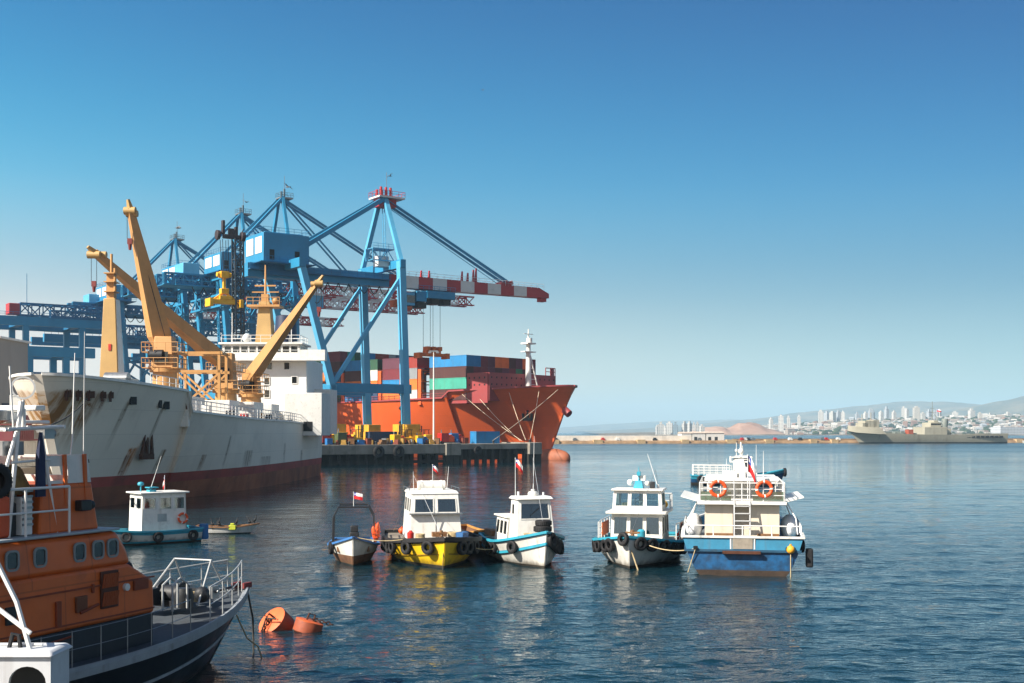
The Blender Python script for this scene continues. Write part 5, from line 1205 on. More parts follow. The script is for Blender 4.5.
MB().cyl((4.6,-.95,3.5),(4.6,-.98,4.5),.018,.008).cyl((3.2,.95,3.5),(3.2,1.05,4.7),.018,.008).cyl((4.6,-.95,3.4),(4.6,-.95,3.62),.05).build('antenna', rail_white, b2)
flag(b2, (3.6,.15,3.56), 1.25, .4, .28, R(80), .6, .016)
m = MB().rail([(x1-.6,-1.25,3.52),(x0+.2,-1.25,3.52)], .16, .015, 1.2, 0).rail([(x1-.6,1.25,3.52),(x0+.2,1.25,3.52)], .16, .015, 1.2, 0); m.build('grab_rail', steel, b2)
MB().bx(6.9,7.3,-.35,.35,1.4,1.62).cyl((7.8,0,1.3),(7.8,0,1.75),.08).bx(7.72,7.88,-.3,.3,1.6,1.66).build('bow_bitt', wood, b2)
m = MB()
for k in range(5): m.tube([(6.7+.04*k,-.8+.3*math.cos(a*.6+k),1.38+.03*k) if False else (6.75+.28*math.cos(2*math.pi*a/14),.75+.28*math.sin(2*math.pi*a/14),1.38+.045*k) for a in range(14)], .028, 5, closed=True)
m.build('rope_coil', rope_m, b2)
hang_tyres(b2, h2, [(.93,-1,.42),(.80,-1,.40),(.66,-1,.38),(.60,-1,.38),(.52,-1,.36),(.44,-1,.36),(.36,-1,.36)], 'yellow launch', .9)
hang_tyres(b2, h2, [(.90,1,.45),(.84,1,.45),(.76,1,.42)], 'yellow launch', .95)
rope([to_world(b2, (8.6,0,1.5)), to_world(b2, (8.95,-.1,-.1))], .02, 'thin rope hanging over the bow of the yellow launch', 0, rope_dark)
rope([to_world(b2, h2.pt(.8,-1)), to_world(b1, h1.pt(.96,1)+V(0,0,.05))], .022, 'mooring rope from the small open boat to the yellow launch', .12)

# white boat with turquoise stripes
h3 = Hull(7.4, 3.5, 1.1, 1.05, 1.75, .5, .5, .8, 2.4, .25, .85, 3, .45)
b3 = boat('launch', 'white launch with two turquoise stripes and a big tyre lying on its bow', (X(545,57.2), 57.2, 0), (.27,-.96), h3)
h3.mesh([('z',-.5,1),('z',.1,0),('s',.66,2),('s',.50,0),('s',.12,2)], 30).build('hull', [hull_white, bottom, turq], b3, smooth=50)
h3.deck(.15).build('deck', mat('deck_cream','b5aa98',.8,.15,2,grime=.4), b3); h3.strip(.13, .12).build('gunwale', turq, b3); h3.strip(.09, .1, .58).build('rubbing_strake', turq, b3)
cabin(b3, [(5.7,-.95),(5.7,.95),(4.3,1.0),(4.3,-1.0)], [(5.35,-.82),(5.35,.82),(4.35,.88),(4.35,-.88)], 1.2, 3.2, [[(.08,.92,.52,.90)],[(.15,.8,.55,.88)],[],[(.2,.55,.62,.88)]], white_new, .06)
MB().loft([[(5.55,-.95,3.2),(5.55,.95,3.2),(4.2,1.0,3.2),(4.2,-1.0,3.2)],[(5.4,-.85,3.34),(5.4,.85,3.34),(4.3,.9,3.34),(4.3,-.9,3.34)]]).build('roof', white_new, b3, bevel=.03)
cabin(b3, [(4.24,-1.1),(4.24,1.1),(1.9,1.1),(1.9,-1.1)], [(4.24,-1.0),(4.24,1.0),(2.1,1.0),(2.1,-1.0)], 1.0, 2.2, [[],[(.06,.3,.3,.88),(.36,.62,.3,.88),(.68,.94,.3,.88)],[(.3,.7,.1,.8)],[(.06,.3,.3,.88),(.36,.62,.3,.88),(.68,.94,.3,.88)]], white_new, .05, name='aft_cabin_wall')
MB().bx(1.8,4.22,-1.12,1.12,2.2,2.3).build('aft_roof', white_new, b3, bevel=.04)
MB().bx(2.4,3.4,-.4,.5,2.31,2.42).build('roof_mat', orange_plastic, b3, bevel=.03)
MB().lathe([(.02,0),(.24,0),(.26,.1),(.22,.2),(.02,.24)], (4.8,.1,3.34), n=18).cyl((4.8,.1,3.58),(4.8,.1,3.66),.1).build('radar_dome', white_new, b3, smooth=50)
MB().cyl((4.5,.2,3.34),(4.52,.25,6.3),.02,.008).cyl((4.6,-.6,3.34),(4.6,-.6,3.55),.06).cyl((4.6,.7,3.34),(4.6,.7,3.5),.05).build('antenna', rail_white, b3)
flag(b3, (4.6,-.75,3.3), 1.9, .55, .42, R(62), .7, .018)
MB().beam((5.62,-.2,2.45),(5.48,.25,2.8),.02).build('wiper', dark, b3)
MB().bx(.2,1.7,-1.2,-.9,1.1,1.4).bx(.2,1.7,.9,1.2,1.1,1.4).build('bench', wood, b3)
hang_tyres(b3, h3, [(.78,-1,.40),(.55,-1,.36),(.48,-1,.34),(.42,-1,.38)], 'turquoise striped launch', .82)
hang_tyres(b3, h3, [(.965,1,.32),(.93,1,.42),(.89,1,.48),(.85,1,.52),(.78,1,.5)], 'turquoise striped launch', .9)
tyre(to_world(b3, (6.75,0,1.86)), (1,0), 'big black tyre lying flat on the bow of the turquoise striped launch', tyre_grp, 1.15, lie=True)
tyre(to_world(b3, (6.72,.05,2.14)), (1,0), 'black tyre stacked on top of the big one on the launch bow', tyre_grp, 1.05, lie=True)
rope([to_world(b3, h3.pt(.55,-1,.7)), to_world(b2, h2.pt(.8,1,.9))], .022, 'mooring rope between the yellow launch and the turquoise striped launch', .1)

# red and brown dinghy between
h8 = Hull(4.6, 1.9, 1.2, 1.0, 1.3, .3, .5, .75, 2.2, .3, .7)
b8 = thing('dinghy', 'brown and red wooden dinghy half hidden between the yellow and turquoise striped launches', 'boat', (-3.2,68.2,0), R(-62), 'small boats in the harbour')
h8.mesh([('z',-.3,0)]).build('hull', brown_b, b8, smooth=50); h8.deck(.5).build('floor', mat('red_inside','a8452e',.7,.15,2), b8); h8.strip(.1,.1).build('gunwale', mat('ochre_wood','a8793c',.7,.2,3), b8)
MB().bx(1.2,1.5,-.85,.85,.85,.92).bx(2.7,3.0,-.8,.8,.85,.92).build('seat', mat('ochre_wood','a8793c'), b8)

# two-storey white launch ringed with tyres
h4 = Hull(9.2, 4.6, 1.0, 1.0, 1.55, .55, .5, .85, 2.7, .25, .85, 3, .4)
b4 = boat('launch', 'white two-storey launch with many tyres round its turquoise edged bow', (X(629,57.0), 57.0, 0), (-.23,-.973), h4)
h4.mesh([('z',-.55,1),('z',.12,0),('s',.16,2)], 30).build('hull', [hull_white, bottom, turq], b4, smooth=50)
h4.deck(.16).build('deck', mat('deck_cream','b5aa98'), b4); h4.strip(.12, .12).build('gunwale', turq, b4)
cabin(b4, [(6.3,-1.3),(6.3,1.3),(3.2,1.3),(3.2,-1.3)], [(6.15,-1.25),(6.15,1.25),(3.2,1.25),(3.2,-1.25)], 1.0, 2.42, [grid_wins(3,.05,.95,.28,.9,.05), grid_wins(3,.05,.95,.28,.9,.06), [(.35,.65,.05,.9)], grid_wins(3,.05,.95,.28,.9,.06)], white, .07)
MB().bx(3.0,6.55,-1.5,1.5,2.425,2.56).build('upper_deck', white, b4, bevel=.03)
cabin(b4, [(6.0,-1.25),(6.0,1.25),(4.3,1.25),(4.3,-1.25)], [(5.85,-1.18),(5.85,1.18),(4.35,1.18),(4.35,-1.18)], 2.565, 3.55, [grid_wins(3,.05,.95,.22,.9,.05), [(.08,.92,.25,.9)], [(.06,.47,.12,.92),(.53,.94,.12,.92)], [(.08,.92,.25,.9)]], white, .07, glass('clear_glass','d8e6ea',.9), 'wheelhouse_wall')
MB().bx(4.2,6.05,-1.3,1.3,3.555,3.66).build('roof', white, b4, bevel=.03)
MB().lathe([(.21,0),(.25,0),(.25,.05),(.21,.05)], (5.5,.05,3.0), 'x', 20, closed=True).beam((5.52,-.2,3.0),(5.52,.3,3.0),.03).beam((5.52,.05,2.78),(5.52,.05,3.22),.03).beam((5.3,.05,2.6),(5.52,.05,3.0),.06).build('steering_wheel', white_new, b4)
MB().loft([[(5.3+a*.25,.0+b_*.25,3.66) for a,b_ in ((1,-1),(1,1),(-1,1),(-1,-1))],[(5.3+a*.16,b_*.16,4.05) for a,b_ in ((1,-1),(1,1),(-1,1),(-1,-1))]]).cyl((5.3,0,4.05),(5.3,0,4.75),.035,.02).bx(5.2,5.4,-.09,.09,4.3,4.5).build('light_mast', turq, b4)
MB().bx(5.0,5.25,-.32,.32,4.05,4.3).ball((5.2,-.45,3.95),.16).ball((5.2,.42,3.9),.14).build('searchlight', white_new, b4); MB().bx(5.1,5.35,.55,.8,3.67,4.0).build('horn_box', dark, b4, bevel=.03)
MB().cyl((5.0,.95,3.66),(4.6,.35,5.4),.02,.008).cyl((5.0,.95,3.64),(5.0,.95,3.85),.05).build('antenna', rail_white, b4)
m = MB().rail([(4.2,-1.45,2.56),(3.05,-1.45,2.56),(3.05,1.45,2.56),(4.2,1.45,2.56)], .75, .025, .7); m.build('railing', rail_white, b4)
for sg in (-1,1):
    m = MB().rail([(6.0,sg*1.95,.95),(4,sg*2.1,.95),(1.2,sg*2.1,.95)], 1.0, .028, 1.0, 2); m.build('side_railing', rail_white, b4)
    MB().bx(2.4,4.6,sg*1.98-.02,sg*1.98+.02,1.15,1.85).build('rail_panel', mat('orange_panel','c0622a',.6,.15,2,grime=.2), b4, bevel=.01)
MB().bx(1.0,2.6,-.9,.9,.9,1.4).build('engine_box', wood, b4, bevel=.04)
MB().lathe([(.02,0),(.2,0),(.2,.3),(.12,.38),(.02,.4)], (7.1,.35,1.35), n=14).build('bucket', turq, b4)
MB().cyl((7.7,0,1.3),(7.7,0,1.75),.09).bx(7.6,7.8,-.35,.35,1.58,1.66).build('bow_bitt', wood, b4)
hang_tyres(b4, h4, [(.985,-1,.10),(.90,-1,.32),(.86,-1,.34),(.78,-1,.32),(.70,-1,.30),(.64,-1,.32),(.58,-1,.34),(.52,-1,.32)], 'two-storey launch', .86)
hang_tyres(b4, h4, [(.955,1,.28),(.90,1,.28),(.82,1,.28),(.73,1,.32),(.68,1,.34),(.62,1,.32),(.56,1,.34),(.50,1,.34)], 'two-storey launch', .86)
rope([to_world(b4, (8.95,.1,.9)), to_world(b4, (9.0,.45,-.1))], .035, 'rope hanging from the bow of the two-storey launch into the water', 0)

def small_gear(root, items, where):
    for i, (x, y, z, kind, m_) in enumerate(items):
        if kind == 'crate':
            o = MB().bx(-.28,.28,-.2,.2,0,.03).bx(-.28,.28,-.2,-.17,.03,.28).bx(-.28,.28,.17,.2,.03,.28).bx(-.28,-.25,-.17,.17,.03,.28).bx(.25,.28,-.17,.17,.03,.28).build('fish_crate', m_, bevel=.01); nm = 'fish crate'
        elif kind == 'coil':
            o = MB()
            for k in range(6): o.tube([((.2+.02*(k%2))*math.cos(2*math.pi*a/14), (.2+.02*(k%2))*math.sin(2*math.pi*a/14), .03+.04*k) for a in range(14)], .025, 5, closed=True)
            o = o.build('rope_coil', m_, smooth=60); nm = 'rope coil'
        elif kind == 'float':
            o = MB().ball((0,0,.18),.18,n=12,m=8).cyl((0,0,.35),(0,0,.42),.04).build('net_float', m_, smooth=60); nm = 'net float'
        else:
            o = MB().lathe([(.02,0),(.16,0),(.17,.3),(.1,.36),(.06,.42),(.02,.42)], n=14).build('jerry_can', m_, smooth=40); nm = 'can'
        o.location = to_world(root, (x,y,z)); o.rotation_euler[2] = i*1.1; tag(o, f'small {where[1][i]} {nm} lying on the {where[0]}', nm, 'small gear on the boats')
blue_pl = mat('crate_blue','2a5f95',.6,.1,3,grime=.2); net_g = mat('net_green','3d5a44',.9,.2,5)
small_gear(b2, [(7.6,-1.0,1.34,'coil',rope_m),(7.3,1.1,1.34,'crate',blue_pl),(1.4,-1.2,1.06,'float',orange_plastic),(1.6,.9,1.06,'crate',red_p),(6.6,-1.35,1.26,'can',red_p)], ('deck of the yellow launch', ['beige','blue','orange','red','red']))
small_gear(b3, [(6.2,-.55,1.36,'coil',rope_m),(.9,.2,.98,'crate',blue_pl),(1.3,-.6,.98,'float',orange_plastic)], ('deck of the turquoise striped launch', ['beige','blue','orange']))
small_gear(b4, [(7.2,-.7,1.12,'coil',rope_m),(2.6,-1.6,.85,'crate',blue_pl),(2.0,1.7,.85,'float',orange_plastic),(3.4,1.1,2.57,'float',yellow_p),(3.5,-.9,2.57,'coil',rope_m)], ('two-storey launch', ['beige','blue','orange','yellow','ochre']))
small_gear(b1, [(2.2,.4,.4,'can',red_p),(2.2,-.4,.4,'coil',rope_m)], ('floor of the small white open boat', ['red','beige']))
for r_, a_, bs in ((b2, (4.6,-.95,4.3), ((7.9,0,1.5),(1.0,-1.6,1.2))), (b3, (4.5,.2,5.2), ((7.0,0,1.75),(.3,1.1,1.15))), (b4, (4.95,.8,4.6), ((8.6,0,1.5),(.4,.9,1.0)))):
    MB().tube([bs[0], a_], .009, 4).tube([a_, bs[1]], .009, 4).build('stay_wire', steel, r_)
# blue tour boat seen from astern
h5 = Hull(14, 5.6, 1.74, 1.74, 2.3, .6, .45, .96, 2.4, .24, .8, 3, 1.2, srake=-.15)
b5 = thing('tour_boat', 'biggest launch with blue stern, ladder and railed upper deck', 'boat', (X(742.5,54.4), 54.4, 0), R(80), 'small boats in the harbour')
lblue = mat('stern_light_blue','347c9c',.45,.1,1.5,streak=.3,grime=.25,edge_scale=3); dblue = mat('stern_deep_blue','08456f',.5,.45,2.5,streak=.2,grime=.2,edge_scale=3,streak_col='0d2436', wl=(.2, .42, .4, '1d2420')); weed = mat('weedy_brown','33271e',.85,.4,2,grime=.5)  # strong mottling of the deep blue paints in light patches off the water
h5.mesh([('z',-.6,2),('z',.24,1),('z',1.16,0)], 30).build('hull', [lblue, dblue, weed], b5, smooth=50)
h5.deck(.6).build('deck', greydeck, b5); h5.strip(.14, .09).build('gunwale', white, b5); h5.strip(.2, .1, .62).build('rubbing_strake', mat('strake_blue','1c4a66',.6,.2,2,grime=.5), b5)
MB().bx(-.06,-.012,-.45,.45,1.2,1.72).build('stern_door', mat('bare_plywood','8d8578',.7,.15,3,streak=.3), b5); MB().bx(-.05,-.012,.5,.56,1.19,1.72).bx(-.05,-.012,-.56,-.5,1.19,1.72).build('door_frame', white, b5)
MB().bx(-.35,-.02,-.8,.9,1.0,1.12).build('boarding_step', mat('rusty_iron','4a2a1a'), b5)
for y in (-2.0,2.1): MB().cyl((-.06,y,1.25),(-.2,y,1.25),.07).bx(-.24,-.18,y-.1,y+.1,1.18,1.32).build('cleat', black, b5)
rp_ = [h5.pt(t_, s_, h5.sheer(t_)) + V(.06,-s_*.08,.04) for s_, ts_ in ((1,(.45,.3,.15,0)),(-1,(0,.15,.3,.45))) for t_ in ts_]
MB().rail(rp_, .46, .03, 1.35, 0).build('deck_railing', rail_white, b5)
beige = mat('cabin_beige','cfc4b2',.5,.05,1.5,streak=.25,grime=.12)
MB().wall([(1.9,1.72,1.1),(1.9,.42,1.1),(1.9,.42,3.1),(1.9,1.72,3.1)], (), .06).wall([(1.9,-.42,1.1),(1.9,-1.72,1.1),(1.9,-1.72,3.1),(1.9,-.42,3.1)], (), .06).wall([(2.4,.42,1.1),(2.4,-.42,1.1),(2.4,-.42,3.1),(2.4,.42,3.1)], (), .06).build('cabin_back_wall', beige, b5)
for sg in (1,-1):
    q = [(9.5,1.72,1.1),(1.95,1.72,1.1),(1.95,1.72,3.1),(9.5,1.72,3.1)] if sg > 0 else [(1.95,-1.72,1.1),(9.5,-1.72,1.1),(9.5,-1.72,3.1),(1.95,-1.72,3.1)]
    MB().wall(q, grid_wins(4,.2,.95,.45,.88,.03), .06).build('cabin_side_wall', white, b5)
    MB().bx(2.4,9.4,sg*1.69-.01,sg*1.69+.01,1.95,2.9).build('window', gl_dark, b5)
MB().wall([(9.5,-1.72,1.1),(9.5,1.72,1.1),(9.4,1.72,3.1),(9.4,-1.72,3.1)], grid_wins(3,.05,.95,.45,.88,.04), .06).build('cabin_front_wall', white, b5)
MB().bx(1.5,9.8,-2.05,2.05,3.1,3.26).build('upper_deck', white_new, b5, bevel=.03)
for sg in (1,-1):
    MB().hexa([(2.2,sg*2.05,3.2),(7.5,sg*2.05,3.2),(7.5,sg*2.85,3.42),(2.2,sg*2.85,3.42)], [(2.2,sg*2.05,3.26),(7.5,sg*2.05,3.26),(7.5,sg*2.85,3.48),(2.2,sg*2.85,3.48)]).build('awning_wing', white_new, b5)
    m = MB().ball((3.4,sg*2.25,1.95),1.3,.42,.62,14,10); m.build('covered_raft', mat('white_canvas','d9dadb',.8,.05,2), b5, smooth=60)
    MB().tube([(1.0,sg*2.5,1.8),(1.6,sg*2.45,2.5),(2.4,sg*2.1,3.15)], .03).tube([(5,sg*2.6,1.8),(5,sg*2.1,3.15)], .03).build('awning_strut', rail_white, b5)
    MB().bx(1.75,1.85,sg*.9-.5 if sg>0 else -1.7,sg*.9+.75 if sg>0 else -.7,1.2,1.75).build('bench_back', wood, b5)
up = [(1.6,-1.95,3.26),(1.6,1.95,3.26),(9.6,1.95,3.26),(9.6,-1.95,3.26)]
MB().rail(up, .86, .028, .9, 2, closed=True).build('upper_railing', rail_white, b5)
mint = glass('mint_panel','a9cfc6',.55)
for y0_, y1_ in ((.5,1.9),(-1.9,-.5)): MB().bx(1.64,1.66,y0_,y1_,3.3,3.72).build('rail_panel', mint, b5)
lm = MB()
for y in (-.36,.36): lm.beam((1.15,y,1.1),(1.5,y,3.3),.06).tube([(1.5,y,3.3),(1.62,y,4.25),(2.2,y,4.3)], .025)
for k in range(6): z = 1.35+k*.34; x = 1.15+.35*(z-1.1)/2.2; lm.bx(x-.06,x+.12,-.34,.34,z-.02,z+.02)
lm.build('ladder', mat('ladder_grey','b7b9ba',.5,.1,3), b5)
m = MB()
for y in (-1.6,1.6):
    for x in (3.4,8.8): m.cyl((x,y,3.26),(x,y,4.2),.03)
m.bx(3.2,9.0,-1.75,1.75,4.2,4.27)
for x in (3.2,5,7,9): m.beam((x,-1.75,4.17),(x,1.75,4.17),.05)
m.build('canopy', white_new, b5)
MB().bx(7.2,8.6,-.9,.9,3.26,4.2).build('helm_console', white_new, b5, bevel=.04)
MB().loft([[(5+a*.32,b_*.32,4.275) for a,b_ in ((1,-1),(1,1),(-1,1),(-1,-1))],[(5+a*.12,b_*.12,5.2) for a,b_ in ((1,-1),(1,1),(-1,1),(-1,-1))]]).cyl((5,0,5.2),(5,0,6.0),.06,.04).bx(4.8,5.2,-.3,.3,5.25,5.33).ball((5,0,5.55),.14).bx(4.9,5.1,-.55,.55,5.0,5.06).cyl((5,.5,5.06),(5,.5,5.3),.05).cyl((5,-.5,5.06),(5,-.5,5.3),.05).build('mast', white_new, b5)
m = MB()
for y, hh_ in ((-.75,1.6),(-1.1,1.3),(.7,.9)): m.cyl((5.4,y,4.27),(5.4,y,4.27+hh_),.02,.008)
m.bx(4.3,4.6,.2,.9,4.275,4.6).bx(4.3,4.6,-.2,.1,4.275,4.7).build('antenna', rail_white, b5)
flag(b5, (2.4,-.28,3.3), 2.1, 1.15, .75, R(-78), 1.15, .022)
for i, y in enumerate((1.1,-1.02)): life_ring(to_world(b5, (1.5,y,3.85)), (-.02,-1), ['orange life ring on the tour boat upper rail, on the side away from its flag', 'orange life ring on the tour boat upper rail, on the side nearer its flag'][i], 'life rings on the blue tour boat', .34, .085)
f_ = MB().bx(-.22,.22,-.16,.16,-.42,.42).build('rubber_fender', rubber, bevel=.06); f_.location = to_world(b5, (.5,-2.98,.8)); f_.rotation_euler[2] = R(80); tag(f_, 'black block fender hung at the stern corner of the blue tour boat', 'fender')
for i, t_ in enumerate((.10,.18,.26)): z = 1.25; p = h5.pt(t_,-1,z) + V(0,-.12,0); tyre(to_world(b5,p), (1,0), f'black tyre on the side of the blue tour boat, {ORD[i]} from the stern', tyre_grp, .8)
by = MB().ball((0,0,0),.19,n=14,m=10).cyl((0,0,.17),(0,0,.25),.05).build('buoy_float', mat('float_yellow','e0a030',.5), smooth=60); by.location = to_world(b5, (-.2,-2.12,1.22)); tag(by, 'small yellow ball float hung on the blue stern', 'float')
rope([to_world(b5, (-.2,-2.12,1.05)), to_world(b5, (-.25,-2.12,-.2))], .025, 'pale rope dropping from the yellow float into the water', 0)
rope([to_world(b4, (8.4,.7,1.15)), to_world(b5, (-.2,2.1,1.2))], .03, 'mooring rope from the two-storey launch to the blue tour boat', .2)
rope([to_world(b5, (-.2,2.1,1.2)), to_world(b5, (-.1,2.45,.1))], .02, 'loose rope end at the corner of the blue stern', 0)

# launch crossing behind the tour boat
h6 = Hull(11.6, 3.4, 1.1, 1.05, 1.9, .5, .5, .85, 2.2, .2, .7, 3, .8)
b6 = thing('launch', 'distant launch with white railed stern passing behind the blue tour boat', 'boat', (X(691,150),150,0), R(-6), 'small boats in the harbour')
h6.mesh([('z',-.5,1),('z',.25,2),('s',.4,0)], 26).build('hull', [turq, bottom, dblue], b6, smooth=50); h6.deck(.15).build('deck', greydeck, b6); h6.strip(.14,.14).build('gunwale', turq, b6)
MB().rail([h6.pt(t_,-1)+V(0,.1,0) for t_ in (.42,.2,.02)] + [h6.pt(t_,1)+V(0,-.1,0) for t_ in (.02,.2,.42)], 1.3, .05, .8, 3).build('deck_railing', rail_white, b6)
cabin(b6, [(8.2,-1.1),(8.2,1.1),(5.2,1.1),(5.2,-1.1)], [(7.2,-.95),(7.2,.95),(5.3,.95),(5.3,-.95)], 1.0, 3.3, [[(.08,.92,.5,.92)],[(.1,.55,.5,.9)],[],[(.45,.9,.5,.9)]], white_new, .06, gl_dark)
MB().bx(5.0,7.5,-1.1,1.1,3.3,3.42).build('roof', white_new, b6); MB().cyl((5.6,0,3.4),(5.6,0,5.2),.04).cyl((6.4,.5,3.4),(6.4,.5,4.8),.03).ball((5.6,0,4.2),.2).build('mast', white_new, b6)
hang_tyres(b6, h6, [(.1,-1,.4),(.2,-1,.4)], 'distant launch', 1.3); tyre(to_world(b6,(11.5,0,1.5)), (1,0), 'black tyre on the bow of the distant launch', tyre_grp, 1.4)

# white and blue launch behind the orange vessel
f_ = V(-.78,-.62,0).normalized()
h7 = Hull(6.4, 2.5, .8, .75, 1.1, .4, .5, .85, 2.2, .22, .7)
b7 = thing('launch', 'white launch with boxy white cabin and blue hull line near the rusty bow', 'boat', (-19.0,72.0,0), math.atan2(f_.y, f_.x), 'small boats in the harbour')
h7.mesh([('z',-.4,1),('z',.1,2),('z',.2,0),('s',.22,2)], 26).build('hull', [hull_white, bottom, turq], b7, smooth=50); h7.deck(.12).build('deck', greydeck, b7); h7.strip(.11,.1).build('gunwale', turq, b7)
cabin(b7, [(3.7,-1.0),(3.7,1.0),(1.0,1.0),(1.0,-1.0)], [(3.62,-.98),(3.62,.98),(1.02,.98),(1.02,-.98)], .65, 2.92, [[(.08,.42,.62,.9),(.56,.92,.62,.9)],[(.04,.3,.62,.9),(.40,.66,.60,.9),(.72,.96,.60,.9)],[(.3,.7,.05,.85)],[(.04,.3,.6,.9),(.40,.66,.6,.9),(.72,.96,.6,.9)]], white_new, .05, glass('clear_glass','c4d4da',.8))
MB().bx(.85,3.82,-1.14,1.14,2.92,3.02).build('roof', white_new, b7, bevel=.03)
MB().lathe([(.02,0),(.17,.02),(.19,.12),(.14,.2),(.02,.22)], (3.2,-.4,3.36), n=16).cyl((3.2,-.4,3.02),(3.2,-.4,3.36),.04).bx(2.7,3.1,.2,.7,3.02,3.14).bx(2.6,3.15,.1,.8,3.24,3.3).cyl((2.9,.45,3.14),(2.9,.45,3.24),.06).build('radar', turq, b7, smooth=50)
MB().cyl((2.9,.2,3.02),(2.3,.45,5.1),.022,.008).build('antenna', rail_white, b7); flag(b7, (2.2,.7,3.0), .95, .5, .36, R(-100), .95, .014)
MB().wall([(2.75,1.012,1.3),(2.2,1.01,1.3),(2.2,1.008,1.75),(2.75,1.01,1.75)], (), .01).build('cabin_vent', mat('vent_grey','9fa8a8',.6), b7)
life_ring(to_world(b7, (1.25,1.1,1.45)), (.62,-.78), 'red life ring on the side of the boxy white cabin', None, .27, .07)
hang_tyres(b7, h7, [(.72,1,.35),(.44,1,.32),(.10,1,.35)], 'boxy white launch', .8)
dr_ = MB().lathe([(.02,-.45),(.26,-.45),(.28,-.3),(.26,0),(.28,.3),(.26,.45),(.02,.45)], axis='z', n=16).build('plastic_drum', blue_p); dr_.location = to_world(b7, (-.32,.5,.55)); tag(dr_, 'blue drum fender hung at the stern of the boxy white launch', 'drum')

# dinghy full of cormorants
h9 = Hull(3.9, 1.3, .5, .42, .62, .25, .5, .8, 2.0, .25, .6)
b9 = thing('dinghy', 'low white rowing dinghy carrying black cormorants', 'boat', (X(198,77),77,0), R(3), 'small boats in the harbour')
h9.mesh([('z',-.25,1),('z',.06,0)]).build('hull', [white, bottom], b9, smooth=50); h9.deck(.25).build('floor', wood, b9); h9.strip(.08,.07).build('gunwale', wood, b9); MB().bx(1,1.25,-.6,.6,.3,.36).bx(2.3,2.55,-.6,.6,.34,.4).build('seat', wood, b9)
o = MB().bx(-.22,.22,-.2,.2,0,.3).bx(-.14,.1,-.12,.12,.3,.42).build('canister', mat('lime_plastic','a8b02c',.6), bevel=.03); o.location = to_world(b9,(2.3,-.5,.26)); tag(o, 'lime green canister in the middle of the white dinghy', 'canister')
bird_m = mat('cormorant_black', '141518', .7, .2, 8)
def cormorant(loc, rz, label):
    k = [((-.22,0,.10),.02),((-.08,0,.16),.075),((.04,0,.26),.095),((.09,0,.38),.06),((.10,0,.50),.035),((.12,0,.58),.035),((.17,0,.61),.038),((.23,0,.61),.012),((.30,0,.605),.006)]
    secs = []
    for (p, r), a in zip(k, (0,.5,.9,1.2,1.5,1.2,.4,0,0)):
        n = V(math.sin(a)*-1, 0, math.cos(a)); secs.append([V(*p) + n*r*math.cos(t) + V(0,r*math.sin(t),0) for t in [2*math.pi*i/8 for i in range(8)]])
    m = MB().loft(secs); m.ball((-.02,.08,.23),.13,.03,.08,8,6).ball((-.02,-.08,.23),.13,.03,.08,8,6).cyl((.02,.04,0),(.0,.04,.2),.015).cyl((.02,-.04,0),(0,-.04,.2),.015).bx(-.02,.1,.01,.07,0,.015).bx(-.02,.1,-.07,-.01,0,.015)
    o = m.build('cormorant', bird_m, smooth=60); o.scale = (.8,.8,.8); o.location = loc; o.rotation_euler[2] = rz; return tag(o, label, 'bird', 'cormorants on the dinghy')
for i, (x, y, a) in enumerate(((1.0,-.5,2.6),(1.2,.5,.4),(1.42,-.52,3),(2.35,.5,1),(3.3,-.25,2.8),(3.55,.2,.5))):
    cormorant(to_world(b9, (x, y, h9.sheer(x/3.9)+.04)), a, f'black cormorant perched on the white dinghy, {ORD[i]} from its stern')
gm = mat('gull_grey', '6d6f72', .7, .1, 5)
for i, (px, py, d, s_) in enumerate(((178,228,190,1.2),(246,202,240,1.2),(288,187,200,1.2),(390,176,230,1.0),(483,90,160,.5))):
    m = MB().ball((0,0,0),.32,.1,.1,8,6).ball((.34,0,.03),.09,n=8,m=6)
    for sg in (-1,1): m.hexa([(.12,sg*.05,0),(.14,sg*.45,.2),(-.02,sg*.45,.2),(-.14,sg*.05,0)], [(.12,sg*.05,.03),(.14,sg*.45,.22),(-.02,sg*.45,.22),(-.14,sg*.05,.03)]).hexa([(.14,sg*.45,.2),(-.02,sg*.95,.12),(-.08,sg*.95,.12),(-.02,sg*.45,.2)], [(.14,sg*.45,.22),(-.02,sg*.95,.13),(-.08,sg*.95,.13),(-.02,sg*.45,.22)])
    m.hexa([(-.28,-.05,0),(-.28,.05,0),(-.48,.1,0),(-.48,-.1,0)], [(-.28,-.05,.02),(-.28,.05,.02),(-.48,.1,.02),(-.48,-.1,.02)])
    o = m.build('gull', gm); o.location = P(px,py,d); o.scale = (s_,)*3; o.rotation_euler = (.3,0,i*1.3); tag(o, f'grey gull in the sky above {["the tan column","the yellow spreader","the second highest crane peak","the highest crane peak","the red and white boom"][i]}', 'bird', 'gulls in the sky')

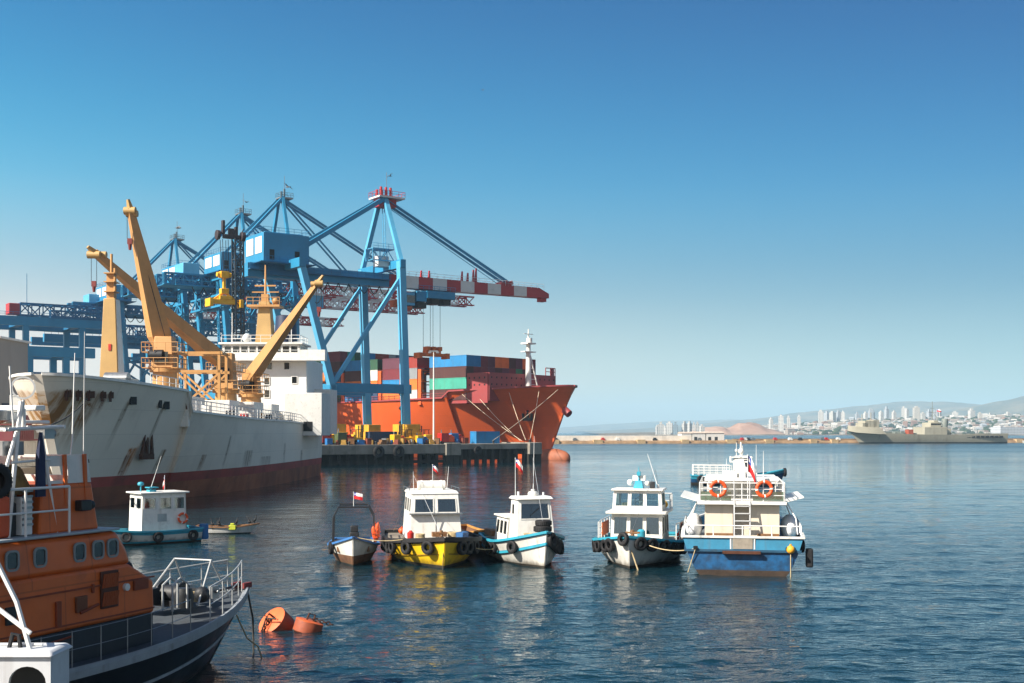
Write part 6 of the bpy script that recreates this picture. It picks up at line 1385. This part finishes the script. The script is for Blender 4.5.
# orange mooring buoys
def buoy(px, py, d, tilt, az, label, r, hh_):
    b = thing('mooring_buoy', label, 'buoy', (X(px,d),d,.12), 0, 'orange mooring buoys')
    om = mat('buoy_orange','d4622f',.6,.15,2,grime=.4,streak=.2,rust=.1); od = mat('buoy_dark_orange','8f4427',.7,.2,2,grime=.6,rust=.3)
    M_ = Matrix.Rotation(az,4,'Z') @ Matrix.Rotation(tilt,4,'Y')
    body = MB().lathe([(.02,-hh_),(r*.86,-hh_),(r,-hh_*.8),(r,hh_*.78),(r*.96,hh_*.96)], n=32); o1 = body.build('float_body', od, b)
    top = MB().lathe([(r*.985,hh_*.84),(r*1.0,hh_*.96),(r*.9,hh_*1.03),(.02,hh_*1.05)], n=32); o2 = top.build('top_plate', om, b)
    ey = MB().tube([(-.12,0,hh_),(-.1,0,hh_+.22),(.1,0,hh_+.22),(.12,0,hh_)], .035,6)
    for k in range(7): ey.lathe([(.04,-.018),(.075,-.018),(.075,.018),(.04,.018)], (.05+.11*k,.02*math.sin(k*2),hh_*1.05+.06), 'y' if k%2 else 'z', 10, closed=True)
    for k in range(8): a = k*math.pi/4; ey.cyl((r*.78*math.cos(a),r*.78*math.sin(a),hh_*1.03),(r*.78*math.cos(a),r*.78*math.sin(a),hh_*1.03+.04),.03,n=6)
    o3 = ey.build('mooring_eye', mat('rusty_iron','4a2a1a'), b)
    for o in (o1,o2,o3): o.rotation_euler = M_.to_euler()
    return b
buoy(277, 623, 39.6, R(48), R(228), 'orange drum buoy tipped on its side showing its round top', .52, .30)
buoy(308, 625, 39.2, R(18), R(20), 'smaller orange drum buoy floating upright beside the tipped one', .46, .22)
rope([P(262,630,39.0), P(266,618,39.2), P(276,619,39.0)], .03, 'dark chain-like rope across the tipped orange buoy', 0, rope_dark)

# ------------------------------------------------------------------ orange rescue vessel in the left foreground
AL = R(22); HV = V(math.sin(AL), math.cos(AL), 0); SV = V(math.cos(AL), -math.sin(AL), 0)
Lr = 16.0; TIP = V(-7.8, 35.4, 0); RO = TIP - HV*Lr
rv = thing('rescue_vessel', 'orange rescue vessel with black hull, flying bridge and white bow rails', 'boat', RO, math.atan2(HV.y, HV.x))
hr = Hull(Lr, 4.8, 1.5, 1.45, 1.95, .7, .45, .9, 2.3, .14, .8, 3, 2.6, stem=.06)
navy_h = mat('rescue_black_hull','16181d',.4,.2,.8,grime=.25,edge_scale=3); orange_r = mat('rescue_orange','cc601f',.5,.1,.8,streak=.35,grime=.25,streak_col='5e2a12',edge_scale=4, plates=(1.9, 1.05, .96, .72)); orange_d = mat('rescue_grille','7d3413',.6,.15,2)
hr.mesh([('z',-.7,1),('z',.1,0)], 40).build('hull', [navy_h, bottom], rv, smooth=50)
hr.deck(.03, 0, 1, 40).build('deck', mat('rescue_deck','3a4148',.8,.15,1,grime=.35), rv)  # deck grey darkened to carry the cabin-side shade in its colour
hr.strip(.14, .16, .10, 0, 1, 50).build('rubbing_strake', mat('strake_grey','8c9296',.6,.1,2,streak=.4,grime=.3), rv); hr.strip(.06,.09,-.02,0,.985,50).build('toe_rail', mat('toe_rail_grey','8b9298',.6,.1,2), rv)
hr.strip(.07,.07,.85,.05,.95,40,False).build('hull_line', mat('strake_grey','8c9296'), rv)
def sx(px, n):  # local x on the starboard plane n metres off the centreline, at column px
    k = (px-512)/F; p = RO + SV*n; return (k*p.y - p.x)/(HV.x - k*HV.y)
def sz(px, py, n):
    x = sx(px, n); d = (RO + SV*n + HV*x).y; return Z(py, d)
xf = sx(154, 1.72)
def prism(prof, w0, w1):  # side profile (x, z) list with half widths at bottom and top
    z0, z1 = min(p[1] for p in prof), max(p[1] for p in prof)
    w = lambda z: w0 + (w1-w0)*(z-z0)/(z1-z0)
    return [(p[0], -w(p[1]), p[1]) for p in prof], [(p[0], w(p[1]), p[1]) for p in prof]
a, b = prism([(.8,1.4),(xf-.02,1.4),(xf-.02,2.17),(.8,2.17)], 1.70, 1.70); MB().hexa(a, b).build('coaming', mat('coaming_navy','20262e',.6,.2,1), rv)
a, b = prism([(.8,2.175),(xf,2.175),(xf,2.95),(xf-.85,3.42),(.8,3.42)], 1.74, 1.70); MB().hexa(a, b).build('trunk_cabin', orange_r, rv, bevel=.07)
xh = sx(131, 1.6)
a, b = prism([(1.6,3.40),(xh,3.40),(xh-.12,3.8),(xh-.4,4.22),(1.6,4.22)], 1.64, 1.52); MB().hexa(a, b).build('deckhouse', orange_r, rv, bevel=.12)
MB().slab([(1.4,-1.6),(xh-.35,-1.58),(xh-.35,1.58),(1.4,1.6)], 4.22, 4.28).build('deckhouse_roof', mat('roof_grey','9aa3a8',.6,.08,1.5,grime=.2), rv, bevel=.02)
def rrect(cx, cz, w, h, r, n=5):
    out = []
    for (sx_, sz_, a0) in ((1,1,0),(-1,1,90),(-1,-1,180),(1,-1,270)):
        for i in range(n+1): a_ = R(a0 + 90*i/n); out.append((cx + sx_*(w/2-r) + r*math.cos(a_), cz + sz_*(h/2-r) + r*math.sin(a_)))
    return out
def side_y(z): return 1.64 + (1.52-1.64)*(z-3.40)/(4.22-3.40)
for sg in (-1, 1):
    for px, py in ((-10,565),(12,561),(40,561.5),(79.5,553),(98,549.5),(112.5,548)):
        x = sx(px, 1.6); z = sz(px, py, 1.6); z = 3.83; w_, h_ = .38, .44
        o = rrect(x, z, w_, h_, .12); i_ = rrect(x, z, w_-.09, h_-.09, .09); y = side_y(z) + .012; fm_ = MB(); n = len(o)
        ring = [(p[0], sg*(y), p[1]) for p in o] + [(p[0], sg*(y), p[1]) for p in i_] + [(p[0], sg*(y+.035), p[1]) for p in o] + [(p[0], sg*(y+.035), p[1]) for p in i_]
        fs = []
        for k in range(n):
            l = (k+1) % n; fs += [(2*n+k,2*n+l,3*n+l,3*n+k),(k,l,2*n+l,2*n+k),(n+k,3*n+k,3*n+l,n+l)]
        wf = fm_.add(ring, fs).build('window', mat('window_ring','7d8486',.4,.05,3), rv)
        MB().hexa([(p[0], sg*(y-.005), p[1]) for p in i_], [(p[0], sg*(y+.012), p[1]) for p in i_]).build('pane', gl_dark, wf)
ys = -1.735
def on_side(px, py): return sx(px, 1.73), sz(px, py, 1.73)
x0, zt_ = on_side(100, 572); x1, zb_ = on_side(117, 606)
g = MB().bx(x0,x1,ys-.05,ys+.02,zb_,zt_); g.build('grille_frame', mat('grille_back','4a2412',.7), rv, bevel=.02)
g = MB()
for k in range(9):
    x = x0+.05+(x1-x0-.1)*k/8
    for za, zc in ((zb_+.06,(zb_+zt_)/2-.05),((zb_+zt_)/2+.05,zt_-.06)): g.beam((x-.03,ys-.06,za),(x+.03,ys-.06,zc),.028,.03,up=(0,1,0))
g.build('grille_slat', mat('grille_rust','a04a1c',.65), rv)
x, z = on_side(125.5,587); MB().cyl((x,ys-.06,z),(x,ys+.02,z),.085,n=18).cyl((x,ys-.07,z),(x,ys-.06,z),.05,n=18).build('side_light', rail_white, rv)
for (p0,p1,q0,q1,m_) in ((55,60,602,627,orange_d),(75,86,597,611,mat('vent_brown','6b3a20',.7)),(5,15,608,624,dark),(91.5,93,584,593,orange_d),(133,147,580,588,orange_d)):
    xa, z1_ = on_side(p0,q0); xb_, z0_ = on_side(p1,q1); MB().bx(xa,xb_,ys-.05,ys+.02,min(z0_,z1_),max(z0_,z1_)).build('vent_box', m_, rv, bevel=.015)
for za in (2.28, 3.02): MB().bx(.9, xf-.02, ys-.02, ys+.02, za, za+.035).build('side_moulding', orange_d, rv)
MB().tube([(sx(78,1.75),ys-.09,sz(78,613,1.75)),(sx(96,1.75),ys-.09,sz(96,604,1.75))], .03).tube([(sx(0,1.75),ys-.08,1.9),(sx(70,1.75),ys-.08,2.05)], .025).build('grab_rail', orange_d, rv)
# front of trunk: fittings
MB().lathe([(.02,0),(.13,0),(.17,.22),(.02,.26)], (xf-.55,-1.2,3.25), 'x', 16).cyl((xf-.45,-1.2,3.0),(xf-.45,-1.2,3.3),.05).build('horn', black, rv)
MB().bx(xf-.3,xf-.05,-.9,-.2,3.0,3.25).bx(xf-.35,xf-.02,.2,.9,3.0,3.2).build('deck_locker', rail_white, rv, bevel=.04)
# flying bridge
xt = sx(97.5,1.3); xk = sx(46,1.3); ztop = 5.35
MB().hexa([(xk-.2,-1.3,4.27),(xt+.05,-1.3,4.27),(xt+.05,1.3,4.27),(xk-.2,1.3,4.27)], [(xk-.05,-1.24,ztop),(xt-.12,-1.24,ztop),(xt-.12,1.24,ztop),(xk-.05,1.24,ztop)]).build('flying_bridge', orange_r, rv, bevel=.05)
ws = mat('screen_white','cfcfca',.5,.06,2,streak=.3,grime=.2)
m = MB()
m.wall([(xk+.0,-1.22,ztop+.003),(xt-.12,-1.22,ztop+.003),(xt-.2,-1.18,5.98),(xk+.05,-1.18,5.98)], [(.12,.52,.12,.62)], .04).wall([(xt-.12,-1.22,ztop+.003),(xt-.12,1.22,ztop+.003),(xt-.2,1.18,5.98),(xt-.2,-1.18,5.98)], [(.08,.9,.25,.85)], .04).wall([(xt-.12,1.22,ztop+.003),(xk,1.22,ztop+.003),(xk+.05,1.18,5.98),(xt-.2,1.18,5.98)], (), .04)
m.build('windscreen', ws, rv)
m = MB()
for x in (xt-.95, xt-.32): m.beam((x,-1.25,4.9),(x-.02,-1.22,6.0),.09,.05)
m.build('screen_post', orange_r, rv)
x, z = sx(86,1.35), sz(86,505,1.35); MB().bx(x-.28,x+.05,-1.48,-1.28,z-.12,z+.12).cyl((x+.05,-1.38,z),(x+.17,-1.38,z),.1,n=14).build('searchlight', black, rv, bevel=.02)
MB().bx(xk-1.6,xk-.3,-1.15,1.15,4.28,5.0).bx(xk-1.5,xk-.5,-.9,.9,5.0,5.7).build('bridge_console', mat('console_dark','2b3036',.6,.2,2), rv, bevel=.05)
m = MB()
for k in range(3): m.bx(xk-.45,xk-.38,-.85+k*.6,-.45+k*.6,5.05,5.6)
m.build('instrument', steel, rv)
lv = MB().bx(sx(18,1.2),sx(29,1.2),-1.3,-1.0,4.3,sz(22,497,1.2)); lv.build('louvre_box', rail_white, rv, bevel=.02)
m = MB()
for k in range(7): m.bx(sx(18.5,1.2),sx(28.5,1.2),-1.33,-1.302,4.5+k*.12,4.55+k*.12)
m.build('louvre', steel, rv)
MB().bx(sx(-14,1.3),sx(11,1.3),-1.3,1.2,4.28,5.15).build('orange_locker', mat('rescue_red_orange','c04a1c',.5,.1,1), rv, bevel=.06)
MB().loft([[(sx(-14,1.3)+a_,b_,5.16) for a_,b_ in ((0,-1.2),(1.5,-1.2),(1.5,1),(0,1))],[(sx(-14,1.3)+.1+a_,b_,5.8) for a_,b_ in ((0,-1.0),(1.2,-1.0),(1.2,.8),(0,.8))]]).build('covered_gear', mat('khaki_canvas','7a6238',.9,.25,3), rv, bevel=.12)
# roof railing
xr0, xr1 = .6, sx(70,1.52)
for sg in (-1,1): MB().rail([(xr0,sg*1.5,4.28),(xr1,sg*1.5,4.28)], 1.02, .032, 1.25, 1).build('roof_railing', rail_white, rv)
# mast frame
xm = sx(24,1.2)
m = MB()
for y in (-1.25,1.25):
    m.tube([(xm-.5,y,4.28),(xm-.15,y*.95,6.6),(xm,y*.9,7.15)], .05).tube([(xm+.9,y,4.28),(xm+.5,y*.95,6.5)], .045).tube([(xm-1.1,y,4.28),(xm-.2,y*.95,6.5)], .04)
    m.tube([(xm-.6,y,6.55),(xm+1.15,y,6.62)], .045).tube([(xm-.4,y,5.85),(xm+.7,y,5.9)], .03)
for x, z in ((xm+.1,6.6),(xm+1.1,6.62),(xm-.5,6.55)): m.tube([(x,-1.3,z),(x,1.3,z)], .045)
m.build('mast_frame', rail_white, rv)
MB().bx(xm+.2,xm+1.2,-.8,.8,6.68,6.76).bx(xm+.4,xm+1,-.3,.3,6.76,6.95).bx(xm+.55,xm+.85,-1.0,1.0,6.97,7.09).build('radar', rail_white, rv, bevel=.03)
MB().cyl((xm,0,6.6),(xm,0,7.2),.1).lathe([(.05,0),(.3,.1),(.32,.3),(.05,.34)], (xm-.2,-.6,6.65), n=14).cyl((xm+.3,.6,6.6),(xm+.3,.6,7.0),.12).bx(xm+.6,xm+.9,-1.2,-.9,6.35,6.6).cyl((xm+.9,-1.05,6.47),(xm+1.0,-1.05,6.47),.11).bx(xm-.5,xm+.1,-1.1,-.7,6.0,6.3).build('mast_equipment', steel, rv, smooth=40)
x, z = sx(20,1.1), 7.02; c_ = V(xm+.05,-1.13,7.45)
rg = MB().lathe([(.21,-.02),(.25,-.02),(.25,.02),(.21,.02)], (0,0,0), 'y', 28, closed=True); o = rg.build('loop_antenna', rail_white, rv); o.location = c_; o.rotation_euler[2] = R(-48)
MB().cyl((c_.x,c_.y,7.0),(c_.x,c_.y,7.19),.03).cyl((xm+.05,-1.13,7.0),(xm+.05,-1.13,6.6),.05).build('antenna_mount', rail_white, rv)
m = MB().tube([(xm+1.1,-1.2,4.4),(xm+1.5,-1.15,6.3),(xm+1.75,-1.0,8.3)], .028,6,.01).tube([(xm+1.9,-1.1,4.4),(xm+1.95,-1.1,8.8)], .016,6,.006).tube([(xm-.4,.8,6.6),(xm-.5,.9,9.3)], .02,6,.007).tube([(xm-.2,-1.1,6.6),(xm-.3,-1.1,7.9)], .02); m.build('whip_antenna', rail_white, rv)
bl_ = MB().loft([[(xm+.35+a_,-1.32+b_,5.1) for a_,b_ in ((-.13,-.03),(.13,-.03),(.13,.03),(-.13,.03))],[(xm+.35+a_,-1.32+b_,6.0) for a_,b_ in ((-.09,-.05),(.09,-.05),(.09,.05),(-.09,.05))],[(xm+.35+a_,-1.32+b_,6.5) for a_,b_ in ((-.02,-.02),(.02,-.02),(.02,.02),(-.02,.02))]]); bl_.build('furled_flag', mat('furled_navy','1b2646',.8), rv)
tyre(to_world(rv,(sx(-4,1.5),-1.5,5.5)), (SV.x,SV.y), 'black tyre strapped high on the orange rescue vessel mast frame', None, .95)
# deck edge stanchions and wires
pts = [hr.pt(t_, -1) + V(0,.12,0) for t_ in [.06+.055*k for k in range(12)]]; m = MB()
for p in pts: m.cyl(p, p+V(0,0,.82), .013)
m.tube([p+V(0,0,.80) for p in pts], .01).tube([p+V(0,0,.42) for p in pts], .008); m.build('side_railing', steel, rv)
for sg in (-1,1):
    pts = [hr.pt(t_, sg) + V(0,-sg*.14,0) for t_ in (.74,.80,.86,.915,.96)]; MB().rail(pts, .9, .02, .9, 1).build('bow_railing', mat('rail_grey','a3a6a6',.45,.1,3), rv)
m = MB().tube([(Lr-4.9,-1.1,1.95),(Lr-4.9,-1.1,2.6),(Lr-4.6,-1.1,2.75),(Lr-4.3,-1.1,2.6),(Lr-4.3,-1.1,1.95)], .032).tube([(Lr-4.9,-.8,1.95),(Lr-4.9,-.8,2.6),(Lr-4.6,-.8,2.75),(Lr-4.3,-.8,2.6),(Lr-4.3,-.8,1.95)], .032)
m.tube([(Lr-1.9,-.7,1.9),(Lr-2.6,-.6,3.0),(Lr-2.6,.6,3.0),(Lr-1.9,.7,1.9)], .028).tube([(Lr-3.6,-.9,1.9),(Lr-2.6,-.6,3.0)], .028).tube([(Lr-3.6,.9,1.9),(Lr-2.6,.6,3.0)], .028); m.build('towing_frame', mat('rail_grey','a3a6a6',.45,.1,3), rv)
MB().cyl((Lr-3.4,-.25,2.15),(Lr-3.4,.35,2.15),.24,n=18).cyl((Lr-3.4,-.3,2.15),(Lr-3.4,-.25,2.15),.33,n=18).cyl((Lr-3.4,.35,2.15),(Lr-3.4,.4,2.15),.33,n=18).bx(Lr-3.7,Lr-3.1,-.3,.4,1.85,2.0).build('anchor_winch', dark, rv)
MB().bx(Lr-2.4,Lr-2.1,-.5,-.35,1.9,2.25).bx(Lr-2.4,Lr-2.1,.35,.5,1.9,2.25).cyl((Lr-2.25,-.6,2.1),(Lr-2.25,.6,2.1),.05).build('mooring_bitt', steel, rv)
MB().lathe([(.02,0),(.22,0),(.26,.25),(.2,.5),(.02,.52)], (Lr-3.9,-.7,1.9), n=14).lathe([(.02,0),(.2,0),(.22,.3),(.02,.35)], (Lr-2.9,.9,1.9), n=14).build('bollard', dark, rv)
m = MB().bx(Lr-4.1,Lr-3.75,.2,.9,1.9,2.35).cyl((Lr-3.0,.2,2.0),(Lr-2.7,.8,2.15),.13).ball((Lr-3.2,-.75,2.15),.22,n=10,m=7).bx(Lr-2.55,Lr-2.35,-.2,.2,1.93,2.2).tube([(Lr-3.3,-.1,2.1),(Lr-2.6,-.05,1.99),(Lr-1.6,-.05,2.0),(Lr-.4,0,2.05)],.035)
m.build('deck_machinery', dark, rv)
m = MB()
for k in range(5): m.tube([(Lr-2.8+(.25-.01*k)*math.cos(2*math.pi*a_/14),-.2+(.25-.01*k)*math.sin(2*math.pi*a_/14),1.92+.045*k) for a_ in range(14)], .028, 5, closed=True)
m.build('rope_coil', rope_m, rv)
MB().bx(Lr-.5,Lr-.1,-.22,-.12,1.95,2.1).bx(Lr-.5,Lr-.1,.12,.22,1.95,2.1).cyl((Lr-.2,-.2,1.98),(Lr-.2,.2,1.98),.06).build('bow_roller', mat('roller_red','7a2c28',.6), rv)
rope([to_world(rv,(Lr-.05,.0,1.95)), to_world(rv,(Lr+.12,-.1,1.0)), to_world(rv,(Lr+.1,-.15,-.3))], .03, 'dark rope hanging straight down from the bow of the orange vessel', 0, rope_dark)
rope([to_world(rv,(Lr-1.2,-.45,1.3)), to_world(rv,(Lr-.9,-.6,.6)), to_world(rv,(Lr-.5,-.7,.3)), to_world(rv,(Lr-.3,-.75,-.2))], .022, 'pale slack rope by the stem of the orange vessel', 0)

# ------------------------------------------------------------------ corner of a white boat, bottom left
wb = thing('cabin_boat', 'white boat with arched cabin windows alongside the orange rescue vessel', 'boat', (-7.74, 7.2, 0), R(90))
hw = Hull(10, 3.6, 1.5, 1.5, 1.9, .5, .5, .85, 2.3, .2, .7); hw.mesh([('z',-.5,1),('z',.1,0)]).build('hull', [hull_white, bottom], wb, smooth=50); hw.deck(.1).build('deck', greydeck, wb); hw.strip(.12,.12).build('gunwale', turq, wb)
def arch_wall(x, y0, y1, z0, z1, n, m_):
    """wall facing astern at x with n arched openings"""
    mb = MB(); w = (y1-y0)/n; th = .06
    for i in range(n):
        a, b = y0+w*i, y0+w*(i+1); c = (a+b)/2; r = w*.40; zs = z1-.09-r; k = 10
        arc = [(c - r*math.cos(math.pi*j/k), zs + r*.9*math.sin(math.pi*j/k)) for j in range(k+1)]
        prof = [(a,z0),(a,z1)] ; 
        left = [(a,z0),(c-r,z0)] + [arc[j] for j in range(0,k//2+1)] + [(c,z1),(a,z1)]
        right = [(c,z1)] + [arc[j] for j in range(k//2,k+1)] + [(c+r,z0),(b,z0),(b,z1)]
        for pl in (left, right):
            mb.hexa([(x,p[0],p[1]) for p in pl], [(x+th,p[0],p[1]) for p in pl])
    return mb.build('cabin_wall', m_, wb)
cw = mat('shaded_white','bfc2c6',.5,.05,1.5,streak=.3,grime=.15)  # shade over this boat is put into the grey-blue colour
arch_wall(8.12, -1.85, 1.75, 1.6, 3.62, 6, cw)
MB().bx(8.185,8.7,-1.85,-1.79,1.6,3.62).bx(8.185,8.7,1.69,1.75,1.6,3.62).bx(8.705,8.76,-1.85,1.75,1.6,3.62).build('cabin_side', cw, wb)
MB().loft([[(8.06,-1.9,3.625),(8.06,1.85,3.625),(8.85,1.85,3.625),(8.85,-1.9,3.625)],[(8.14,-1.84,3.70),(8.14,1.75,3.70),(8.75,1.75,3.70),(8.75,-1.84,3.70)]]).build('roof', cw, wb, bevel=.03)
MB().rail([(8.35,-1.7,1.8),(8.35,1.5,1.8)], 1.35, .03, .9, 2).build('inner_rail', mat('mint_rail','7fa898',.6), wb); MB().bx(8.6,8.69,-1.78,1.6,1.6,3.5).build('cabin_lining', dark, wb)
MB().tube([(8.3,-1.52,3.68),(8.35,-1.32,4.3),(8.4,-.8,5.3)], .035).tube([(8.3,-1.52,3.9),(8.4,-1.0,4.25)], .03).tube([(8.5,-1.6,3.72),(8.5,1.6,3.72)], .02).build('roof_frame', rail_white, wb)
m = MB().tube([(8.4,-1.35,3.68),(8.4,-1.33,3.86),(8.4,-1.25,3.88),(8.4,-1.2,3.68)], .03); m.build('roof_hook', dark, wb)
